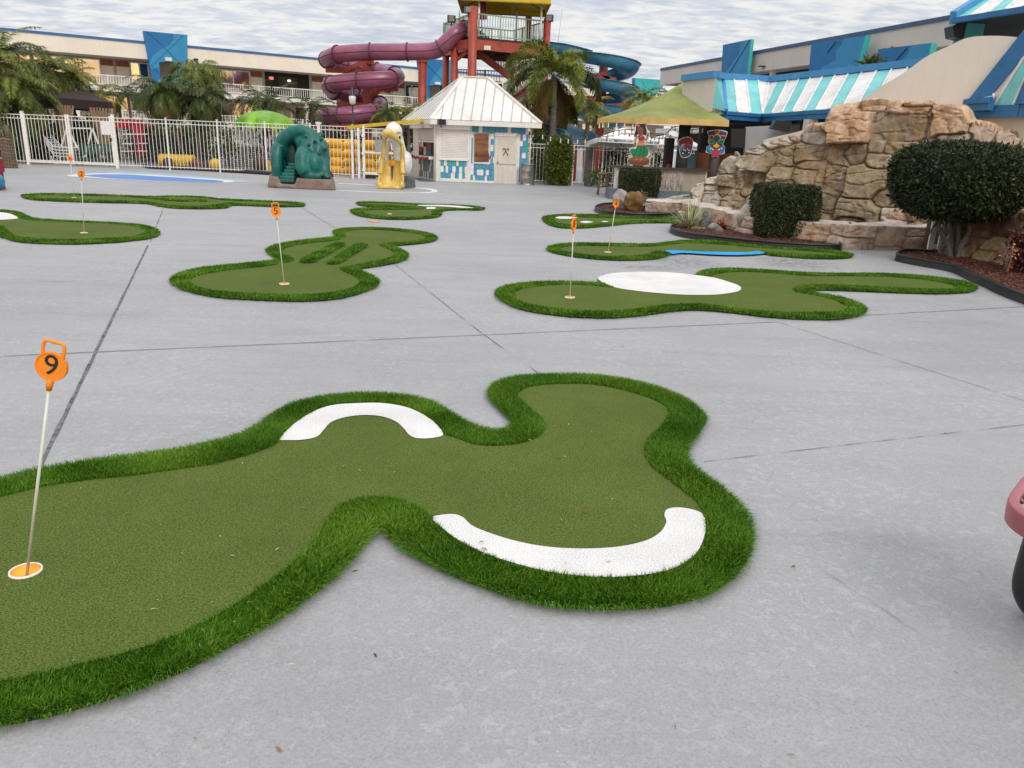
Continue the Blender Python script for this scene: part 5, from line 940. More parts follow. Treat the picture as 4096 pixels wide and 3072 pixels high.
def panel(w, K, poly, hole, wave, teal, lines, o0, o1, parent, side=M_PT, name='tapered_panel'):
    """leaning painted slab; base blue, wave and teal shapes as thin paint on the face"""
    mb = MB()
    if hole:
        (x0, y0), (x1, y1) = hole; P = poly; L_ = lambda a, b, y: (a[0]+(b[0]-a[0])*(y-a[1])/(b[1]-a[1]), y)
        tl, tr, br, bl = P; l0, l1, r0, r1 = L_(tl, bl, y0), L_(tl, bl, y1), L_(tr, br, y0), L_(tr, br, y1)
        for q in ([tl, tr, r0, l0], [l0, (x0, y0), (x0+8, y1), l1], [(x1, y0), r0, r1, (x1, y1)], [l1, r1, br, bl]): w.poly(mb, K, q, o1, o0)
    else: w.poly(mb, K, poly, o1, o0)
    p = mb.build(name, [M_PB1], parent, True)
    for k, (pts, m, nm) in enumerate(((wave, M_PB2, 'painted_wave'), (teal, M_PT, 'painted_teal'))):
        if pts: mb = MB(); w.poly(mb, K, pts, o1+.004+.004*k, o1+.006+.004*k); mb.build(nm, m, p)
    mb = MB()
    for (x0, y0, x1, y1) in lines: mb.beam(w.at(*w.px(K, x0, y0, o1), o1+.012), w.at(*w.px(K, x1, y1, o1), o1+.012), .045, .008)
    if lines: mb.build('panel_joint', M_LINE, p)
    return p
panel(LW, K1, [(1190, 255), (1555, 290), (1550, 705), (1278, 740)], ((1320, 515), (1476, 640)), [(1437, 279), (1553, 291), (1549, 640), (1478, 640), (1478, 513), (1318, 513), (1322, 560), (1250, 575), (1238, 520), (1262, 468), (1320, 418), (1400, 380), (1438, 330)], [(1272, 700), (1330, 655), (1420, 643), (1500, 622), (1550, 570), (1549, 704), (1279, 739)], [(1215, 262, 1320, 350), (1320, 350, 1480, 515), (1480, 515, 1548, 590), (1520, 292, 1400, 410), (1400, 410, 1255, 545), (1330, 640, 1390, 690), (1245, 535, 1320, 610)], -.1, .35, t)
mb = MB(); LW.pbox(mb, K1, 1368, 480, 1418, 505, .36, .6); mb.build('panel_lamp', M_RAIL, t)
panel(LW, K3, [(880, 485), (1155, 500), (1150, 840), (935, 868)], ((965, 710), (1080, 812)), [(1155, 502), (1150, 838), (1082, 842), (1082, 706), (963, 706), (968, 700), (1000, 640), (1060, 560), (1120, 515)], [(936, 800), (970, 815), (1050, 830), (1000, 858), (936, 866)], [(925, 510, 1100, 690), (1100, 690, 1150, 750)], -.1, .35, t)
mb = MB(); LW.pbox(mb, K3, 1008, 683, 1050, 700, .36, .6); mb.build('panel_lamp', M_RAIL, t)
panel(LW, K4, [(1328, 646), (1534, 660), (1562, 715), (1330, 960)], None, None, [(1328, 646), (1534, 660), (1562, 715), (1330, 960)], [(1380, 660, 1420, 740), (1530, 665, 1440, 760)], -.1, .35, t)
# ---- right wing
RAp, RBp = D(*K5(80, 703), 58), D(*K6(1070, 150), 33); RWG = Wall(RAp, RBp); t = thing('hotel_wing', 'grey-white hotel wing with dark blue slab panels rising behind the striped canopy, right', 'hotel', RAp)
zt_ = RWG.px(K5, 860, 425)[1]; zb_ = RWG.px(K5, 820, 605)[1]; s1_ = RWG.px(K6, 1500, 100)[0]
mb = MB(); RWG.box(mb, 0, s1_, zb_, zt_-.17, -.3, 0); RWG.box(mb, 0, .3, zb_, zt_-.17, -9, -.3); RWG.box(mb, 0, s1_, zb_+.3, zb_+.4, -9, -.3); mb.build('parapet', M_GREYW, t)
mb = MB(); RWG.box(mb, 0, s1_, zt_-.17, zt_, -.35, .06); mb.build('roof_trim', mat('trim_navy', srgb(62, 92, 130), .5, .1, 2), t)
mb = MB(); RWG.box(mb, .2, s1_, 0, zb_+.1, -2.0, -1.7); mb.build('wall', M_RDBR, t); mb = MB(); RWG.box(mb, 0, s1_, zb_-3.2, zb_-2.9, -1.7, 0); mb.build('balcony_slab', M_RAIL, t)
for x in (970, 1295):
    mb = MB(); s = RWG.px(K5, x, 590)[0]; RWG.box(mb, s-.12, s+.12, zb_-2.9, zb_, -.5, -.26); mb.build('balcony_column', M_RAIL, t)
for s in np.arange(4, s1_-3, 4.2): window(RWG, s, s+2.2, zb_-2.0, zb_-.25, -1.69, t)
mb = MB(); RWG.pbox(mb, K5, 930, 545, 960, 558, 0, .25); mb.build('wall_light', M_BLK2, t); mb = MB(); RWG.pbox(mb, K5, 390, 622, 412, 634, 0, .25); mb.build('wall_light', M_BLK2, t)
def slabp(poly, wave, o0, o1, lab, line):
    w = RWG; mb = MB(); Kn = lambda x, y: (x, y); P = [w.at(*w.px(Kn, x, y, o1), o1) for x, y in poly]; n = len(P); off = w.n*(o0-o1)
    mb.add(P, [tuple(range(n))]); p = mb.build('slab_panel', M_PB1, t); mb = MB(); Q = [q+off for q in P]; mb.add(P+Q, [(i, (i+1) % n, n+(i+1) % n, n+i) for i in range(n)]+[tuple(range(2*n-1, n-1, -1))]); mb.build('panel_edge', M_PT, p)
    mb = MB(); w.poly(mb, Kn, wave, o1+.004, o1+.008); mb.build('painted_wave', M_PB2, p); mb = MB(); mb.beam(w.at(*w.px(Kn, *line[0], o1), o1+.014), w.at(*w.px(Kn, *line[1], o1), o1+.014), .05, .008); mb.build('panel_joint', M_LINE, p)
slabp([K5(605, 372), K5(838, 325), K5(803, 640), K5(588, 640)], [K5(760, 342), K5(836, 327), K5(804, 638), K5(610, 638), K5(625, 600), K5(680, 530), K5(735, 460), K5(750, 390)], .30, .5, 0, (K5(832, 330), K5(662, 605)))
slabp([K5(1338, 362), K6(345, 292), K6(262, 600), K5(1312, 640)], [K6(165, 318), K6(343, 294), K6(264, 598), K5(1380, 634), K5(1420, 560), K5(1540, 500), K6(100, 420), K6(150, 370)], .6, .9, 0, (K5(1545, 345), K5(1470, 440)))
slabp([K6(450, 408), K6(890, 356), K6(850, 560), K6(437, 570)], [K6(720, 378), K6(888, 358), K6(852, 558), K6(590, 566), K6(640, 500), K6(700, 440)], 1.3, 1.6, 0, (K6(690, 400), K6(600, 500)))
# palms between the slabs
for x, y, o, lb in ((398, 545, 2.6, 'spiky palm squeezed between two dark blue slab panels'), (600, 470, 1.0, 'palm tips showing above the rightmost blue slab panel')):
    s, z = RWG.px(K6, x, y, o); tp = RWG.at(s, z-.2, o); palm(Vector((tp.x, tp.y, 0)), tp, lb, LM_PALMD, n=20, Ln=.75, ll=.26, lw=.03, nl=30, droop=(.4, 1.0), el=(.4, 1.4))
# ================================================================ slide tower
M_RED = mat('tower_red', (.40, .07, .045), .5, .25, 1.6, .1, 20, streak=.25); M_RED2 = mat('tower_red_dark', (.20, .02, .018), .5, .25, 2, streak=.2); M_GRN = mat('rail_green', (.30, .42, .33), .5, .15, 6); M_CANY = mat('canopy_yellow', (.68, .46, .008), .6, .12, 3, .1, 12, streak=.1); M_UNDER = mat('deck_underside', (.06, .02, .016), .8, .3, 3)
dT = 44.0; TA = D(*K3(1325, 330), dT); TB = D(*K4(590, 340), 45.8); TW = Wall(TA, TB); zT = TW.px(K3, 1360, 306)[1]; nb = -TW.n; dep_ = 4.6
t = thing('slide_tower', 'tall red slide tower with green railings, stairs and yellow canopy', 'slide tower', Vector((TA.x, TA.y, 0))); TOW = t; LT = TW.L
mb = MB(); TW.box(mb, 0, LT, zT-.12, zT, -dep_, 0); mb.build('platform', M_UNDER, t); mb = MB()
for a, b in ((0, 0), (-dep_, -dep_)): TW.box(mb, .0, LT, zT-.62, zT-.12, a-.12, a+.02)
for s in (0.0, LT-.15): TW.box(mb, s, s+.15, zT-.60, zT-.12, -dep_+.02, -.12)
for s in np.linspace(.9, LT-.9, 4): TW.box(mb, s, s+.08, zT-.4, zT-.12, -dep_+.02, -.12)
mb.build('platform_beams', M_RED, t)
for s, o, zz, r in ((0, .05, zT+1.42, .24), (LT, .05, zT+1.25, .2), (.15, -dep_, zT-.1, .2), (LT, -dep_, zT+.1, .2)):
    mb = MB(); mb.tube([TW.at(s, 0, o), TW.at(s, zz, o)], r, 14); mb.build('pillar', M_RED, t)
p2 = V(*K3(1178, 340), TA+nb*1.2, TA+nb*1.2+TW.u); mb = MB(); mb.tube([Vector((p2.x, p2.y, 0)), p2], .2, 14); mb.build('pillar', M_RED, t); mb = MB(); mb.beam(p2-Vector((0, 0, .25)), TW.at(0, zT-.35, 0), .16, .45); mb.beam(V(*K3(1200, 495), TA+nb*1.2, TA+nb*1.2+TW.u), V(*K3(1285, 425), TA+nb*.5, TA+nb*.5+TW.u), .13); mb.beam(V(*K3(1215, 360), TA+nb*1.4, TA+nb*1.4+TW.u), TW.at(LT*.5, zT-.35, -2.3), .15, .3); mb.build('side_beam', M_RED, t)
zR = TW.px(K3, 1360, 108)[1]
rail(TW, .1, LT, zT, zR, -.04, t, 'railing', .15, 1.5, M_GRN); rail(TW, 0, LT, zT, zR, -dep_, t, 'railing', .2, 1.5, M_GRN)
SWl = Wall(TW.at(0, 0, -dep_), TW.at(0, 0, 0)); rail(SWl, .2, dep_-.4, zT, zR, 0, t, 'railing', .17, 1.5, M_GRN); SWr = Wall(TW.at(LT, 0, 0), TW.at(LT, 0, -dep_)); rail(SWr, .2, dep_, zT, zR, 0, t, 'railing', .17, 1.5, M_GRN)
zc = D(*K3(1500, 12), 44.2).z; c0 = D(*K3(1205, 0), 44.2).x; c1 = D(*K4(632, 0), 44.2).x; cn = [(c0, 44.2), (c1, 44.5), (c1-.2, 48.8), (c0-.1, 48.5)]
mb = MB(); P = [Vector((x, y, zc)) for x, y in cn]; ap = sum(P, Vector())/4+Vector((0, 0, 1.1)); mb.add(P+[p+Vector((0, 0, .32)) for p in P]+[ap], [(4, 5, 8), (5, 6, 8), (6, 7, 8), (7, 4, 8), (0, 1, 5, 4), (1, 2, 6, 5), (2, 3, 7, 6), (3, 0, 4, 7)]); mb.build('canopy', M_CANY, t)
mb = MB()
for i in range(4): mb.beam(P[i]+Vector((0, 0, .03)), P[(i+1) % 4]+Vector((0, 0, .03)), .05); mb.beam(P[i]+Vector((0, 0, .3)), ap-Vector((0, 0, .05)), .05)
for f in (.3, .6): mb.beam(P[0].lerp(P[1], f)+Vector((0, 0, .05)), P[3].lerp(P[2], f)+Vector((0, 0, .05)), .05)
mb.build('canopy_frame', mat('canopy_frame', (.30, .21, .02), .5), t)
for K, x, d in ((K3, 1382, 44.6), (K4, 348, 47.5), (K4, 552, 45.2), (K3, 1218, 47.8)):
    q = D(*K(x, 60), d); mb = MB(); mb.tube([Vector((q.x, q.y, zT)), Vector((q.x, q.y, zc+.1))], .055, 8); mb.build('canopy_post', M_WM, t)
def flood(K, x, y, d, lab):
    q = D(*K(x, y), d); tt = thing('flood_lamp', lab, 'lamp', q); mb = MB(); mb.box(q, (.42, .25, .34), rz=random.uniform(-.5, .5)); mb.build('housing', M_BLK2, tt); mb = MB(); mb.box(q+Vector((0, -.14, 0)), (.34, .04, .26)); mb.build('lens', mat('lamp_lens', (.25, .25, .24), .2), tt); mb = MB(); mb.beam(q-Vector((0, 0, .1)), q-Vector((0, 0, .34)), .06); mb.build('bracket', M_BLK2, tt)
flood(K3, 1292, 82, 43.9, 'black flood lamp on the left pillar of the slide tower'); flood(K3, 1152, 158, 45.2, 'black flood lamp above the mouth of the purple slide'); flood(K4, 616, 152, 45.7, 'black flood lamp on the right pillar of the slide tower')
q = [D(*K3(x, y), 45.) for x, y in ((1395, 25), (1425, 180), (1390, 190))]; mb = MB(); c_ = D(*K3(1405, 100), 45.); mb.lathe(Vector((c_.x, c_.y, zT+1.0)), [(.28, .0), (.22, .6), (.1, 1.6), (.02, 2.2)], 10); mb.tube([Vector((c_.x, c_.y, zT)), Vector((c_.x, c_.y, zT+2.3))], .03, 6); tag(mb.build('folded_parasol', mat('parasol_maroon', (.15, .01, .02), .7, .2, 4)), 'folded maroon parasol on the tower platform', 'parasol')
mb = MB(); q = D(*K4(440, 275), 46.); mb.box(Vector((q.x, q.y, zT+.7)), (.35, .3, 1.3)); mb.build('gate_box', M_RED2, t)
mb = MB(); q = D(*K3(1450, 398), 44.3); mb.box(q, (.35, .2, .2)); mb.build('deck_lamp', M_RAIL, t)
def stair(a, b, wd, parent, n=14, m=M_RED, rl=M_BLK2, side=Vector((0, 1, 0))):
    a, b = Vector(a), Vector(b); mb = MB()
    for k in (0, 1): mb.beam(a+side*wd*k, b+side*wd*k, .09, .32)
    s = mb.build('stair_stringer', m, parent); mb = MB(); u = (b-a); u.z = 0; u.normalize()
    for i in range(n): p = a.lerp(b, (i+.5)/n)+side*wd/2; mb.box(p+Vector((0, 0, .08)), (.28, wd, .05), rz=atan2(u.y, u.x))
    mb.build('treads', mat('tread_grey', (.22, .22, .22), .6), s); mb = MB()
    for k in (0, 1):
        o = side*wd*k; mb.beam(a+o+Vector((0, 0, 1.15)), b+o+Vector((0, 0, 1.15)), .06)
        for i in range(n*2+1): p = a.lerp(b, i/(n*2))+o; mb.beam(p+Vector((0, 0, .1)), p+Vector((0, 0, 1.12)), .03)
    mb.build('stair_rail', rl, s)
zm = D(*K4(650, 785), 47.).z
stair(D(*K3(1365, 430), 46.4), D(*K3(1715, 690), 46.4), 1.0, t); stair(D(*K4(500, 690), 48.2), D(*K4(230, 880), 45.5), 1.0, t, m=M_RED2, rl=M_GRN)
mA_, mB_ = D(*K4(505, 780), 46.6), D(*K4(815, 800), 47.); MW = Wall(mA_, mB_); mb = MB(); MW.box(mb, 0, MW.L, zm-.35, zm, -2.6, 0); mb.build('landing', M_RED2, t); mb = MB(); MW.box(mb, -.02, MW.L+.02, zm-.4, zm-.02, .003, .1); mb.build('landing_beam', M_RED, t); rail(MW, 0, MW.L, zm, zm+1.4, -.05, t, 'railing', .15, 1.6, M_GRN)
for K, x, d in ((K4, 575, 46.9), (K4, 738, 47.2), (K4, 530, 48.5), (K4, 630, 49.)):
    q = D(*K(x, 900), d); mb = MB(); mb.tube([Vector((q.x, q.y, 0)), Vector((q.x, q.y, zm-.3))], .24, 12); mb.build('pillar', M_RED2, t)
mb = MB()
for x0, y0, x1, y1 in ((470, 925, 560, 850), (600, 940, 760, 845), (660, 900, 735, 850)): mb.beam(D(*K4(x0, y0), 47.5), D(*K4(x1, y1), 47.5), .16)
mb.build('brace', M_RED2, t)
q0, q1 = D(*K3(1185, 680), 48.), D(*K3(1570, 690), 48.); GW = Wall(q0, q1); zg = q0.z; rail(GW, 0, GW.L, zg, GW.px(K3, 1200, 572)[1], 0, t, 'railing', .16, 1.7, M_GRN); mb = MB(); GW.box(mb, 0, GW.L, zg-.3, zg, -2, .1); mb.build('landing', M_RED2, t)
# ================================================================ purple tube slide
M_PUR = mat('slide_purple', (.29, .09, .165), .30, .22, .9, .03, 12, streak=.12); M_PURD = mat('slide_flange', (.13, .025, .06), .5, .2, 3); d0 = 44.6
pth = [(1300, 235, .9), (1250, 250, .5), (1190, 275, .1), (1130, 335, 0), (1060, 400, 0), (985, 425, 0), (900, 430, 0), (700, 432, 0), (480, 432, 0), (330, 440, 0), (210, 452, .25), (140, 478, .9), (125, 500, 1.9), (200, 530, 2.9), (330, 555, 3.5), (480, 578, 3.6), (600, 600, 3.2), (680, 622, 2.2), (700, 640, 1.1), (640, 655, .3), (520, 662, 0), (380, 670, 0), (250, 684, .2), (165, 700, .8), (140, 728, 1.8), (190, 765, 2.8), (300, 795, 3.4), (420, 812, 3.5), (510, 835, 3.1), (560, 870, 2.2), (540, 905, 1.2), (450, 930, .4), (330, 948, 0), (200, 955, 0), (110, 962, .4), (75, 975, 1.2), (110, 990, 2.2), (220, 1000, 3.0), (400, 1005, 3.4), (560, 1012, 3.3), (700, 1025, 2.9), (800, 1060, 2.4), (880, 1090, 2.2), (960, 1130, 2.0), (1040, 1200, 1.8)]
P = smooth_loop([D(*K3(x, y), d0+o) for x, y, o in pth], 5, False); t = thing('tube_slide', 'purple enclosed tube slide coiling down from the red tower', 'water slide', P[-1]); Rt = .43
mb = MB(); mb.tube(P, Rt, 20, cap=False); tb = mb.build('tube', M_PUR, t); acc = 0.0; nx = .3
for i in range(1, len(P)-1):
    acc += (P[i]-P[i-1]).length
    if acc >= nx:
        tg = (P[i+1]-P[i-1]).normalized(); mb = MB(); mb.tube([P[i]-tg*.03, P[i]+tg*.03], Rt+.065, 22); mb.build('flange', M_PURD, t); nx = acc+1.75
mb = MB()
for sg in (-1, 1):
    q = []
    for i in range(len(P)):
        tg = (P[min(i+1, len(P)-1)]-P[max(i-1, 0)]); s_ = Vector((tg.y, -tg.x, 0)).normalized(); q.append(P[i]+s_*sg*(Rt+.005))
    mb.tube(q, .022, 5)
mb.build('seam', M_PURD, tb)
dcol = d0+1.75; cx = D(*K3(455, 700), dcol).x; t = thing('slide_support', 'red steel column with braced arms carrying the purple slide', 'support column', Vector((cx, dcol, 0))); ztop = D(*K3(455, 505), dcol).z
mb = MB(); mb.beam(Vector((cx, dcol, 0)), Vector((cx, dcol, ztop)), .46, .46); mb.build('column', M_RED, t)
for arms in ([(430, 592, 110, 582), (430, 510, 260, 590)], [(480, 530, 500, 515), (440, 505, 500, 515)], [(480, 740, 710, 740), (490, 800, 560, 735), (600, 740, 640, 755)], [(420, 870, 215, 865), (280, 880, 430, 1010), (215, 840, 230, 870)], [(480, 935, 560, 930)], [(430, 1040, 110, 1045), (190, 1050, 300, 1110)]):
    mb = MB()
    for x0, y0, x1, y1 in arms: mb.beam(D(*K3(x0, y0), dcol-.1), D(*K3(x1, y1), dcol-.35), .2, .24)
    mb.build('arm', M_RED, t)
q = D(*K3(912, 505), d0+.1); mb = MB(); mb.tube([Vector((q.x, q.y, 0)), Vector((q.x, q.y, q.z-.0))], .23, 16); mb.box(Vector((q.x, q.y, q.z+.05)), (.5, .5, .25)); tag(mb.build('support_pillar', M_RED), 'round red pillar under the straight run of the purple slide', 'support column')
for x, y0, lab in ((760, 1110, 'red frame post under the lowest purple run beside the kiosk'),):
    q = D(*K3(770, 1100), d0+2.4); t = thing('slide_support', lab, 'support column', Vector((q.x, q.y, 0))); mb = MB(); mb.beam(Vector((q.x, q.y, 0)), q, .3); mb.build('column', M_RED2, t); mb = MB(); mb.beam(D(*K3(740, 1170), d0+2.3), D(*K3(880, 1175), d0+2.3), .2); mb.beam(D(*K3(800, 1260), d0+2.3), D(*K3(880, 1200), d0+2.3), .14); mb.build('arm', M_RED2, t)
# ================================================================ blue open slide
M_BLU = mat('slide_blue', (.07, .27, .44), .32, .2, .9, .03, 12, streak=.18)
def channel(P, prof, m, name, parent, th=.03):
    vs = []; n = len(prof)
    for i in range(len(P)):
        tg = (P[min(i+1, len(P)-1)]-P[max(i-1, 0)]); s_ = Vector((tg.y, -tg.x, 0)).normalized(); u = s_.cross(tg.normalized())
        if u.z < 0: u = -u
        for a, b in prof: vs.append(P[i]+s_*a+u*b)
    mb = MB(); mb.add(vs, [(i*n+k, i*n+k+1, (i+1)*n+k+1, (i+1)*n+k) for i in range(len(P)-1) for k in range(n-1)], 0, True); return mb.build(name, m, parent)
dB = 50.; cH = D(*K4(1085, 700), dB); Rh = D(*K4(1320, 700), dB).x-cH.x-.35; zA = D(*K4(1085, 560), dB-Rh).z; zB2 = D(*K4(1085, 765), dB-Rh).z; pit = zA-zB2; hp = []
hp += [Vector(D(*K4(560, 420), 49.)), Vector(D(*K4(700, 440), 48.6))]
for i in range(0, 66):
    a = pi+.35+i*(2*pi)/24; hp.append(Vector((cH.x+Rh*cos(a), cH.y+Rh*sin(a), zA+pit*.25-(i-2)/24*pit)))
hp += [Vector(D(*K4(860, 950), 50.5)), Vector(D(*K4(700, 975), 49.5)), Vector(D(*K4(520, 985), 48.8)), Vector(D(*K4(440, 1000), 48.5))]
P = smooth_loop(hp, 3, False); t = thing('open_slide', 'blue open-topped water slide spiralling down right of the foxtail palm', 'water slide', Vector((cH.x, cH.y, 0)))
prof = [(-.56, .42), (-.56, .40), (-.52, .42)] and [(.52*cos(pi+pi*k/14)*1.0, .48*sin(pi+pi*k/14)+.45) for k in range(15)]; prof = [(-.60, .45)]+[(-.52, .47)]+prof[1:-1]+[(.52, .47), (.60, .45)]; prof = [(a*1.15, b*1.35-.15) for a, b in prof]
channel(P, prof, M_BLU, 'channel', t); acc = 0; nx = .4
for i in range(1, len(P)-1):
    acc += (P[i]-P[i-1]).length
    if acc >= nx:
        tg = (P[i+1]-P[i-1]).normalized(); nx = acc+1.7; q = channel([P[i]-tg*.03, P[i]+tg*.03], [(a*1.06, .45+(b-.45)*1.09) for a, b in prof], M_BLU, 'joint_flange', t)
zt2 = D(*K4(1042, 452), dB).z; t2 = thing('slide_support', 'red column with arms in the middle of the blue slide spiral', 'support column', Vector((cH.x-.2, cH.y, 0))); mb = MB(); mb.tube([Vector((cH.x-.2, cH.y, 0)), Vector((cH.x-.2, cH.y, zt2))], .27, 14); mb.build('column', M_RED, t2)
for x0, y0, x1, y1, o in ((950, 620, 1170, 665, -1.2), (1050, 600, 1110, 660, -1.2), (1100, 880, 1220, 876, -1.4), (1090, 920, 1140, 880, -1.4), (920, 810, 1000, 815, -1.4), (900, 840, 960, 900, -1.4)):
    mb = MB(); mb.beam(D(*K4(x0, y0), dB+o), D(*K4(x1, y1), dB+o), .2, .24); mb.build('arm', M_RED, t2)
t = thing('splash_chute', 'short blue chute end showing behind the bamboo', 'water slide', G(*S3(600, 1000))); q = [D(*S3(420, 540), DR+4.5), D(*S3(560, 600), DR+4.), D(*S3(700, 640), DR+3.4), D(*S3(740, 690), DR+3.2)]
channel(smooth_loop(q, 3, False), [(a*1.3, b*1.2-.35) for a, b in prof], M_BLU, 'channel', t); mb = MB(); q_ = D(*S3(660, 760), DR+3.6); mb.beam(Vector((q_.x, q_.y, 0)), q_, .3); mb.build('leg', M_RED2, t)
# ================================================================ striped canopy building
M_ST = mat('stripe_teal', srgb(122, 205, 206), .55, .12, 1.5, .06, 30, streak=.18); M_SWT = mat('stripe_white', (.80, .785, .775), .55, .12, 1.5, .06, 30, streak=.2); M_CB = mat('canopy_blue', srgb(40, 108, 162), .5, .12, 2, streak=.1); M_CB2 = mat('canopy_blue_light', srgb(66, 140, 196), .5, .1, 2)
zcb = D(*K5(925, 1013), 28).z; B1, B2, B3 = G(*K5(612, 990), zcb), G(*K5(925, 1013), zcb), G(*K5(1470, 985), zcb)
ztp = zcb+1.5; T1, T2, T3 = G(*K5(598, 652), ztp), G(*K5(990, 676), ztp), G(*K5(1650, 606), ztp)
print('canopy', zcb, B1, B2, B3, T1, T2, T3)
t = thing('striped_canopy_building', 'open bar building with teal and white striped canopy and bright blue trim', 'building', Vector((B2.x, B2.y, 0))); CAN = t
fh = Vector((0, 0, .26))
def stripes(bA, bB, tA, tB, n, f1, cols, name='striped_canopy', parent=None, rib=.05):
    mb = MB(); rb = MB()
    for i in range(int(n*f1)):
        a, b = i/n, (i+1)/n; q = [bA.lerp(bB, a), bA.lerp(bB, b), tA.lerp(tB, b), tA.lerp(tB, a)]; mb.add(q, [(0, 1, 2, 3)], cols[i % len(cols)]); rb.beam(q[1], q[2], rib, rib*1.3)
    s = mb.build(name, [M_ST, M_SWT], parent); rb.build('standing_seam', M_SWT, s); return s
T2l, T2r = G(*K5(897, 668), ztp), G(*K5(1062, 668), ztp)
stripes(B1+fh, B2+fh, T1, T2l, 3, 1, [0, 1, 0], parent=t); stripes(B2+fh, B3+fh, T2r, T3, 6, 2.6, [0, 1], parent=t)
mb = MB(); mb.add([B2+fh, T2l, T2, T2r], [(0, 2, 1), (0, 3, 2)]); mb.beam(B2+fh, T2, .07, .09); mb.build('valley_panel', M_SWT, t)
B4 = B2.lerp(B3, 2.5); T4 = T2.lerp(T3, 2.5)
for p, q, nm in ((B1, B2, 0), (B2, B4, 0)):
    mb = MB(); d_ = (q-p).normalized(); mb.beam(p+fh*.5, q+fh*.5, .12, .26); mb.beam(p+fh*.75-Vector((d_.y, -d_.x, 0))*-.06, q+fh*.75-Vector((d_.y, -d_.x, 0))*-.06, .08, .1); mb.build('fascia', M_CB, t)
T0 = D(*K5(275, 672), 27.6); up_ = Vector((0, 0, .17))
bi = D(*K5(548, 640), 26.2)
for p, q in ((T1, T2), (T2, T4), (T0, bi), (bi, T1)): mb = MB(); mb.beam(p+up_*.5, q+up_*.5, .2, .2); mb.build('top_trim', M_CB2, t)
mb = MB(); mb.beam(T1+Vector((0, 0, -.02)), B1+fh, .2, .14); mb.build('hip_trim', M_CB2, t)
B0 = Vector((T0.x, T0.y, zcb+.1)); bi = D(*K5(548, 640), 26.2); w0 = Vector((bi.x, bi.y, zcb+.2))
mb = MB(); mb.add([w0, B0, T0, bi], [(0, 1, 2, 3)]); mb.build('end_wall', M_GREYW, t); mb = MB(); mb.add([B1+fh, w0+Vector((0, 0, .1)), bi, T1], [(0, 1, 2, 3)]); mb.build('hip_face', M_ST, t)
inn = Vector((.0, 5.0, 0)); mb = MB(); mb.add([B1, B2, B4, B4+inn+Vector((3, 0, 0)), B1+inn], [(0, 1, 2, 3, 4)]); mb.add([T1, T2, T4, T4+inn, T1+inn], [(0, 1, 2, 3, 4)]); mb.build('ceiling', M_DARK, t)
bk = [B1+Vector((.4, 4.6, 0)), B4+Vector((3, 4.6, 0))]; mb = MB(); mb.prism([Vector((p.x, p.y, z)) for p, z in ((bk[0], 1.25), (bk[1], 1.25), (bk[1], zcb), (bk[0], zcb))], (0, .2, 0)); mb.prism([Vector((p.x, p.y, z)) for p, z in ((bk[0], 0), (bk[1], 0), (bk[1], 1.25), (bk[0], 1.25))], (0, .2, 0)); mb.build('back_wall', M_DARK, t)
gw = [D(*K5(x, y), 26.6) for x, y in ((798, 1052), (1480, 1018), (1480, 1330), (780, 1330))]; mb = MB(); mb.prism(gw, (0, .15, 0)); mb.build('grey_wall', mat('interior_grey', (.34, .34, .35), .7, .06, 2), t)
q = D(*K5(1330, 1030), 24.5); mb = MB(); mb.beam(Vector((q.x, q.y, 0)), Vector((q.x, q.y, zcb)), .32); mb.build('column', M_GREYW, t)
q = D(*K5(1092, 1046), 25); tt = thing('wall_speaker', 'black loudspeaker hung under the striped canopy', 'loudspeaker', q); mb = MB(); mb.prism([q+Vector((x, 0, z)) for x, z in ((-.3, -.08), (.28, -.16), (.3, .14), (-.2, .16))], (0, .3, 0)); mb.build('cabinet', M_BLK2, tt); mb = MB(); mb.beam(q+Vector((.2, .1, 0)), q+Vector((.62, .1, .12)), .05); mb.beam(q+Vector((.62, .1, .3)), q+Vector((.62, .1, -.1)), .06); mb.build('bracket', M_BLK2, tt)
mb = MB(); qs = [D(*S4(x, y), 26.4) for x, y in ((1360, 270), (1590, 270), (1570, 590), (1355, 580))]; mb.prism(qs, (0, .12, 0)); tag(mb.build('hanging_screen', M_BLK2), 'black screen hanging right of the colourful tiki mask', 'screen')
# ================================================================ tiki bar
M_GR = mat('roof_green', srgb(140, 148, 80), .75, .16, 1.2, .15, 14, streak=.1); M_VAL = mat('valance_yellow', (.62, .42, .14), .7, .10, 2, .1, 12, streak=.12); M_WOODK = mat('post_dark', (.035, .028, .024), .8, .2, 6)
dR_ = 28.3; cR = D(*K5(290, 640), dR_); Rr = cR.x-D(*S3(965, 440), dR_).x; zv = D(*K4(1600, 978), dR_-Rr*.98).z; zvb = D(*K4(1600, 1030), dR_-Rr*.98).z; zap = D(*K5(290, 684), dR_).z
t = thing('tiki_bar', 'round tiki bar with green cone roof, yellow valance and grass-fronted counter', 'bar', Vector((cR.x, cR.y, 0))); BAR = t
a0, a1 = pi*.86, 2*pi-1.22; ns = 11; mb = MB(); rs_ = []
for k in range(ns+1): a = a0+(a1-a0)*k/ns; rs_.append((cos(a), sin(a)))
rings = [(1.0, zv), (.75, zv+(zap-zv)*.17), (.5, zv+(zap-zv)*.40), (.25, zv+(zap-zv)*.68), (.02, zap)]; vs = [(cR.x+Rr*r*c, cR.y+Rr*r*s, z) for r, z in rings for c, s in rs_]; n = ns+1
mb.add(vs, [(i*n+k, i*n+k+1, (i+1)*n+k+1, (i+1)*n+k) for i in range(4) for k in range(ns)], 0, False); mb.build('roof', M_GR, t)
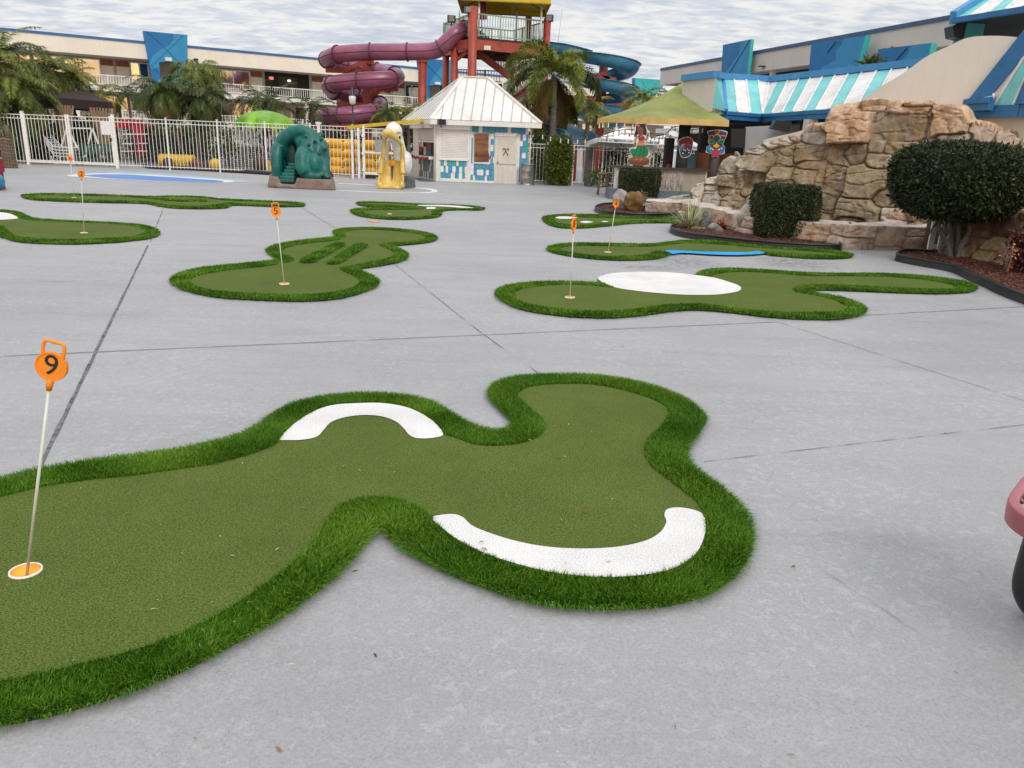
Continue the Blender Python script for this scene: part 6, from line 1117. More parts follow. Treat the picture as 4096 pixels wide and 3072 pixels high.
mb = MB(); vs = [(cR.x+Rr*r*c, cR.y+Rr*r*s, z) for r, z in ((1.0, zv), (1.005, zvb), (.97, zvb), (.97, zv-.02)) for c, s in rs_]; mb.add(vs, [(i*n+k, i*n+k+1, (i+1)*n+k+1, (i+1)*n+k) for i in range(3) for k in range(ns)]); mb.build('valance', M_VAL, t)
mb = MB(); mb.add([(cR.x+Rr*.97*c, cR.y+Rr*.97*s, zvb+.06) for c, s in rs_]+[(cR.x, cR.y, zvb+.25)], [(k, k+1, n) for k in range(ns)]); mb.build('ceiling', M_WOODK, t)
for K, x, d in ((S4, 575, 26.4), (S4, 900, 28.5), (S3, 1560, 29.)):
    q = D(*K(x, 300), d); mb = MB(); mb.tube([Vector((q.x, q.y, 0)), Vector((q.x, q.y, zvb+.3))], .19, 12); mb.build('roof_post', M_WOODK, t)
zk = 1.05; bL, bR = G(*S3(1185, 1035), zk), G(*K5(492, 1402), zk); bL.z = bR.z = 0; BW = Wall(bL, bR); print('bar', bL, bR)
mb = MB(); ct = []
for f in np.linspace(0, 1, 9): ct.append((BW.L*f, .16*sin(pi*f)))
M_CNT = mat('counter_top', (.055, .05, .047), .4, .2, 5); M_GRASS = mat('grass_skirt', (.62, .56, .52), .8, .45, 4, .8, 16, stretch=(14, 14, .5), col2=(.44, .38, .34)); M_TAN = mat('bar_tan', (.38, .32, .25), .8, .12, 4); M_PLN = mat('plinth_slate', (.11, .15, .18), .6, .15, 3)
def curvewall(mb, s0, s1, z0, z1, off, depth=.5, mi=0):
    k0 = 14; vs = []
    for i in range(k0+1):
        s = s0+(s1-s0)*i/k0; o = off+.16*sin(pi*s/BW.L)
        for z, oo in ((z0, o), (z1, o), (z1, o-depth), (z0, o-depth)): vs.append(BW.at(s, z, oo))
    mb.add(vs, [(i*4+j, (i+1)*4+j, (i+1)*4+(j+1) % 4, i*4+(j+1) % 4) for i in range(k0) for j in range(4)]+[(0, 1, 2, 3), (k0*4, k0*4+3, k0*4+2, k0*4+1)], mi)
curvewall(mb, -.15, BW.L, zk-.06, zk, .10, .6); mb.build('counter', M_CNT, t)
mb = MB(); curvewall(mb, .16, BW.L*.725, .32, zk-.06, -.06); gs = mb.build('grass_front', M_GRASS, t); rg_ = random.Random(2)
mb = MB()
for i in range(420):
    s = rg_.uniform(.2, BW.L*.72); o = -.05+.16*sin(pi*s/BW.L); z1 = zk-.07; z0 = .34+rg_.uniform(0, .15)+(rg_.random() < .3)*rg_.uniform(0, .3); mb.beam(BW.at(s, z1, o), BW.at(s+rg_.uniform(-.14, .14), z0, o+rg_.uniform(0, .02)), rg_.uniform(.006, .014), .008, rg_.choice((0, 0, 1)))
o_ = mb.build('grass_strands', [mat('strand_pale', (.62, .54, .50), .8, .15, 8), mat('strand_brown', (.30, .24, .20), .8, .2, 8)], gs); o_['kind'] = 'stuff'
mb = MB(); curvewall(mb, BW.L*.725, BW.L*.97, .32, zk-.06, -.06); mb.build('tan_front', M_TAN, t); mb = MB(); curvewall(mb, -.12, BW.L+.1, 0, .32, .25, .9); mb.build('plinth', M_PLN, t)
for a_, b_ in ((.1, .16), (BW.L*.97, BW.L*.985)): mb = MB(); curvewall(mb, a_, b_, .32, zk-.06, -.03); mb.build('end_board', M_WP, t)
# behind the counter
BK = Wall(bL+Vector((0, 1.3, 0)), bR+Vector((0, 1.3, 0)))
def item(nm, K, q0, q1, dep, th, m, lab, cat):
    x0, y0 = q0; x1, y1 = q1; w = Wall(Vector((-5, dep, 0)), Vector((5, dep, 0))); mb = MB(); a = w.px(K, x0, y1); b = w.px(K, x1, y0); w.box(mb, a[0], b[0], 0 if dep < 99 else a[1], b[1], -th, 0); return tag(mb.build(nm, m), lab, cat)
item('speaker_cabinet', S4, (245, 425), (415, 905), bL.y+.9, .5, mat('cabinet_black', (.012, .012, .013), .5, .2, 3), 'tall black cabinet with painted reddish reflections behind the bar counter', 'cabinet')
item('blue_cabinet', S4, (492, 688), (770, 915), bL.y+.8, .5, mat('cabinet_blue', (.10, .22, .30), .5, .12, 3), 'dusty blue cabinet under the dark tiki mask', 'cabinet')
item('orange_cabinet', S4, (772, 690), (1470, 915), bL.y+1.1, .5, mat('cabinet_orange', (.19, .055, .015), .55, .2, 2), 'burnt orange cabinet behind the bar beside the mask post', 'cabinet')
mb = MB(); w_ = Wall(Vector((-5, bL.y+.895, 0)), Vector((5, bL.y+.895, 0)))
w_.poly(mb, S4, [(262, 800), (290, 650), (320, 590), (350, 650), (370, 780), (330, 830), (280, 830)], 0, .006); tag(mb.build('cabinet_reflection', mat('reflection_red', (.06, .014, .008), .5, .5, 6)), 'dull red reflection painted on the face of the black cabinet', 'painted reflection')  # red reflection painted as a thin flat shape on the cabinet
w_ = Wall(Vector((-5, bL.y+.88, 0)), Vector((5, bL.y+.88, 0))); mb = MB(); c_ = w_.px(S4, 306, 898); mb.lathe(w_.at(c_[0], c_[1], .05), [(.001, .03), (.075, .02), (.09, 0)], 20, M=Matrix.Rotation(pi/2, 3, 'X')); tag(mb.build('red_dome', mat('dome_red', (.5, .05, .03), .4)), 'small red dome-shaped object on the counter before the black cabinet', 'object')
# colourful cut-outs: flat boards with painted shapes, each standing where it stands
def board(K, dep, outline, shapes, name, label, cat, group=None, cols=None, border=.0):
    w = Wall(Vector((-5, dep, 0)), Vector((5, dep, 0))); c = w.px(K, *outline[0]); t = thing(name, label, cat, w.at(*c), group); mb = MB(); Kf = K
    P = smooth_loop([w.at(*w.px(K, x, y), 0) for x, y in outline], 3); mb.prism(P, w.n*-.025); mb.build('board', M_WCUT, t)
    for k, (nm, m, pts, sm) in enumerate(shapes):
        mb = MB(); P = [w.at(*w.px(K, x, y), .002+.0025*k) for x, y in pts]; P = smooth_loop(P, 3) if sm else P; mb.prism(P, w.n*.002); mb.build(nm, m, t)
    return t
flat = lambda n, c: mat(n, c, .45, .08, 6)
M_WCUT = flat('cutout_white', (.74, .74, .72)); c_sk = flat('paint_skin', (.42, .20, .12)); c_sk2 = flat('paint_skin_dark', (.20, .075, .05)); c_hair = flat('paint_black', (.015, .012, .012)); c_grn = flat('paint_green', (.006, .20, .085)); c_gr2 = flat('paint_green_dark', (.004, .13, .055)); c_lei = flat('paint_magenta', (.36, .012, .06)); c_pnk = flat('paint_pink', (.62, .10, .12)); c_org = flat('paint_orange', (.72, .28, .06)); c_brn = flat('paint_brown', (.18, .05, .022)); c_brn2 = flat('paint_brown_light', (.27, .085, .035)); c_red = flat('paint_red', (.55, .02, .03)); c_navy = flat('paint_navy', (.02, .05, .13)); c_mar = flat('paint_maroon', (.20, .012, .022)); c_blu = flat('paint_blue', (.03, .22, .46)); c_yel = flat('paint_yellow', (.72, .42, .05)); c_tea = flat('paint_teal', (.02, .25, .14)); c_wht = flat('paint_white', (.78, .78, .76)); c_tan = flat('paint_tan', (.52, .36, .20))
dH = bL.y-.0
board(S3, dH-.1, [(1480, 480), (1560, 478), (1610, 490), (1625, 560), (1655, 580), (1650, 650), (1640, 705), (1610, 712), (1595, 745), (1640, 820), (1650, 900), (1622, 925), (1650, 965), (1648, 1020), (1560, 1038), (1450, 1030), (1368, 1005), (1366, 940), (1425, 912), (1395, 860), (1388, 810), (1450, 795), (1458, 770), (1438, 730), (1450, 665), (1442, 600), (1462, 540)],
      [('hair', c_hair, [(1480, 490), (1530, 480), (1590, 490), (1605, 540), (1617, 600), (1600, 640), (1570, 625), (1500, 620), (1470, 655), (1447, 650), (1455, 610), (1470, 560)], True), ('arm', c_sk, [(1478, 640), (1502, 650), (1480, 690), (1474, 730), (1476, 775), (1462, 790), (1455, 765), (1452, 720), (1458, 680)], True), ('arm', c_sk, [(1575, 640), (1600, 680), (1612, 645), (1620, 610), (1640, 595), (1645, 625), (1630, 680), (1612, 708), (1590, 700), (1570, 670)], True),
       ('torso', c_sk, [(1500, 640), (1540, 630), (1580, 645), (1578, 690), (1580, 745), (1500, 745), (1512, 700)], True), ('face', c_sk2, [(1495, 540), (1530, 520), (1570, 545), (1572, 590), (1545, 640), (1515, 630), (1495, 590)], True), ('lei', c_lei, [(1508, 640), (1520, 635), (1540, 665), (1560, 635), (1575, 650), (1582, 690), (1545, 705), (1508, 695)], True),
       ('skirt', c_grn, [(1495, 760), (1590, 760), (1625, 800), (1640, 850), (1620, 910), (1560, 935), (1490, 938), (1435, 912), (1405, 870), (1395, 825), (1420, 808), (1470, 812)], True), ('waistband', c_org, [(1490, 742), (1592, 742), (1594, 768), (1488, 768)], False), ('skirt_fold', c_gr2, [(1500, 775), (1512, 775), (1470, 860), (1450, 905), (1440, 900)], True), ('skirt_fold', c_gr2, [(1535, 775), (1545, 775), (1530, 860), (1515, 930), (1500, 930)], True), ('skirt_fold', c_gr2, [(1570, 775), (1582, 775), (1590, 850), (1580, 920), (1565, 925)], True),
       ('pedestal', c_brn, [(1372, 945), (1430, 925), (1600, 928), (1644, 955), (1642, 1012), (1560, 1030), (1450, 1022), (1374, 998)], True), ('pedestal_top', c_brn2, [(1372, 945), (1430, 922), (1520, 918), (1610, 930), (1644, 950), (1600, 975), (1500, 982), (1410, 972)], True), ('foot', c_sk, [(1462, 945), (1480, 938), (1500, 950), (1495, 966), (1475, 960)], True), ('foot', c_sk, [(1520, 950), (1545, 938), (1560, 948), (1535, 968), (1518, 966)], True),
       ('flower', c_pnk, [(1482, 500), (1500, 488), (1518, 500), (1512, 522), (1490, 524)], True), ('bracelet', c_hair, [(1618, 622), (1640, 628), (1636, 644), (1614, 638)], False), ('bracelet', c_hair, [(1452, 738), (1476, 742), (1474, 756), (1452, 752)], False), ('lips', c_lei, [(1515, 600), (1526, 596), (1534, 602), (1524, 610)], True), ('eye', c_hair, [(1498, 566), (1514, 572), (1522, 566), (1514, 576)], False), ('eye', c_hair, [(1540, 566), (1552, 572), (1568, 564), (1553, 577)], False)],
      'hula_dancer_cutout', 'painted hula dancer cut-out in a green skirt standing on the bar counter', 'cut-out')
tm = [(950, 315), (1010, 297), (1115, 283), (1210, 297), (1284, 320), (1270, 380), (1255, 430), (1238, 445), (1236, 490), (1212, 530), (1245, 570), (1240, 620), (1232, 680), (1140, 703), (1128, 738), (1085, 748), (1042, 740), (1025, 712), (1018, 690), (928, 658), (940, 610), (940, 570), (985, 540), (962, 480), (975, 440), (968, 380)]
sh_ = lambda pts, f=.93, c=(1105, 520): [(c[0]+(x-c[0])*f, c[1]+(y-c[1])*f) for x, y in pts]
board(S4, bR.y-.15, tm, [('base_colour', c_mar, sh_(tm), True), ('forehead', c_navy, [(965, 325), (1060, 300), (1095, 350), (985, 365)], False), ('forehead', c_navy, [(1270, 328), (1165, 300), (1125, 350), (1250, 370)], False), ('chevron', c_org, [(1062, 295), (1078, 293), (1112, 350), (1150, 294), (1166, 298), (1120, 366), (1104, 366)], False), ('chevron', c_red, [(1088, 292), (1140, 292), (1114, 335)], False), ('band', c_mar, [(970, 372), (1055, 352), (1065, 385), (975, 410)], False), ('band', c_mar, [(1262, 372), (1160, 352), (1150, 385), (1250, 410)], False), ('dots', c_wht, [(978, 388), (1040, 374), (1042, 380), (980, 395)], False), ('dots', c_wht, [(1180, 376), (1240, 388), (1238, 395), (1178, 382)], False),
       ('brow', c_tan, [(1040, 400), (1075, 365), (1110, 352), (1150, 368), (1175, 405), (1165, 432), (1150, 400), (1108, 375), (1068, 400), (1055, 430)], True), ('third_eye', c_navy, [(1060, 410), (1105, 385), (1150, 410), (1130, 450), (1105, 490), (1075, 450)], True), ('eye_ring', c_tea, [(968, 480), (1000, 440), (1050, 445), (1070, 480), (1050, 520), (1000, 525)], True), ('eye_ring', c_tea, [(1130, 480), (1155, 445), (1205, 440), (1235, 475), (1210, 515), (1155, 515)], True), ('eye', c_hair, [(990, 490), (1020, 472), (1048, 490), (1018, 505)], True), ('eye', c_hair, [(1148, 488), (1180, 470), (1208, 485), (1180, 503)], True),
       ('nose', c_yel, [(1100, 490), (1118, 530), (1150, 545), (1130, 575), (1098, 585), (1060, 572), (1040, 545), (1080, 530)], True), ('mouth', c_blu, [(945, 565), (985, 545), (1040, 580), (1100, 610), (1160, 580), (1212, 540), (1240, 570), (1225, 640), (1150, 680), (1050, 680), (960, 640)], True), ('mouth_inside', c_navy, [(985, 585), (1030, 590), (1100, 622), (1170, 590), (1215, 580), (1200, 620), (1130, 650), (1040, 645)], True), ('tooth', c_wht, [(990, 590), (1012, 588), (1012, 608), (994, 608)], True), ('tooth', c_wht, [(1022, 598), (1046, 605), (1042, 624), (1024, 618)], True), ('tooth', c_wht, [(1126, 608), (1150, 598), (1152, 618), (1132, 628)], True), ('tooth', c_wht, [(1165, 592), (1192, 586), (1190, 606), (1168, 612)], True), ('tongue', c_red, [(1035, 640), (1060, 622), (1105, 620), (1130, 640), (1128, 710), (1090, 738), (1045, 728), (1032, 690)], True), ('jewel', c_tea, [(1098, 412), (1110, 412), (1112, 428), (1097, 428)], True)],
      'tiki_mask', 'bright tiki mask with red tongue and green eyes on a brown post', 'mask', 'painted tiki masks at the bar')
q = D(*S4(1065, 800), bR.y+.0); q1 = D(*S4(1065, 400), bR.y); mb = MB(); mb.tube([Vector((q.x, q.y, 0)), Vector((q.x, q.y, q1.z))], .165, 14); tag(mb.build('mask_post', mat('post_greybrown', (.075, .055, .05), .7, .15, 4)), 'round grey-brown post carrying the bright tiki mask', 'post')
tm2 = [(470, 480), (500, 440), (570, 410), (650, 407), (708, 450), (716, 520), (694, 640), (660, 720), (585, 752), (520, 735), (490, 650)]
board(S4, bL.y+.15, tm2, [('base_colour', c_navy, sh_(tm2, .94, (590, 580)), True), ('forehead', c_mar, [(485, 480), (520, 440), (575, 425), (590, 500), (495, 530)], True), ('forehead', c_mar, [(600, 425), (660, 420), (700, 460), (700, 530), (600, 500)], True), ('eye_patch', c_blu, [(500, 590), (520, 560), (560, 530), (580, 570), (540, 610), (505, 650)], True), ('eyelid', c_yel, [(500, 580), (530, 530), (580, 518), (560, 540), (525, 560)], True), ('eyelid', c_red, [(605, 530), (640, 512), (680, 540), (685, 570), (650, 545)], True), ('nose', c_mar, [(575, 540), (610, 540), (625, 600), (595, 620), (560, 600)], True), ('mouth', c_hair, [(520, 640), (590, 620), (660, 640), (650, 700), (590, 670), (530, 695)], True), ('tooth', c_wht, [(555, 612), (568, 610), (568, 628), (556, 630)], True), ('tooth', c_wht, [(580, 624), (594, 624), (592, 640), (582, 640)], True), ('tooth', c_wht, [(612, 600), (626, 602), (624, 618), (612, 616)], True), ('tooth', c_wht, [(640, 618), (652, 622), (648, 638), (638, 634)], True), ('tooth', c_wht, [(535, 665), (555, 672), (550, 688), (535, 682)], True), ('tooth', c_wht, [(632, 662), (650, 658), (650, 672), (636, 676)], True)],
      'tiki_mask', 'dark tiki mask with small white teeth hanging before the blue cabinet', 'mask', 'painted tiki masks at the bar')
# bulbs on wires under the roof edge
M_BULB = mat('bulb_glass', (.72, .70, .66), .2); t = thing('string_lights', 'strings of small bulbs sagging below the green bar roof', 'string lights', Vector((cR.x, cR.y-Rr, zvb)))
def string(pts, nb_, drop=.10):
    P = smooth_loop(pts, 6, False); mb = MB(); mb.tube(P, .012, 4); mb.build('wire', M_BLK2, t)
    for i in range(nb_):
        p = P[int((i+.5)/nb_*(len(P)-1))]; mb = MB(); mb.beam(p, p-Vector((0, 0, drop*.7)), .035); mb.ball(p-Vector((0, 0, drop*1.1)), (.026, .026, .038), n=8, m=6); mb.build('bulb', M_BULB, t)
string([D(*S3(x, y), 26.) for x, y in ((980, 480), (1080, 470), (1290, 475), (1480, 500))], 6); string([D(*S3(x, y), 27.6) for x, y in ((985, 660), (1100, 610), (1210, 575), (1330, 560), (1450, 560))], 6, .13); string([D(*S3(x, y), 27.8) for x, y in ((200, 620), (340, 655), (500, 680), (650, 690), (800, 690), (985, 660), (1160, 640))], 8); string([D(*S4(x, y), 26.5) for x, y in ((60, 390), (250, 360), (420, 230), (700, 280), (930, 250))], 7); string([D(*S3(x, y), 29) for x, y in ((1450, 590), (1650, 610), (1850, 620), (1950, 640))], 6, .13); string([D(*S4(x, y), 29) for x, y in ((0, 400), (180, 430), (320, 400), (520, 420))], 5, .13)
# ================================================================ parasols behind the bar
M_UMB = mat('parasol_white', (.82, .815, .81), .6, .06, 2); M_UT = mat('parasol_text', (.03, .035, .09), .6)
def parasol(K, dep, lc, nc, rc, ap, label, texts):
    L_, N_, R_ = D(*K(*lc), dep+1.8), D(*K(*nc), dep), D(*K(*rc), dep+.9); F_ = L_+R_-N_; F_.z = (L_.z+R_.z)/2; A_ = D(*K(*ap), dep+1.4); C_ = [L_, N_, R_, F_]; A_.x = sum(c.x for c in C_)/4; A_.y = sum(c.y for c in C_)/4
    t = thing('beer_parasol', label, 'parasol', Vector((A_.x, A_.y, 0)), 'white square parasols behind the bar'); mb = MB(); vs = C_+[A_]; mb.add(vs, [(0, 1, 4), (1, 2, 4), (2, 3, 4), (3, 0, 4)]); vl = Vector((0, 0, -.17)); mb.add(C_+[c+vl for c in C_], [(i, (i+1) % 4, 4+(i+1) % 4, 4+i) for i in range(4)]); mb.build('canopy', M_UMB, t); mb = MB()
    for c in C_: mb.beam(A_-Vector((0, 0, .12)), c-Vector((0, 0, .02)), .03)
    mb.build('ribs', M_GAL, t); mb = MB(); mb.tube([Vector((A_.x, A_.y, 0)), A_+Vector((0, 0, .06))], .028, 8); mb.build('pole', M_GAL, t)
    n = (R_-N_).cross(Vector((0, 0, 1))).normalized()
    if n.y > 0: n = -n
    for f, tx, sz in texts:
        p = N_.lerp(R_, f)+vl*.5+n*.012; text_mesh(tx, sz, p, R_-N_, Vector((0, 0, 1)), M_UT, 'lettering', t)
    c = (N_+R_)/2*.55+A_*.45; xd = (R_-N_).normalized(); yd = (A_-(N_+R_)/2).normalized(); nn = xd.cross(yd); text_mesh('ULTRA', .24, c+nn*.015, xd, yd, M_UT, 'lettering', t); m_ = MB(); m_.box(c+nn*.015-yd*.2+xd*.05, (.07, .02, .12)); m_.build('ribbon_mark', c_red, t)
    p = N_.lerp(R_, .115)+vl*.5+n*.014; mb = MB(); mb.box(p, (.025, .01, .12)); mb.build('ribbon_mark', c_red, t)
parasol(S3, 33.0, (790, 730), (990, 662), (1790, 712), (1240, 530), 'white beer parasol left of the hula cut-out, nearest the foxtail palm', [(.07, 'Michelob', .10), (.225, 'ULTRA', .13), (.46, 'SUPERIOR LIGHT BEER', .12), (.80, 'Michelob', .10), (.91, 'ULTRA', .13)])
parasol(S4, 34.0, (-120, 500), (60, 520), (862, 560), (440, 300), 'white beer parasol seen between the two tiki masks', [(.2, 'ULTRA', .12), (.5, 'SUPERIOR', .11), (.9, 'LIGHT BEER', .11)])
parasol(S4, 35.5, (1100, 500), (1190, 545), (1500, 560), (1330, 395), 'white beer parasol half hidden behind the bright tiki mask', [(.3, 'Michelob', .10), (.5, 'ULTRA', .12)])
# two rattan bar stools
M_RAT = mat('rattan', (.22, .135, .055), .6, .3, 14, .3, 40); M_SEAT = mat('rattan_seat', (.30, .22, .11), .65, .2, 10, .3, 40)
def stool(p, h, label):
    t = thing('bar_stool', label, 'bar stool', p, 'rattan bar stools at the tiki bar'); p = Vector(p); mb = MB(); mb.lathe(p+Vector((0, 0, h-.05)), [(.001, 0), (.17, 0), (.19, .02), (.19, .05), (.17, .06), (.001, .06)], 20); mb.build('seat', M_SEAT, t)
    for k in range(4):
        a = pi/4+k*pi/2; u = Vector((cos(a), sin(a), 0)); mb = MB(); mb.tube([p+u*.24, p+u*.15+Vector((0, 0, h-.05))], .02, 8); mb.build('leg', M_RAT, t); v = Vector((-u.y, u.x, 0)); mb = MB(); mb.tube([p+u*.17+Vector((0, 0, h-.3)), p+u*.14+v*.05+Vector((0, 0, h-.12)), p+v*.13+u*.05+Vector((0, 0, h-.06))], .012, 6); mb.build('brace', M_RAT, t)
    for z, r in ((.28, .215), (.42, .20)): mb = MB(); mb.tube([p+Vector((r*cos(k*pi/8), r*sin(k*pi/8), z)) for k in range(16)], .013, 6, closed=True); mb.build('foot_ring', M_RAT, t)
sp = G(*S3(1030, 1425)); hs = V(*S3(1040, 1135), sp, sp+Vector((1, 0, 0))).z; stool((sp.x, sp.y+.1, 0), hs, 'rattan bar stool nearer the viewer, left of its pair'); sp2 = D(*S3(1140, 1400), sp.y+.75); stool((sp2.x, sp2.y, 0), hs*1.0, 'rattan bar stool half behind the other, nearest the bar')
# ================================================================ wavy white wall and right-hand canopies
wA, wB = D(*K6(180, 905), 20.0), D(*K6(1659, 320), 17.0); WVW = Wall(wA, wB); wp = [(-500, 1160), (-405, 1135), (-193, 1085), (27, 1005), (100, 955), (180, 905), (300, 840), (470, 720), (660, 605), (830, 482), (950, 420), (1060, 370), (1150, 327), (1220, 308), (1300, 299), (1450, 297), (1600, 308), (1659, 320), (1800, 350), (2100, 380), (2700, 400), (3300, 420)]
top = smooth_loop([WVW.at(*WVW.px(K6, x, y)) for x, y in wp], 5, False); M_WAVE = mat('stucco_warm', (.74, .705, .645), .8, .05, .5, .25, 30, streak=.03)
mb = MB(); th_ = WVW.n*-.35; n = len(top); vs = []
for p in top: vs += [Vector((p.x, p.y, 0)), p, p+th_, Vector((p.x+th_.x, p.y+th_.y, 0))]
mb.add(vs, [(i*4+j, (i+1)*4+j, (i+1)*4+(j+1) % 4, i*4+(j+1) % 4) for i in range(n-1) for j in range(3)]); tag(mb.build('wavy_wall', M_WAVE), 'big curving cream stucco wall rising behind the rock waterfall', 'wall')
t = thing('striped_awning', 'teal and white striped awning with blue edges on the cream wavy wall', 'awning', wB); aL = D(*K6(1262, 885), 18.0); aF = D(*K6(1640, 870), 16.6); dl_ = WVW.at(*WVW.px(K6, 1950, 10)); Lq = WVW.at(*WVW.px(K6, 1255, 880), .02); aF.z = Lq.z; aF2 = aF+(wB-wA).normalized()*4; aF2.z = aF.z
mb = MB(); rb = MB(); nS = 2.4
for i in range(3):
    a, b = i/nS, min(1, (i+1)/nS); q = [Lq.lerp(aF, a), Lq.lerp(aF, b), dl_.lerp(dl_, b), dl_]; mb.add([q[0], q[1], dl_], [(0, 1, 2)], (1, 0, 1)[i]); rb.beam(q[1], dl_, .05)
s_ = mb.build('striped_face', [M_ST, M_SWT], t); stripes(aF, aF2, dl_, dl_+(aF2-aF), 8, 1, [1, 0], 'striped_face', t); rb.build('standing_seam', M_SWT, s_)
for p, q, w_, nm in ((Lq, dl_, .34, 'edge_trim'), (aF, dl_, .28, 'edge_trim')): mb = MB(); mb.beam(p, q, w_*.5, w_); mb.build(nm, M_CB, t)
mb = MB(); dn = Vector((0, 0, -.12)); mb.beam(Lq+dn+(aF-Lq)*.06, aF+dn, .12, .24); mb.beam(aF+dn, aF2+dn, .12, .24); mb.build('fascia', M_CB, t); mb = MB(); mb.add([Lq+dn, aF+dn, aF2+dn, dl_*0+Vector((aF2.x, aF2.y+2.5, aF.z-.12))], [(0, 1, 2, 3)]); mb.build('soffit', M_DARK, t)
t = thing('striped_pavilion', 'striped teal and white pavilion roof with blue fascia at the top right corner', 'pavilion', D(*S5(890, 500), 20.5)); q0 = D(*S5(730, 308), 20.0); q1 = G(*S5(1659, 162), q0.z); q2 = q0.lerp(q1, 2.2); ff = Vector((0, 0, D(*S5(735, 238), 20).z-q0.z)); rA = D(*S5(1330, -150), 22.5); rB = rA+(q2-q0)*.8
mb = MB(); mb.beam(q0+ff*.5, q2+ff*.5, .14, ff.z); mb.beam(q0+ff*.72-Vector((0, .05, 0)), q2+ff*.72-Vector((0, .05, 0)), .1, ff.z*.2); mb.build('fascia', M_CB, t); s_ = None
mb = MB(); rb = MB(); nS = 9
for i in range(nS):
    a, b = i/nS, (i+1)/nS; q = [(q0+ff).lerp(q2+ff, a), (q0+ff).lerp(q2+ff, b), rA.lerp(rB, b), rA.lerp(rB, a)]; mb.add(q, [(0, 1, 2, 3)], i % 2); rb.beam(q[1], q[2], .05)
s_ = mb.build('striped_roof', [M_ST, M_SWT], t); rb.build('standing_seam', M_SWT, s_); mb = MB(); mb.beam(q0+ff+Vector((-.05, 0, 0)), rA, .14, .28); mb.build('hip_trim', M_CB2, t)
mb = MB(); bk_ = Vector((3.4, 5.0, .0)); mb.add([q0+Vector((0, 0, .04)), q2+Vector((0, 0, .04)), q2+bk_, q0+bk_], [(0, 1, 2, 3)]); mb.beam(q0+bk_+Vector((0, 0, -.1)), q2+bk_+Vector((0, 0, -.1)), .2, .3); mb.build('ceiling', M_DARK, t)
pz = D(*S5(945, 285), 20.4); mb = MB(); mb.beam(Vector((pz.x-.05, pz.y, 0)), Vector((pz.x+.03, pz.y, pz.z+.15)), .42, .5); mb.build('corner_post', mat('post_teal', srgb(58, 150, 155), .5, .1, 3), t)
tt = thing('corner_speaker', 'black loudspeaker on the teal post of the top right pavilion', 'loudspeaker', D(*S5(830, 370), 20.3)); mb = MB(); q = D(*S5(832, 372), 20.2); mb.prism([q+Vector((x, 0, z)) for x, z in ((-.22, .04), (-.14, -.2), (.13, -.24), (.2, .2), (.03, .2))], (0, .4, 0)); mb.build('cabinet', M_BLK2, tt); mb = MB(); mb.beam(q+Vector((.2, .1, .3)), q+Vector((.5, .1, .1)), .06); mb.build('bracket', M_BLK2, tt)
# ================================================================ rock work
def vnoise(P, sc, seed=0):
    Q = np.asarray(P)*sc+seed*17.3; I = np.floor(Q).astype(np.int64); F = Q-I; F = F*F*(3-2*F)
    def h(a, b, c):
        x = (a*374761393+b*668265263+c*2147483647+seed*974711) & 0xffffffff; x = ((x ^ (x >> 13))*1274126177) & 0xffffffff; return ((x ^ (x >> 16)) & 0xffff)/65535.0
    r = 0
    for i in (0, 1):
        for j in (0, 1):
            for k in (0, 1): r = r+h(I[:, 0]+i, I[:, 1]+j, I[:, 2]+k)*(F[:, 0] if i else 1-F[:, 0])*(F[:, 1] if j else 1-F[:, 1])*(F[:, 2] if k else 1-F[:, 2])
    return r
def fbm(P, sc, oct_=4, seed=0):
    r = 0; a = .5; t = 0
    for o in range(oct_): r = r+a*vnoise(P, sc*2**o, seed+o); t += a; a *= .5
    return r/t
TAN, TAN2, PALE, ORG_, GRYR, PNK = (.315, .25, .16), (.355, .285, .19), (.60, .545, .475), (.70, .50, .34), (.45, .415, .37), (.60, .475, .39)
M_ROCK = attr_mat('painted_rock', .85, .75, 11., .30, 5.)
def block_field(S, Z, seeds, warp=.028, seed=1):
    """nearest and second nearest block for every surface point; seeds = (s, z, half w, half h, protrusion, colour)"""
    P = np.column_stack([S, Z, np.zeros_like(S)]); S2_ = S+(fbm(P, 2.2, 3, seed)-.5)*warp*3; Z2_ = Z+(fbm(P, 2.2, 3, seed+9)-.5)*warp*3
    sd = np.array([q[:4] for q in seeds]); d1 = np.full(len(S), 1e9); d2 = np.full(len(S), 1e9); ix = np.zeros(len(S), int)
    for i, (a, b, w, h) in enumerate(sd):
        d = ((np.abs(S2_-a)/w)**5+(np.abs(Z2_-b)/h)**5)**(1/5); m = d < d1; d2 = np.where(m, d1, np.minimum(d2, d)); ix = np.where(m, i, ix); d1 = np.where(m, d, d1)
    sz = np.minimum(sd[ix, 2], sd[ix, 3]); return d1, (d2-d1)*sz, ix
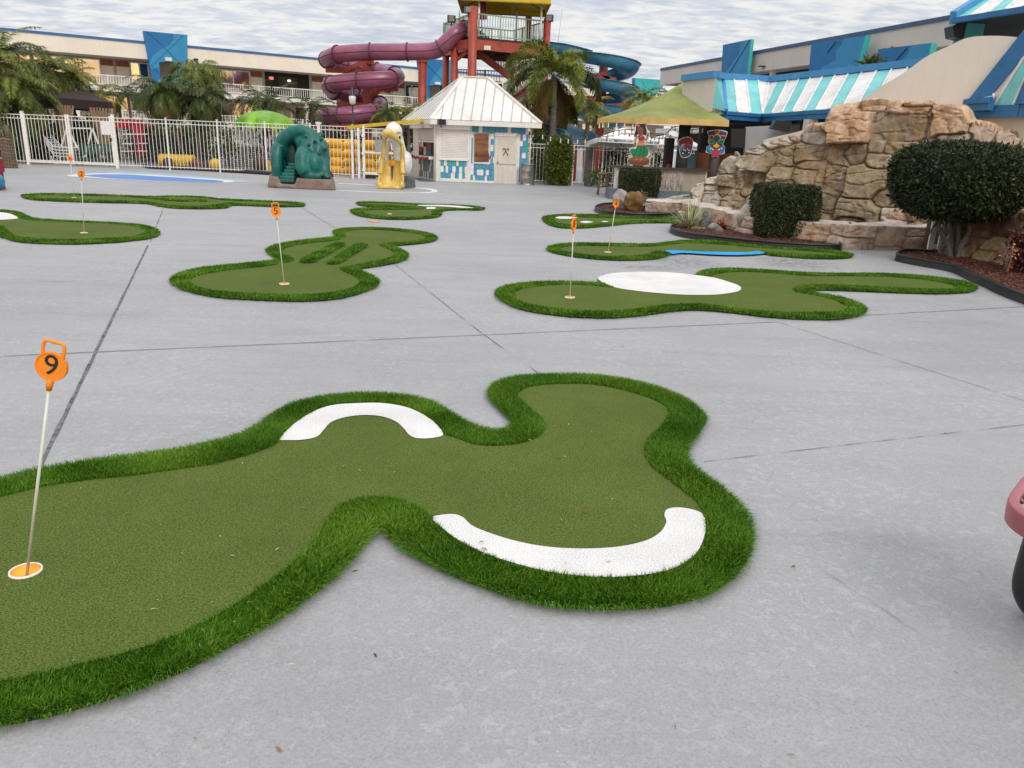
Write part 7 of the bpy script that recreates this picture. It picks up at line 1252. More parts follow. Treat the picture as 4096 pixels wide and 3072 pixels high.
def rock_mesh(name, parent, O, N, S, Z, shape, seeds, gro=.05, bul=.07, amp=.05, seed=1, white=.35, pal_edge=(.15, .105, .07), ptop=None):
    """O: base points on the surface, N: outward directions, (S,Z): unrolled coordinates; grid of the given shape"""
    d1, e, ix = block_field(S, Z, seeds, seed=seed); pr = np.array([q[4] for q in seeds]); col = np.array([q[5] for q in seeds]); rr = np.random.default_rng(seed); tilt = rr.normal(0, .15, (len(seeds), 2)); sc = np.array([q[:4] for q in seeds])
    P3 = np.column_stack([S, Z, S*0]); g = np.exp(-(e/.016)); rnd_ = np.clip(e/.06, 0, 1); rnd_ = rnd_*(2-rnd_)
    disp = pr[ix]*rnd_ + bul*rnd_ - gro*g + tilt[ix, 0]*(S-sc[ix, 0])*.8*rnd_ + tilt[ix, 1]*(Z-sc[ix, 1])*.8*rnd_
    n1 = fbm(P3, 2.6, 5, seed+3)-.5; n2 = np.abs(fbm(P3, 6., 4, seed+5)-.5); ridg = np.abs(fbm(P3*[1, 2.2, 1], 1.7, 4, seed+8)-.5); disp = disp+n1*amp*2.4-n2*amp*1.2-np.clip(.05-ridg, 0, .05)*amp*14
    V_ = O+N*disp[:, None]; c = col[ix]*(1+rr.normal(0, .07, len(seeds))[ix][:, None])
    w = np.clip((fbm(P3*[1.6, .7, 1], 1.5, 5, seed+20)-.56)*6, 0, 1)*white; w2 = np.clip((fbm(P3*[3.5, .5, 1], 1.2, 4, seed+27)-.60)*7, 0, 1)*.5*white; c = c*(1-np.maximum(w, w2)[:, None])+np.array(PALE)*1.12*np.maximum(w, w2)[:, None]
    r2 = np.clip((fbm(P3*[2.2, .8, 1], 1.1, 4, seed+33)-.57)*6, 0, 1)*.6*np.where(col[ix][:, 0] > .5, 1, .35); c = c*(1-r2[:, None])+np.array([.46, .20, .09])*r2[:, None]
    cf = np.abs(fbm(P3*[1.3, 1.0, 1], 1.15, 3, seed+41)-.5); ck = np.clip(1-cf/.006, 0, 1)[:, None]*.55; c = c*(1-ck)+np.array(pal_edge)*ck
    ge = np.clip(np.exp(-(e/.011))*.62, 0, 1)[:, None]; c = c*(1-ge)+np.array(pal_edge)*ge
    if ptop and ptop[1]: k_ = ptop[0]; c[k_:] = c[k_:]*(1-ptop[1])+np.array([.66, .60, .54])*ptop[1]
    h, wd = shape; idx = np.arange(h*wd).reshape(h, wd); F = np.stack([idx[:-1, :-1], idx[:-1, 1:], idx[1:, 1:], idx[1:, :-1]], -1).reshape(-1, 4)
    return np_mesh(name, V_, F, M_ROCK, parent, smooth=True, tint=np.column_stack([c, np.ones(len(c))]))
t = thing('rock_waterfall', 'big artificial rock waterfall of tan and orange boulders with a low stone basin', 'rock feature', (7, 17, 0)); ROCK = t
rkA, rkB = D(2700, 800, 20.2), D(4096, 800, 15.4); RK = Wall(rkA, rkB); nat = lambda x, y: (x, y)
sil = [K5(150, 1655), K5(225, 1640), K5(335, 1615), K5(345, 1575), K5(385, 1528), K5(445, 1520), K5(452, 1482), K5(550, 1458), K5(565, 1400), K5(590, 1330), K5(650, 1306), K5(718, 1318), K5(740, 1300), K5(775, 1240), K5(860, 1205), K5(955, 1168), K5(1110, 1125), K5(1230, 1108), K5(1425, 1085), K5(1438, 1040), K5(1472, 935), K5(1560, 925), K6(30, 928), K6(180, 915), K6(280, 880), K6(370, 868), K6(590, 870), K6(640, 840), K6(700, 829), K6(855, 836), K6(872, 868), K6(930, 862), K6(1010, 872), K6(1080, 895), K6(1132, 910), K6(1152, 965), K6(1178, 1022), K6(1250, 1036), K6(1330, 1056), K6(1400, 1085), K6(1555, 1100), K6(1568, 1140), K6(1700, 1160), K6(1900, 1230), K6(2200, 1330), K6(2700, 1420)]
SP = np.array([RK.px(nat, *q) for q in sil]); Ns, Nz = 520, 190; ss = np.linspace(SP[0, 0]-.05, SP[-1, 0], Ns); tz = np.interp(ss, SP[:, 0], SP[:, 1]); tz = np.convolve(np.pad(tz, 2, 'edge'), [.1, .2, .4, .2, .1], 'valid')
def bs(K, x, y, w, h, p, c):
    a = RK.px(K, x, y); b = RK.px(K, x+w, y-h); return (a[0], a[1], b[0]-a[0], b[1]-a[1], p, c)
SD = [bs(K5, *q) for q in [(865, 1350, 135, 75, .22, TAN2), (1080, 1285, 95, 95, .0, TAN), (1300, 1265, 130, 72, .03, TAN), (1330, 1372, 120, 42, .0, TAN), (1060, 1445, 100, 65, .08, TAN2), (860, 1505, 92, 75, -.12, TAN), (735, 1460, 40, 62, -.02, TAN), (640, 1370, 72, 60, .10, GRYR), (640, 1500, 80, 48, .12, TAN2), (505, 1490, 52, 38, .06, PALE), (500, 1562, 50, 32, .02, PALE), (395, 1585, 50, 62, .10, PALE), (510, 1622, 62, 44, .1, GRYR), (620, 1575, 60, 34, .0, TAN), (735, 1535, 42, 36, -.02, TAN), (700, 1622, 60, 50, .08, TAN2), (815, 1590, 55, 26, .02, TAN), (870, 1640, 45, 36, .0, TAN), (1300, 1470, 145, 62, .06, TAN), (1110, 1560, 110, 60, -.04, TAN), (1560, 1280, 110, 95, .04, TAN), (1500, 1430, 80, 60, .0, TAN), (1040, 1182, 120, 38, .05, PALE), (840, 1252, 90, 42, .06, PALE), (1160, 1150, 60, 30, .04, PNK), (1340, 1140, 110, 46, .0, GRYR), (280, 1645, 70, 30, .05, GRYR), (960, 1620, 60, 60, -.02, TAN), (1250, 1600, 120, 60, .02, TAN)]]
SD += [bs(K6, *q) for q in [(190, 1055, 178, 130, .30, ORG_), (590, 1060, 230, 112, -.02, TAN), (985, 990, 165, 125, .14, ORG_), (370, 895, 110, 30, .02, ORG_), (660, 902, 200, 34, .06, ORG_), (750, 850, 120, 22, .12, ORG_), (410, 1215, 72, 52, .05, TAN2), (620, 1222, 150, 58, .0, TAN), (170, 1275, 150, 82, .03, TAN), (440, 1350, 112, 60, .09, TAN2), (590, 1350, 55, 55, .02, TAN), (370, 1500, 195, 115, .12, TAN2), (80, 1480, 95, 95, .03, TAN), (1060, 1150, 160, 44, .06, GRYR), (1290, 1120, 120, 72, .05, PNK), (1500, 1175, 120, 75, .07, PNK), (1680, 1250, 120, 90, .05, PNK), (860, 1190, 90, 40, .02, GRYR), (900, 1400, 200, 120, .03, TAN), (1250, 1400, 200, 130, .03, PNK), (1600, 1450, 200, 130, .03, PNK), (850, 1050, 40, 120, -.04, GRYR)]]
SD += [bs(K8, *q) for q in [(520, 755, 195, 72, .16, TAN2), (245, 690, 90, 95, .02, TAN), (470, 838, 120, 30, .03, TAN), (790, 800, 85, 55, .06, PALE), (180, 820, 100, 50, .0, TAN), (760, 640, 130, 90, .02, TAN)]]
nback = 14; Z0 = .12; rows = []; Sg, Zg, Og, Ng = [], [], [], []
nrm = np.array(RK.n); uu = np.array(RK.u); A0 = np.array(RK.A)
for j in range(Nz):
    v = j/(Nz-1); z = Z0+(tz-Z0)*v; lean = -.42*v*np.clip((tz-Z0)/2.6, 0, 1)            # the face leans back as it rises
    Og.append(A0+ss[:, None]*uu+np.column_stack([0*ss, 0*ss, z])+nrm*(lean+.30*np.clip(1-np.abs(ss-2.0)/2.2, 0, 1)*(1-v))[:, None]); Sg.append(ss); Zg.append(z); Ng.append(np.tile(nrm, (Ns, 1)))
for j in range(nback):
    f = (j+1)/nback; bk_ = f**1.3*1.5; dz = -.02-.5*f**2.2; top = Og[Nz-1]; o = top-nrm*bk_+np.array([0, 0, 1])*dz*np.clip((tz-Z0), .2, 1)[:, None]; Og.append(o); Sg.append(ss); Zg.append(tz+bk_*.6); n_ = nrm*max(0, 1-f*1.5)+np.array([0, 0, 1])*min(1, f*1.5+.1); Ng.append(np.tile(n_/np.linalg.norm(n_), (Ns, 1)))
rock_mesh('rock_face', t, np.concatenate(Og), np.concatenate(Ng), np.concatenate(Sg), np.concatenate(Zg), (Nz+nback, Ns), SD, gro=.035, bul=.028, amp=.055, seed=4, white=.6)
def rock_strip(name, parent, base, heights, colors, nz=46, cap=.42, bw=(.28, .5), seed=3, amp=.035, gro=.035, white=.3, lean=.1, step=.025, ncap=12, sink=.0, vseeds=2, pale_top=0., taper=False):
    """low rock wall following a ground line; blocks are upright slabs of varied width"""
    P = smooth_loop([Vector((b[0], b[1], 0)) for b in base], 8, False); H = np.interp(np.linspace(0, len(heights)-1, len(P)), range(len(heights)), heights); A = np.array(P); L_ = np.concatenate([[0], np.cumsum(np.linalg.norm(np.diff(A, axis=0), axis=1))]); n = int(L_[-1]/step); s = np.linspace(0, L_[-1], n); X = np.column_stack([np.interp(s, L_, A[:, k]) for k in range(3)]); h = np.interp(s, L_, H)*(np.clip(np.minimum(s, L_[-1]-s)/.35, .12, 1)**.6 if taper else 1)
    T = np.gradient(X, axis=0); T /= np.linalg.norm(T, axis=1)[:, None]; N = np.column_stack([T[:, 1], -T[:, 0], 0*s]); sg = np.sign((N*-X).sum(1)); N *= np.where(np.median(sg) >= 0, 1, -1)
    rr = random.Random(seed); sd = []; q = 0
    while q < L_[-1]:
        w = rr.uniform(*bw)
        if rr.random() < .45 and vseeds > 1: f = rr.uniform(.35, .65); hh = np.interp(q+w, s, h); sd += [(q+w, hh*f/2, w, hh*f/2, rr.uniform(-.01, .05), rr.choice(colors)), (q+w, hh*(1+f)/2, w, hh*(1-f)/2, rr.uniform(-.01, .04), rr.choice(colors))]
        else: hh = np.interp(q+w, s, h); sd.append((q+w, hh/2, w, hh*.55, rr.uniform(-.02, .05), rr.choice(colors)))
        q += 2*w
    O, NN, S_, Z_ = [], [], [], []
    for j in range(nz): v = j/(nz-1); O.append(X+np.column_stack([0*s, 0*s, h*v-sink])-N*(lean*v*h)[:, None]); NN.append(N); S_.append(s); Z_.append(h*v)
    for j in range(ncap): f = (j+1)/ncap; n_ = N*max(0, 1-f*2)+np.array([0, 0, 1.])*min(1, f*2); dn = max(0., (f-.72)/.28); O.append(O[nz-1]-N*(cap*min(1, f*1.3))+np.column_stack([0*s, 0*s, .02*sin(pi*f)-h*dn])); NN.append(n_/np.linalg.norm(n_, axis=1)[:, None]*(.5)); S_.append(s); Z_.append(h+cap*f*.4)
    return rock_mesh(name, parent, np.concatenate(O), np.concatenate(NN), np.concatenate(S_), np.concatenate(Z_), (nz+ncap, n), sd, gro=gro, bul=.02, amp=amp, seed=seed, white=white, ptop=(n*(nz-3), pale_top))
bb = [(2577, 858), (2640, 862), (2707, 866), (2809, 888), (2880, 915), (2967, 946), (3060, 958), (3160, 968), (3259, 978), (3340, 990), (3408, 998), (3558, 1000), (3711, 996), (3820, 985)]; bt = [803, 809, 818, 828, 843, 868, 874, 880, 893, 897, 900, 904, 911, 905]
bg_ = [G(*q) for q in bb]; hs_ = []
for p, q, y in zip(bg_, bb, bt): hs_.append(max(.34, min(.56, V(q[0], y, p, p+Vector((1, 0, 0))).z)))
rock_strip('basin_wall', t, bg_, hs_, [PNK, PNK, (.60, .50, .42), (.50, .43, .37), (.55, .39, .27)], seed=6, white=.75, pale_top=.85)
wq = MB(); wl = [p+Vector((0, .35, .26)) for p in bg_]; wq.add([tuple(p) for p in wl]+[(p.x*1.12, p.y*1.12+.3, .26) for p in wl], [(i, i+1, len(wl)+i+1, len(wl)+i) for i in range(len(wl)-1)]); wq.build('basin_water', mat('basin_water', (.20, .20, .18), .12, .2, 3), t)
def boulder(c, r, label, cols, seed, name='boulder', cat='boulder', parent=None, squash=1.0, amp=.35, white=.3, group=None):
    """irregular stone: noise-displaced ball with flattened facets"""
    n, m = 44, 26; vs = []
    for i in range(m+1):
        for k in range(n): a = 2*pi*k/n; tt = pi*i/m; vs.append((sin(tt)*cos(a), sin(tt)*sin(a), cos(tt)))
    U = np.array(vs); rg = np.random.default_rng(seed); d = np.ones(len(U))
    for _ in range(9):
        f = rg.normal(0, 1, 3); f /= np.linalg.norm(f); k_ = rg.uniform(.62, .9); dt = U@f; d = np.minimum(d, np.where(dt > .05, k_/np.maximum(dt, .05), 9))
    d = d*(1+(fbm(U, 1.6, 4, seed)-.5)*amp); P = U*d[:, None]*np.array(r)+np.array(c); n1 = fbm(U, 2.5, 4, seed+2)[:, None]; C_ = np.array(cols[0])*(1-n1)+np.array(cols[1])*n1; w = np.clip((fbm(U, 2.1, 4, seed+5)-.55)*6, 0, 1)[:, None]*white; C_ = C_*(1-w)+np.array(PALE)*w
    F = np.array([(i*n+k, (i+1)*n+k, (i+1)*n+(k+1) % n, i*n+(k+1) % n) for i in range(m) for k in range(n)]); o = np_mesh(name, P, F, M_ROCK, parent, smooth=True, tint=np.column_stack([C_, np.ones(len(C_))]))
    if not parent: tag(o, label, cat, group)
    return o
q = D(*K7(1765, 580), 15.9); boulder((q.x, q.y, .42), (.36, .3, .36), '', [(.45, .42, .36), (.6, .57, .5)], 21, 'pale_boulder', parent=t, white=.7)
def gp(K, x, y): return G(*K(x, y))
p = gp(K7, 580, 635); boulder((p.x, p.y+.3, .25), (.29, .24, .30), 'rust-brown upright boulder in the mulch bed before the tiki bar', [(.16, .085, .02), (.26, .16, .05)], 5, amp=.5, white=.1)
p = gp(K7, 455, 612); boulder((p.x, p.y+.35, .24), (.24, .22, .32), 'pale grey boulder left of the rust-brown boulder', [(.26, .26, .27), (.42, .42, .43)], 8, white=.3)
p = gp(K7, 1375, 835); boulder((p.x, p.y+.1, .09), (.20, .16, .15), 'small grey stone between the grass clump and the red plant', [(.16, .16, .17), (.32, .32, .32)], 13)
p = gp(K7, 1300, 815); mb = MB(); mb.tube([(p.x-.08, p.y+.1, .02), (p.x-.05, p.y+.1, .2), (p.x+.02, p.y+.1, .34), (p.x+.06, p.y+.1, .4)], [.09, .1, .08, .03], 10); o = mb.build('striped_stone', mat('striped_stone', (.03, .03, .035), .6, .9, 5, stretch=(1, 1, 9), col2=(.22, .22, .22))); tag(o, 'dark upright stone with pale bands beside the variegated grass', 'stone')
p = gp(K7, 1190, 808); mb = MB(); mb.box((p.x, p.y, .09), (.35, .12, .04), rz=-.2); tag(mb.build('plank_piece', mat('plank_pale', (.42, .36, .25), .8, .2, 8)), 'short pale plank lying at the foot of the variegated grass', 'plank')
# netted mesh strip beside the brown boulder
p = gp(K7, 665, 630); mb = MB()
for i in range(6): mb.beam((p.x-.08+.035*i, p.y+.1, .05), (p.x-.06+.035*i, p.y+.12, .62-.05*i), .012)
for i in range(9): mb.beam((p.x-.08, p.y+.1, .08+.06*i), (p.x+.11, p.y+.1, .08+.055*i), .012)
tag(mb.build('netting_piece', mat('netting_tan', (.25, .18, .11), .8, .2, 8)), 'small tan netting strip leaning on the rust-brown boulder', 'netting')
# ================================================================ beds: mulch, black edging
M_EDGE = mat('edging_black', (.012, .012, .013), .45, .3, 6, .1, 30); M_MUL = mat('mulch', (.105, .034, .020), .9, .6, 30, .9, 60)
def edging(pts, label, h=.10, K=K7):
    P = smooth_loop([G(*K(x, y)) for x, y in pts], 6, False); t = thing('bed_edging', label, 'edging', P[0], 'black plastic edging round the mulch beds'); mb = MB(); vs = []
    for i, p in enumerate(P):
        d = (P[min(i+1, len(P)-1)]-P[max(0, i-1)]); d = Vector((d.x, d.y, 0)).normalized(); s = Vector((-d.y, d.x, 0)); vs += [p-s*.03, p-s*.012+Vector((0, 0, h)), p+s*.012+Vector((0, 0, h)), p+s*.02]
    n = len(P); mb.add(vs, [(i*4+j, (i+1)*4+j, (i+1)*4+j+1, i*4+j+1) for i in range(n-1) for j in range(3)]); mb.build('strip', M_EDGE, t); mb = MB(); mb.tube([p+Vector((0, 0, h)) for p in P], .024, 8); mb.build('top_bead', M_EDGE, t); return P
def mulch(poly, label, n, size=.045, z=.07):
    c = sum(poly, Vector())/len(poly); mb = MB(); mb.sheet([(p.x, p.y, z) for p in poly]); o = mb.build('mulch_bed', M_MUL); struct(o, 'stuff'); xs = [p.x for p in poly]; ys = [p.y for p in poly]; P = np.column_stack([RNG.uniform(min(xs), max(xs), n*2), RNG.uniform(min(ys), max(ys), n*2)]); P = P[inside(P, poly)][:n]; n = len(P)
    a = RNG.uniform(0, 2*pi, n); l = size*RNG.uniform(.6, 1.8, n); w = size*RNG.uniform(.12, .3, n); zz = z+.004+RNG.uniform(0, .02, n); tl = RNG.uniform(-.25, .4, n)*l; d = np.column_stack([np.cos(a)*l/2, np.sin(a)*l/2, tl/2]); s = np.column_stack([-np.sin(a)*w/2, np.cos(a)*w/2, RNG.uniform(-.2, .2, n)*w]); C_ = np.column_stack([P, zz]); Q = np.stack([C_-d-s, C_+d-s, C_+d+s, C_-d+s], 1)
    o = np_mesh('mulch_chips', Q.reshape(-1, 3), np.arange(n*4).reshape(n, 4), LM_MUL, rnd=np.clip(RNG.normal(.4, .25, n), 0, 1)); struct(o, 'stuff')
LM_MUL = leaf_mat('mulch_chip', (.035, .012, .008), (.24, .085, .05), .8)
e2 = edging([(1080, 752), (1000, 765), (952, 785), (945, 812), (1010, 845), (1150, 875), (1400, 906), (1620, 932), (1850, 955), (2212, 980), (2420, 990), (2560, 993), (2605, 985), (2590, 965)], 'black edging round the mulch bed with the square hedge')
mulch(e2+[gp(nat, 3390, 990), gp(nat, 3100, 962), gp(nat, 2960, 940), gp(nat, 2840, 900), gp(nat, 2745, 880)], '', 6000)
e1 = edging([(420, 556), (300, 560), (225, 577), (203, 603), (300, 642), (500, 664), (700, 673), (900, 667), (1060, 655)], 'black edging round the mulch bed with the rust-brown boulder'); mulch(e1+[gp(K7, 1060, 640), gp(K7, 900, 610), gp(K7, 700, 580)], '', 2200, .06)
e3 = edging([(900, 845), (700, 832), (500, 824), (380, 830), (330, 860), (325, 900), (500, 945), (750, 990), (1000, 1035), (1180, 1078), (1330, 1150), (1500, 1235), (1650, 1295), (1800, 1372), (2000, 1455), (2197, 1530), (2500, 1650)], 'black edging of the bed under the round clipped tree', .105, S6); mulch(e3+[gp(S6, 2700, 1500), gp(S6, 2600, 1150), gp(S6, 2200, 1000), gp(S6, 1500, 930), gp(S6, 1100, 860)], '', 12000, .04)
# low dark rock wall behind the tree
t = thing('low_rock_wall', 'low dark tan rock wall behind the round clipped tree', 'rock feature', gp(S6, 1400, 930)); lb = [(900, 862), (1000, 885), (1200, 900), (1450, 930), (1700, 985), (2000, 1060), (2300, 1150), (2600, 1250)]; DK = [(.20, .145, .085), (.17, .125, .08), (.25, .185, .11), (.14, .11, .08)]
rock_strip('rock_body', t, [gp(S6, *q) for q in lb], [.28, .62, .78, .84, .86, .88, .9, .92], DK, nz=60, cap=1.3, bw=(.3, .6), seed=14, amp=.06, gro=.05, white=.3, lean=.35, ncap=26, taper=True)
# ================================================================ clipped plants
LM_HEDGE = leaf_mat('hedge_leaf', (.010, .020, .007), (.075, .105, .024), .45, sub=.12); LM_BALL = leaf_mat('clipped_tree_leaf', (.005, .012, .004), (.050, .080, .016), .5, sub=.12); M_CORE = mat('foliage_core', (.010, .016, .006), .9, .5, 20)
def hedge(K, xl, xr, yt, basey, label, dep=None, n=9000, size=.055, ratio=.92, taper=.9, name='clipped_hedge'):
    b = gp(K, (xl+xr)/2, basey); dp = b.y; a = V(*K(xl, (yt+basey)/2), b, b+Vector((1, 0, 0))).x; c = V(*K(xr, (yt+basey)/2), b, b+Vector((1, 0, 0))).x; h = V(*K((xl+xr)/2, yt), b, b+Vector((1, 0, 0))).z; w = c-a; dd = w*ratio; cy = dp+dd/2; cx = (a+c)/2
    t = thing(name, label, 'hedge', (cx, cy, 0), 'box-shaped clipped hedges'); P = RNG.uniform(-1, 1, (n, 3)); f = RNG.integers(0, 5, n); N = np.zeros((n, 3))
    for k, (ax, sg) in enumerate(((0, -1), (0, 1), (1, -1), (1, 1), (2, 1))): m = f == k; P[m, ax] = sg*(1-np.abs(RNG.normal(0, .05, m.sum()))); N[m, ax] = sg
    r = np.maximum(np.abs(P[:, 0]), np.abs(P[:, 1])); P *= (1+.05*(fbm(P*3+5, .9, 3, 2)-.5))[:, None]; rad = np.maximum(np.linalg.norm(P*[1, 1, .8], axis=1)/1.38, 1); P = P/rad[:, None]; zf = (P[:, 2]+1)/2; k = taper+(1-taper)*np.clip(zf*1.5, 0, 1)
    C_ = np.column_stack([cx+P[:, 0]*w/2*k, cy+P[:, 1]*dd/2*k, .03+zf*(h-.05)]); leaf_volume(C_, N*.8+[0, 0, .25], size, LM_HEDGE, 'foliage', t, aspect=.42, jitter=.55, tone=(.38, .22))
    mb = MB(); mb.box((cx, cy, h*.49), (w*.86*taper, dd*.86*taper, h*.90)); mb.build('branch_core', M_CORE, t); return t
hedge(S3, 1272, 1808, 1098, 1505, 'smaller clipped box hedge in front of the grass-fronted bar', n=9000, size=.06, taper=.86); hedge(nat, 3052, 3285, 742, 972, 'taller dark box hedge in front of the rock waterfall', n=13000, size=.05, taper=.93)
tb = gp(S6, 1140, 925); t = thing('clipped_tree', 'round dark clipped tree with several bare stems at the right edge', 'tree', tb); dp = tb.y+.1; cc = D(3838, 728, dp); hw = D(4098, 728, dp).x-cc.x; hh = (D(3838, 572, dp).z-D(3838, 898, dp).z)/2; n = 26000
U = RNG.normal(0, 1, (n, 3)); U /= np.linalg.norm(U, axis=1)[:, None]; pw = 3.0; rad = (np.abs(U[:, 0])**pw+np.abs(U[:, 1])**pw+np.abs(U[:, 2])**pw)**(-1/pw); lump = 1+.10*(fbm(U*2.2+7, 1., 4, 3)-.5)+.03*(fbm(U*9, 1., 2, 5)-.5); P = U*(rad*lump*.96*(1-np.abs(RNG.normal(0, .075, n))+.09*(RNG.uniform(0, 1, n) > .975)))[:, None]; low = np.clip(-P[:, 2], 0, 1); C_ = np.column_stack([cc.x+P[:, 0]*hw*(1-.16*low), cc.y+P[:, 1]*hw*.9*(1-.16*low), cc.z+P[:, 2]*hh*.98]); leaf_volume(C_, U*.7+[0, 0, .35], .074, LM_BALL, 'crown', t, aspect=.36, jitter=.55, tone=(.34, .2))
mb = MB(); mb.ball(cc, (hw*.72, hw*.64, hh*.70), n=24, m=14); mb.build('branch_core', M_CORE, t); M_STEM = mat('stem_grey', (.13, .115, .10), .8, .25, 12, .4, 30)
for x0, y0, x1, y1, x2, y2, o in ((1110, 915, 1060, 640, 920, 360, -.05), (1130, 915, 1120, 640, 1125, 380, .1), (1180, 915, 1230, 640, 1245, 420, .05), (1190, 915, 1250, 690, 1400, 470, -.05), (1150, 915, 1190, 700, 1250, 560, .15)):
    mb = MB(); mb.tube([D(*S6(x0, y0), dp+o*.3), D(*S6((x0+x1)/2, (y0+y1)/2+5), dp+o*.6), D(*S6(x1, y1), dp+o), D(*S6(x2, y2), dp+o*1.5), D(*S6(x2, y2-180), dp+o*2)], [.065, .052, .045, .036, .02], 10); mb.build('stem', M_STEM, t)
for i in range(14): mb = MB(); a = random.uniform(0, 6.28); q = D(*S6(random.uniform(850, 1500), random.uniform(330, 480)), dp+random.uniform(-.3, .3)); mb.tube([q, q+Vector((random.uniform(-.12, .12), random.uniform(-.1, .1), random.uniform(-.16, .1)))], [.008, .003], 4)
mb.build('twigs', M_STEM, t)
mb = MB(); mb.tube([D(*S6(762, 540), dp-.3), D(*S6(830, 450), dp-.3), D(*S6(905, 345), dp-.3)], .018, 8); tag(mb.build('purple_stick', mat('stick_purple', (.035, .02, .06), .5)), 'dark purple stick hanging from the round clipped tree', 'stick')
def blades(name, label, cat, c, n, ln, w, m, up=.9, spread=1.0, parent=None, tone=.5, group=None):
    t = thing(name, label, cat, c, group) if not parent else parent; Q, R_ = [], []
    for i in range(n):
        a = random.uniform(0, 6.28); e = random.uniform(.25, 1.45); l = ln*random.uniform(.6, 1.1); d = Vector((cos(a)*cos(e)*spread, sin(a)*cos(e)*spread, sin(e)*up)); s = Vector((-sin(a), cos(a), 0))*w/2; pts = []; p = Vector(c)+Vector((cos(a), sin(a), 0))*.03; pv = p
        for k in range(5):
            dd = d-Vector((0, 0, .32*k*k/16*l/ln)); q = pv+dd*l/4; f = (1, .9, .65, .3)[min(k, 3)]; f2 = (.9, .65, .3, .02)[min(k, 3)]
            if k < 4: Q.append([pv-s*f, pv+s*f, q+s*f2, q-s*f2]); R_.append(random.uniform(0, 1))
            pv = q
    Q = np.array([[tuple(v) for v in q] for q in Q]); n = len(Q); np_mesh('leaves', Q.reshape(-1, 3), np.arange(n*4).reshape(n, 4), m, t, rnd=np.array(R_)); return t
LM_VAR = leaf_mat('variegated_leaf', (.10, .15, .045), (.60, .60, .36), .5); LM_CROT = leaf_mat('croton_leaf', (.12, .02, .01), (.60, .11, .04), .45); LM_CORAL = leaf_mat('coral_leaf', (.10, .13, .03), (.75, .18, .09), .5); LM_DRED = leaf_mat('dark_red_leaf', (.02, .007, .008), (.12, .022, .02), .5)
p = gp(K7, 1130, 805); blades('variegated_grass', 'clump of cream and green striped grass in the bed corner', 'plant', (p.x, p.y+.12, .05), 190, .72, .022, LM_VAR, .95)
p = gp(K7, 1425, 808); t = blades('red_bromeliad', 'small red-orange leafy plant against the stone basin', 'plant', (p.x, p.y, .06), 34, .30, .055, LM_CROT, 1.0); mb = MB(); mb.tube([(p.x, p.y, .03), (p.x, p.y, .2)], .02, 6); mb.build('stem', M_STEM, t)
p = gp(S6, 1900, 1170); t = thing('coral_plant', 'thin plant with coral-pink leaves in the bed at the right edge', 'plant', p); U = RNG.normal(0, 1, (90, 3)); leaf_volume(np.array([p.x, p.y, .30])+U*[.05, .05, .09], np.tile([0, -.3, .5], (90, 1)), .045, LM_CORAL, 'foliage', t, aspect=.5); mb = MB()
for i in range(5): mb.tube([(p.x, p.y, .05), (p.x+random.uniform(-.1, .1), p.y, .3), (p.x+random.uniform(-.18, .12), p.y, .52)], [.012, .006, .004], 5)
mb.build('stems', M_STEM, t)
for x, y, r, h, lb in ((2150, 1140, .26, .75, 'dark red shrub cut off by the right edge'),):
    p = gp(S6, x, y); t = thing('red_shrub', lb, 'shrub', p); n = 1300; U = RNG.normal(0, .42, (n, 3)); leaf_volume(np.array([p.x, p.y, h*.55])+U*[r, r, h*.5], U+[0, -.2, .4], .085, LM_DRED, 'foliage', t, aspect=.4); mb = MB()
    for i in range(6): mb.tube([(p.x, p.y, .05), (p.x+random.uniform(-.2, .2), p.y+random.uniform(-.1, .1), h*.8)], [.014, .005], 5)
    mb.build('stems', M_STEM, t)
# white picket panels behind the tree
pA = G(*S6(745, 785)); PW = Wall(pA, pA+Vector((1.0, .12, 0))); hz = PW.px(S6, 800, 300)[1]; t = thing('garden_picket_fence', 'white wooden picket fence half hidden behind the round clipped tree', 'fence', pA); sEnd = PW.px(S6, 2500, 600)[0]; mb = MB(); mb.beam(PW.at(.02, .12), PW.at(sEnd, .12), .05, .07); mb.beam(PW.at(.02, hz*.8), PW.at(sEnd, hz*.8), .05, .07); mb.build('rails', M_WM, t); s = 0; k = 0
while s < sEnd: mb = MB(); mb.box(PW.at(s+.04, hz*.5+(.04 if k else 0), .035), (.10 if k == 0 else .065, .03, hz-.04), rz=atan2(PW.u.y, PW.u.x)); mb.build('picket', M_WM, t); s += .17; k += 1
# ================================================================ pool yard behind the fence
M_BRN = mat('gazebo_brown', (.036, .020, .016), .8, .2, 2, .2, 20); M_CUR = mat('curtain_tan', (.36, .25, .155), .85, .25, 3, stretch=(3, 3, .6)); M_GRNB = mat('bench_green', (.012, .075, .05), .5, .15, 6); M_LNG = mat('lounger_white', (.70, .70, .70), .45, .08, 5)
zg_ = D(*K1(360, 800), DF+2).z; gl_ = [G(*K1(330, 797), zg_), G(*K1(892, 845), zg_), G(*K1(1000, 872), zg_)]; gl_.append(gl_[0]+gl_[2]-gl_[1]); cg = sum(gl_, Vector())/4; apx = D(*K1(590, 740), cg.y); t = thing('gazebo', 'brown canvas gazebo with tan curtains behind the double gate', 'gazebo', (cg.x, cg.y, 0)); mb = MB(); P = gl_+[Vector((cg.x, cg.y, apx.z))]; mb.add(P, [(0, 1, 4), (1, 2, 4), (2, 3, 4), (3, 0, 4)]); mb.build('canopy', M_BRN, t); mb = MB(); vl = Vector((0, 0, -.42))
mb.add(gl_+[p+vl for p in gl_], [(i, (i+1) % 4, 4+(i+1) % 4, 4+i) for i in range(4)]); mb.build('valance', M_BRN, t)
for p in gl_: q = p.lerp(cg, .04); mb = MB(); mb.beam(Vector((q.x, q.y, 0)), Vector((q.x, q.y, zg_)), .09); mb.build('post', M_BLK2, t)
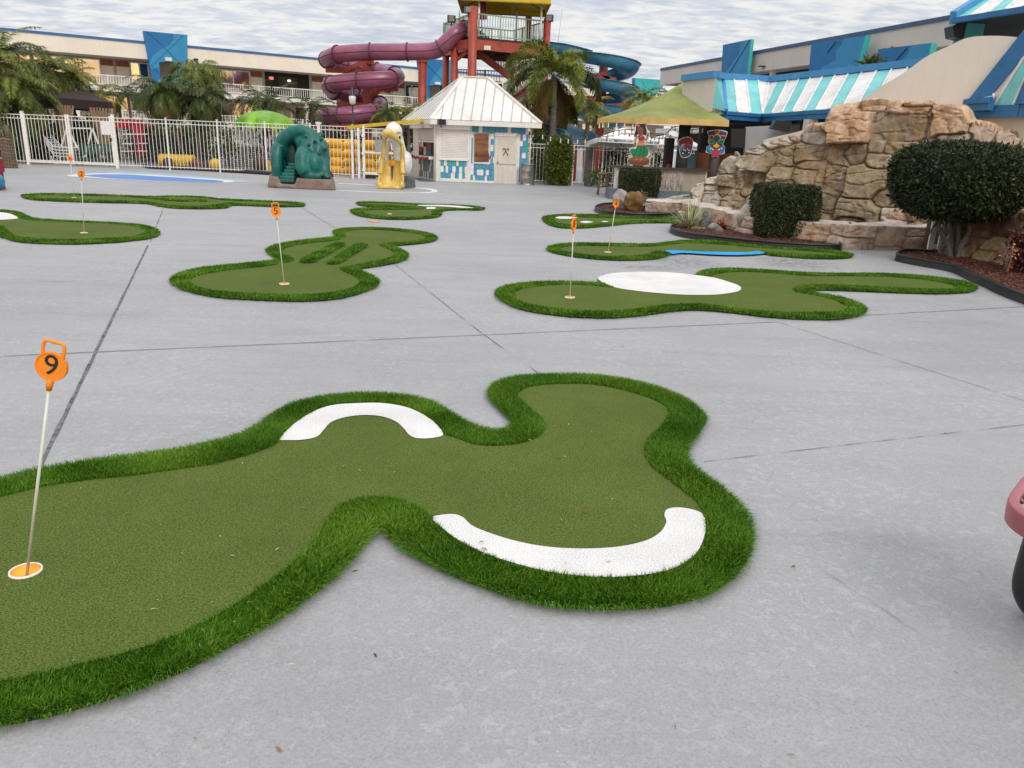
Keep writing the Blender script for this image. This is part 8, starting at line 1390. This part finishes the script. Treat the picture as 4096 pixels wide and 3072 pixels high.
def curtain(p, d, w, h, parent, flare=1.6):
    d = Vector((d.x, d.y, 0)).normalized(); n = Vector((-d.y, d.x, 0)); N = 26; vs = []
    for z, k in ((h, flare), (h*.72, 1.05), (h*.5, .7), (h*.25, .85), (.04, 1.0)):
        for i in range(N+1): f = i/N-.5; q = p+d*w*k*f+n*.07*sin(i*1.9); vs.append((q.x, q.y, z))
    mb = MB(); mb.add(vs, [(j*(N+1)+i, j*(N+1)+i+1, (j+1)*(N+1)+i+1, (j+1)*(N+1)+i) for j in range(4) for i in range(N)], 0, True); mb.build('curtain', M_CUR, parent)
curtain(gl_[1].lerp(gl_[0], .13), gl_[1]-gl_[0], 1.1, zg_-.3, t); curtain(gl_[1].lerp(gl_[2], .35), gl_[2]-gl_[1], .9, zg_-.3, t, 1.3); curtain(gl_[0].lerp(gl_[1], .3), gl_[1]-gl_[0], .8, zg_-.3, t)
q = D(*K2(940, 1075), DF+8); t = thing('brown_parasol', 'low brown pyramid canopy right of the lime mushroom fountain', 'canopy', (q.x, q.y, 0)); mb = MB(); w_ = D(*K2(1095, 1075), DF+8).x-q.x; ap = D(*K2(930, 1016), DF+8).z; C_ = [q+Vector((a*w_, b*w_, 0)) for a, b in ((-1, -1), (1, -1), (1, 1), (-1, 1))]; mb.add(C_+[Vector((q.x, q.y, ap))], [(0, 1, 4), (1, 2, 4), (2, 3, 4), (3, 0, 4)]); mb.add(C_+[c-Vector((0, 0, .3)) for c in C_], [(i, (i+1) % 4, 4+(i+1) % 4, 4+i) for i in range(4)]); mb.build('canopy', M_BRN, t); mb = MB(); mb.tube([(q.x, q.y, 0), (q.x, q.y, ap)], .05, 8); mb.build('pole', M_BLK2, t)
# dark planting at the foot of the hotel and a far white railing
for i, (x0, x1, yt, dd, lb) in enumerate([(-250, 300, 560, 7, 'dark shrub mass behind the palms at the far left'), (300, 760, 575, 9, 'dark shrub mass behind the gazebo'), (760, 1150, 600, 10, 'dark shrub mass behind the red play frame'), (1150, 1620, 600, 11, 'dark shrub mass behind the pygmy palm pair'), (1620, 2050, 610, 11.5, 'dark shrub mass behind the lime mushroom fountain'), (2050, 2500, 605, 12, 'dark shrub mass beneath the purple slide'), (2500, 3050, 610, 12, 'dark shrub mass behind the yellow raft rings')]):
    shrub(crop(0, 0, 1.7), x0, yt*1.7*.56+250, x1, 1100, DF+dd, 1.2, lb, LM_PALMD, 1500, .3, stems=4, jag=.3, group='dark shrubs along the foot of the hotel')
for x0, x1, yt, dd, lb in ((-60, 430, 930, 3.2, 'dark shrub mass right behind the left fence section'), (430, 760, 960, 4.6, 'dark shrub mass between the loungers and the gazebo'), (1080, 1700, 1010, 7.5, 'dark shrub mass behind the black safety nets')):
    shrub(K1, x0, yt, x1, 1330, DF+dd, 1.0, lb, LM_PALMD, 3200, .24, stems=5, jag=.3, group='dark shrubs along the foot of the hotel')
wf = Wall(Vector((D(*S7(320, 700), DF+9).x, DF+9, 0)), Vector((D(*S7(1000, 700), DF+9.3).x, DF+9.3, 0))); fence_run(wf, [0, wf.L/3, wf.L*2/3, wf.L], 1.55, 'far white picket fence seen behind the red play frame')
# stacked loungers and slatted back
LGp = Wall(Vector((D(*S2(650, 600), DF+1.6).x, DF+1.6, 0)), Vector((D(*S2(960, 600), DF+1.6).x, DF+1.6, 0)))
for k in range(4):
    z = .34+.13*k; t = thing('sun_lounger', 'white slatted sun lounger, %s of the stack behind the gate' % ('lowest', 'second lowest', 'second highest', 'topmost')[k], 'sun lounger', LGp.at(.2, z-.3), 'stacked white sun loungers'); mb = MB(); prof = [(-.12-.03*k, z+.50), (.10, z+.12), (.25, z), (1.05, z-.02)]
    for o in (0, -.62): mb.tube(smooth_loop([LGp.at(a, b, o) for a, b in prof], 3, False), .025, 6)
    mb.build('side_frame', M_LNG, t); sl_ = MB()
    for i in range(14): f = i/13; a = -.12+1.15*f; zz = np.interp(a, [q[0] for q in prof], [q[1] for q in prof]); sl_.beam(LGp.at(a, zz, 0), LGp.at(a, zz, -.62), .055, .02)
    sl_.build('slats', M_LNG, t)
    if k == 0:
        for s in (.25, .95):
            mb = MB(); mb.tube(smooth_loop([LGp.at(s-.2, .05+.28, .02), LGp.at(s-.15, .08, .02), LGp.at(s, .02, .02), LGp.at(s+.15, .08, .02), LGp.at(s+.2, .33, .02)], 3, False), .03, 6); mb.build('leg', M_LNG, t)
bp = Wall(Vector((D(*S2(980, 600), DF+1.0).x, DF+1.0, 0)), Vector((D(*S2(1430, 600), DF+1.1).x, DF+1.1, 0))); t = thing('park_bench', 'dark green slatted bench standing behind the right gate leaf', 'bench', bp.at(.7, 0))
zb1, zb0, zs_ = bp.px(S2, 1200, 595)[1], bp.px(S2, 1200, 718)[1], bp.px(S2, 1200, 775)[1]; mb = MB()
for i in range(10): s = bp.L*(i+.5)/10; mb.beam(bp.at(s, zb0, -.4), bp.at(s, zb1, -.55), .085, .02)
mb.beam(bp.at(0, zb1, -.55), bp.at(bp.L, zb1, -.55), .05, .07); mb.beam(bp.at(0, zb0, -.4), bp.at(bp.L, zb0, -.4), .05, .07); mb.build('backrest', M_GRNB, t); mb = MB()
for i in range(5): mb.beam(bp.at(0, zs_, -.02-.09*i), bp.at(bp.L, zs_, -.02-.09*i), .07, .03)
mb.beam(bp.at(0, zs_-.06, 0), bp.at(bp.L, zs_-.06, 0), .03, .1); mb.build('seat', M_GRNB, t)
for s in (0.03, bp.L-.03):
    for o, h in ((0, zs_+.28), (-.45, zb1)): mb = MB(); mb.beam(bp.at(s, 0, o), bp.at(s, h, o-.05), .07); mb.build('leg', M_GRNB, t)
    mb = MB(); mb.beam(bp.at(s, zs_+.28, .03), bp.at(s, zs_+.3, -.5), .07, .04); mb.build('armrest', M_GRNB, t)
mb = MB(); af = Wall(Vector((-30, DF+2.2, 0)), Vector((0, DF+2.2, 0)))
for x0, y0, x1, y1 in ((890, 370, 760, 800), (895, 370, 1110, 800), (1225, 375, 1120, 800), (1225, 375, 1390, 800), (890, 372, 1228, 378)): mb.beam(af.at(*af.px(S2, x0, y0)), af.at(*af.px(S2, x1, y1)), .06)
tag(mb.build('swing_frame', M_WM), 'white A-shaped swing frame behind the green bench', 'swing frame')
# red play frame, netting, yellow tunnel, logs
M_PR = mat('play_red', (.42, .03, .045), .45, .15, 3); w7 = Wall(Vector((-30, DF+6, 0)), Vector((0, DF+6, 0))); t = thing('playhouse', 'red play frame with flat roof and square post behind the fence', 'play equipment', w7.at(*w7.px(S7, 600, 900)))
mb = MB(); w7.pbox(mb, S7, 325, 432, 650, 490, -2, 0); w7.pbox(mb, S7, 490, 372, 640, 432, -1.8, -.3); w7.pbox(mb, S7, 640, 455, 845, 500, -2.4, -.4); mb.build('roof', M_PR, t); mb = MB(); w7.pbox(mb, S7, 570, 490, 652, 905, -.5, -.1); mb.build('post', M_PR, t); mb = MB()
for y in (580, 718, 830): mb.beam(w7.at(*w7.px(S7, 330, y)), w7.at(*w7.px(S7, 700, y-5)), .05)
mb.build('rail', M_WM, t); M_NET = mat('netting_black', (.02, .02, .022), .7, .2, 10)
def net(cx, cy, r, h, a0, a1, label, st=.085):
    mb = MB(); n = int(r*(a1-a0)/.12)
    for j in range(int(h/st)): mb.tube([(cx+r*cos(a0+(a1-a0)*i/n), cy+r*sin(a0+(a1-a0)*i/n), .12+j*st+.025*sin(i*.9)) for i in range(n+1)], .012, 4, cap=False)
    for i in range(0, n+1, 2): a = a0+(a1-a0)*i/n; mb.beam((cx+r*cos(a), cy+r*sin(a), .05), (cx+r*cos(a), cy+r*sin(a), .12+h), .012)
    tag(mb.build('safety_net', M_NET), label, 'netting')
q = D(*S7(860, 800), DF+3.4); net(q.x, q.y+.5, 1.25, 1.25, pi*1.02, pi*1.98, 'rounded black safety net behind the fence, left of the leaning palm trunks'); q = D(*S7(1500, 800), DF+4.5); net(q.x, q.y+1.5, 2.9, 1.0, pi*1.1, pi*1.9, 'wide black safety net behind the pygmy palm trunks'); q = D(*S8(20, 480), DF+4.5); net(q.x+1, q.y+1.6, 2.7, 1.0, pi*1.1, pi*1.9, 'black safety net under the lime mushroom fountain')
M_TUN = mat('tunnel_yellow', (.68, .42, .02), .45, .15, 3); q = D(*S7(1150, 980), DF+1.3); mb = MB(); mb.tube([(q.x-.75+.055*i, q.y, .33+0*i) for i in range(28)], [.27 if i % 2 else .30 for i in range(28)], 16); tag(mb.build('crawl_tunnel', M_TUN), 'ribbed yellow crawl tunnel lying behind the pygmy palm trunks', 'play equipment')
M_LOGB = mat('log_brown', (.075, .03, .018), .7, .3, 5); q = D(*S7(1400, 1040), DF+1.2); mb = MB(); mb.tube([(q.x-.45, q.y, .32), (q.x+.0, q.y, .27), (q.x+.55, q.y, .1)], [.17, .2, .13], 10); mb.tube([(q.x-.1, q.y-.1, .2), (q.x+.5, q.y-.1, .05)], .1, 8); tag(mb.build('log_prop', mat('log_red', (.16, .045, .02), .6, .3, 5)), 'reddish brown play log behind the fence beside the palm trunks', 'play equipment')
for K, x, y, r, m, lb in ((S7, 1010, 1040, .24, M_LOGB, 'dark brown ball left of the yellow crawl tunnel'), (S7, 1700, 1055, .26, M_TUN, 'yellow rounded play piece by the fence post right of the palms'), (S8, 125, 565, .34, M_LOGB, 'dark brown ball beneath the lime mushroom fountain'), (S7, 1560, 1050, .2, M_LOGB, 'small brown ball right of the reddish log')):
    q = D(*K(x, y), DF+1.0); mb = MB(); mb.ball((q.x, q.y, r), (r, r, r), n=18, m=12); tag(mb.build('play_ball', m), lb, 'ball')
q = D(*S8(245, 565), DF+1.2); mb = MB(); mb.tube([(q.x-.02, q.y, .1+.05*i) for i in range(9)], [.2 if i % 2 else .23 for i in range(9)], 14); tag(mb.build('ribbed_pad', M_TUN), 'yellow ribbed pad between the brown ball and the teal creature', 'play equipment')
mb = MB(); P = smooth_loop([G(*S7(x, y)) for x, y in ((640, 1062), (700, 1085), (900, 1098), (1200, 1108), (1500, 1122), (1800, 1140), (2212, 1165))]+[G(*S8(280, 655)), G(*S8(420, 660))], 4, False); mb.tube([p+Vector((0, .15, .06)) for p in P], .10, 8); tag(mb.build('black_kerb', M_EDGE), 'long black rubber kerb along the foot of the white fence', 'edging')
struct((lambda mb: (mb.sheet([(D(*S7(1000, 500), DF+2).x, DF+2, .006), (D(*S8(900, 500), DF+2).x, DF+2, .006), (D(*S8(900, 500), DF+9).x, DF+9, .006), (D(*S7(1000, 500), DF+9).x, DF+9, .006)]), mb.build('splash_pool', mat('pool_water', (.10, .17, .19), .08, .2, 2, .1, 6)))[1])(MB()))
# lime mushroom fountain
M_LIME = mat('mushroom_lime', (.19, .44, .012), .4, .2, 1.5, .05, 14); dm = DF+5.5; cm = D(*K2(540, 1035), dm); rm = D(*K2(782, 1040), dm).x-cm.x; hm = D(*K2(540, 915), dm).z-cm.z; t = thing('mushroom_fountain', 'lime green mushroom fountain with water falling from its rim', 'fountain', (cm.x, dm, 0)); vs = []; n, m = 64, 14
for i in range(m+1):
    f = i/m
    for k in range(n): a = 2*pi*k/n; lob = 1-.2*(1-abs(sin(a*4+.5)))**2*f; r = rm*sin(f*pi/2)*lob; vs.append((cm.x+r*cos(a), dm+r*sin(a), cm.z-.12+hm*cos(f*pi/2)**.9+.12*(1-f)-.24*(1-abs(sin(a*4+.5)))**2*f))
mb = MB(); mb.add(vs, [(i*n+k, (i+1)*n+k, (i+1)*n+(k+1) % n, i*n+(k+1) % n) for i in range(m) for k in range(n)], 0, True); mb.build('cap', M_LIME, t); mb = MB(); mb.tube([(cm.x, dm, cm.z-.5), (cm.x, dm, cm.z+hm*.7)], .16, 12); mb.build('neck', M_LIME, t); mb = MB(); qx = D(*S8(220, 300), dm).x; mb.tube([(cm.x+(qx-cm.x)*.4, dm, 0), (cm.x+(qx-cm.x)*.4, dm, cm.z-.3)], .22, 14); mb.build('stem', mat('mushroom_purple', (.16, .04, .10), .5, .1, 3), t)
wm = bpy.data.materials.new('falling_water'); wm.use_nodes = True; wb = wm.node_tree.nodes['Principled BSDF']; wb.inputs['Base Color'].default_value = (.75, .77, .80, 1); wb.inputs['Roughness'].default_value = .2; wb.inputs['Alpha'].default_value = .75
mb = MB(); rr = random.Random(4)
for i in range(900):
    a = rr.uniform(0, 2*pi); r = rm*rr.uniform(.80, .97); z1 = cm.z-rr.uniform(.05, 2.2); l = rr.uniform(.06, .5); mb.beam((cm.x+r*cos(a), dm+r*sin(a), z1), (cm.x+r*cos(a)+rr.uniform(-.02, .02), dm+r*sin(a), max(.02, z1-l)), rr.uniform(.008, .02), .01)
o = mb.build('falling_water', wm, t); o['kind'] = 'stuff'
q = D(*K2(1264, 830), DF+.8); t = thing('lamp_post', 'slim black lamp post with white lantern before the purple slide', 'street lamp', (q.x, q.y, 0)); mb = MB(); mb.tube([(q.x, q.y, 0), (q.x, q.y, q.z-.15)], .035, 8); mb.build('post', M_BLK2, t); mb = MB(); mb.lathe((q.x, q.y, q.z-.18), [(.05, 0), (.13, .05), (.15, .3), (.11, .36), (.02, .38)], 12); mb.build('lantern', mat('lantern_white', (.7, .7, .68), .3), t); mb = MB(); mb.lathe((q.x, q.y, q.z+.18), [(.14, 0), (.10, .12), (.02, .35)], 10); mb.build('finial', M_BLK2, t)
# low white rail and small sign by the kiosk
mb = MB(); w_ = Wall(Vector((-10, DF+3, 0)), Vector((0, DF+3, 0)));
for y in (860, 1090): mb.beam(w_.at(*w_.px(S1, 100, y)), w_.at(*w_.px(S1, 275, y+8)), .06)
for x in range(110, 275, 12): mb.beam(w_.at(*w_.px(S1, x, 862)), w_.at(*w_.px(S1, x, 1090)), .02)
tag(mb.build('low_rail', M_WM), 'low white rail between the bird slide and the kiosk', 'railing'); mb = MB(); w_.pbox(mb, S1, 203, 760, 248, 830, .05, .07); tag(mb.build('notice_sign', MATS['sign_white']), 'small white notice above the low rail left of the kiosk', 'sign')
# ================================================================ things cut by the left edge
p = G(*S2(85, 905)); p.y -= .0; t = thing('wrapped_barrel', 'brown netting-wrapped column standing by the fence at the left edge', 'column', p); zt = V(*S2(80, 500), p, p+Vector((1, 0, 0))).z; r = (D(*S2(160, 800), p.y).x-D(*S2(0, 800), p.y).x)/2; cx = D(*S2(75, 800), p.y).x; mb = MB(); mb.lathe((cx, p.y+r, 0), [(r*1.1, 0), (r*.98, zt*.4), (r*.88, zt*.9), (r*.7, zt), (.01, zt)], 24); mb.build('body', mat('barrel_brown', (.12, .085, .055), .85, .2, 4, .3, 20), t); mb = MB()
for j in range(9): z = zt*(j+.5)/9; rr_ = r*(1.1-.22*z/zt)+.012; mb.tube([(cx+rr_*cos(a), p.y+r+rr_*sin(a), z+.02*sin(3*a)) for a in np.linspace(pi, 2*pi, 17)], .012, 4, cap=False)
for a in np.linspace(pi*1.02, pi*1.98, 9): mb.tube([(cx+r*1.11*cos(a), p.y+r+r*1.11*sin(a), 0), (cx+r*.9*cos(a), p.y+r+r*.9*sin(a), zt*.9)], .01, 4, cap=False)
mb.build('netting', mat('net_tan', (.26, .20, .14), .8, .2, 8), t); mb = MB(); mb.tube([(cx+.1, p.y+r, zt-.1), (cx+.06, p.y+r, zt+.45)], .09, 10); mb.build('stump', mat('stump_brown', (.13, .10, .08), .8, .2, 6), t)
p = G(*S2(20, 1215)); t = thing('spring_rider', 'red and blue play piece cut off by the left edge', 'play equipment', p); w_ = Wall(p, p+Vector((1, 0, 0))); a = w_.px(S2, -60, 1215); mb = MB(); c1_ = w_.px(S2, -215, 1090); rr_ = w_.px(S2, -78, 1090)[0]-c1_[0]; hz_ = w_.px(S2, 0, 965)[1]-c1_[1]
mb.ball(w_.at(c1_[0], c1_[1], -.3), (rr_, .35, hz_), n=24, m=16); mb.build('tub', mat('play_blue', (.02, .24, .42), .3, .12, 3), t); mb = MB(); w_.pbox(mb, S2, -60, 785, 40, 950, -.9, -.6); w_.pbox(mb, S2, -60, 780, 62, 808, -.95, -.55); w_.pbox(mb, S2, 35, 1120, 60, 1170, -.9, -.75); w_.pbox(mb, S2, 8, 945, 42, 1200, -.85, -.7); mb.build('red_frame', mat('play_red_dark', (.30, .012, .04), .5, .15, 4), t)
# ================================================================ picnic bench cut by the right edge
M_PNK = mat('bench_pink', (.40, .125, .145), .42, .14, 4, .1, 40); zb_ = .56; t = thing('picnic_bench', 'pink coated metal mesh bench end with black leg at the right edge', 'bench', G(4300, 2400))
E0 = G(4060, 1938, zb_); u_ = Vector((.74, -.67, 0)).normalized(); v2 = Vector((-u_.y, u_.x, 0)); ln, wd = 1.6, .60
def rr_path(ins, z, rad=.19):
    pts = []; hw = wd/2-ins
    for (cx_, cy_, a0) in ((rad+ins*0, hw-rad+ins, pi/2), (rad, -(hw-rad+ins), pi)):
        pass
    R_ = max(.02, rad-ins); cs = [(ins+R_, hw-R_, pi/2, pi), (ins+R_, -hw+R_, pi, 1.5*pi), (ln-ins-R_, -hw+R_, 1.5*pi, 2*pi), (ln-ins-R_, hw-R_, 0, pi/2)]
    for x, y, a, b in cs:
        for k in range(7): an = a+(b-a)*k/6; q = E0+u_*(x+R_*cos(an))+v2*(y+R_*sin(an)); pts.append(Vector((q.x, q.y, z)))
    return pts
o1, i1 = rr_path(0, zb_), rr_path(.036, zb_+.004); o2, i2 = rr_path(.004, zb_-.075), rr_path(.036, zb_-.02); n = len(o1); mb = MB(); mb.add(o1+i1+i2+o2, [(j*n+k, j*n+(k+1) % n, ((j+1) % 4)*n+(k+1) % n, ((j+1) % 4)*n+k) for j in range(4) for k in range(n)], 0, True); o_ = mb.build('seat_rim', M_PNK, t); bake(o_, [('BEVEL', dict(width=.008, segments=2)), ('SUBSURF', dict(levels=1, render_levels=1))])
mb = MB(); hw = wd/2-.04; k = 0; x = .02
while x < ln-.05:
    for sg in (-1, 1):
        for (ya) in np.arange(-hw, hw-.02, .045):
            if x < .13 and abs(ya) > hw-.10: continue
            a_ = E0+u_*x+v2*ya; b_ = E0+u_*(x+.012*sg)+v2*(ya+.045); mb.beam(Vector((a_.x, a_.y, zb_-.012)), Vector((b_.x, b_.y, zb_-.012)), .006, .008)
    x += .024
mb.build('seat_mesh', mat('mesh_maroon', (.16, .03, .045), .5, .15, 6), t); mb = MB(); ld = G(4115, 2470).y; lg = [D(4190, 2060, ld), D(4150, 2170, ld), D(4122, 2260, ld), D(4106, 2330, ld), D(4110, 2380, ld), D(4140, 2425, ld), D(4220, 2440, ld)]
mb.tube(smooth_loop(lg, 5, False), .045, 12); mb.build('leg', M_BLK2, t)
# ================================================================ litter: needles, leaves and grit
def litter(n, area, K, size, cols, name, z):
    Q, R_ = [], []
    for i in range(n):
        x, y = area(); p = G(*K(x, y), z); a = random.uniform(0, 6.28); l = size*random.uniform(.4, 1.4); d = Vector((cos(a), sin(a), 0))*l/2; s = Vector((-sin(a), cos(a), 0))*l*random.uniform(.04, .16); b = Vector((0, 0, random.uniform(.001, .006))); Q.append([p-d, p+s+b, p+d, p-s+b]); R_.append(random.random())
    Q = np.array([[tuple(v) for v in q] for q in Q]); n = len(Q); o = np_mesh(name, Q.reshape(-1, 3), np.arange(n*4).reshape(n, 4), cols, rnd=np.array(R_)); return struct(o, 'stuff')
LL = leaf_mat('litter_leaf', (.03, .012, .008), (.30, .17, .10), .8); LN = leaf_mat('litter_needle', (.08, .07, .04), (.55, .52, .38), .7)
litter(26, lambda: (random.uniform(0, 2200), random.uniform(520, 1640)), FV, .024, LL, 'leaf_litter', .004)
litter(70, lambda: (random.uniform(30, 1480), random.uniform(860, 1440)), FV, .022, LN, 'turf_litter', .031)
litter(34, lambda: (random.choice((random.uniform(640, 940), random.uniform(980, 1500))), random.uniform(890, 1250)), FV, .03, LL, 'bunker_litter', .034)
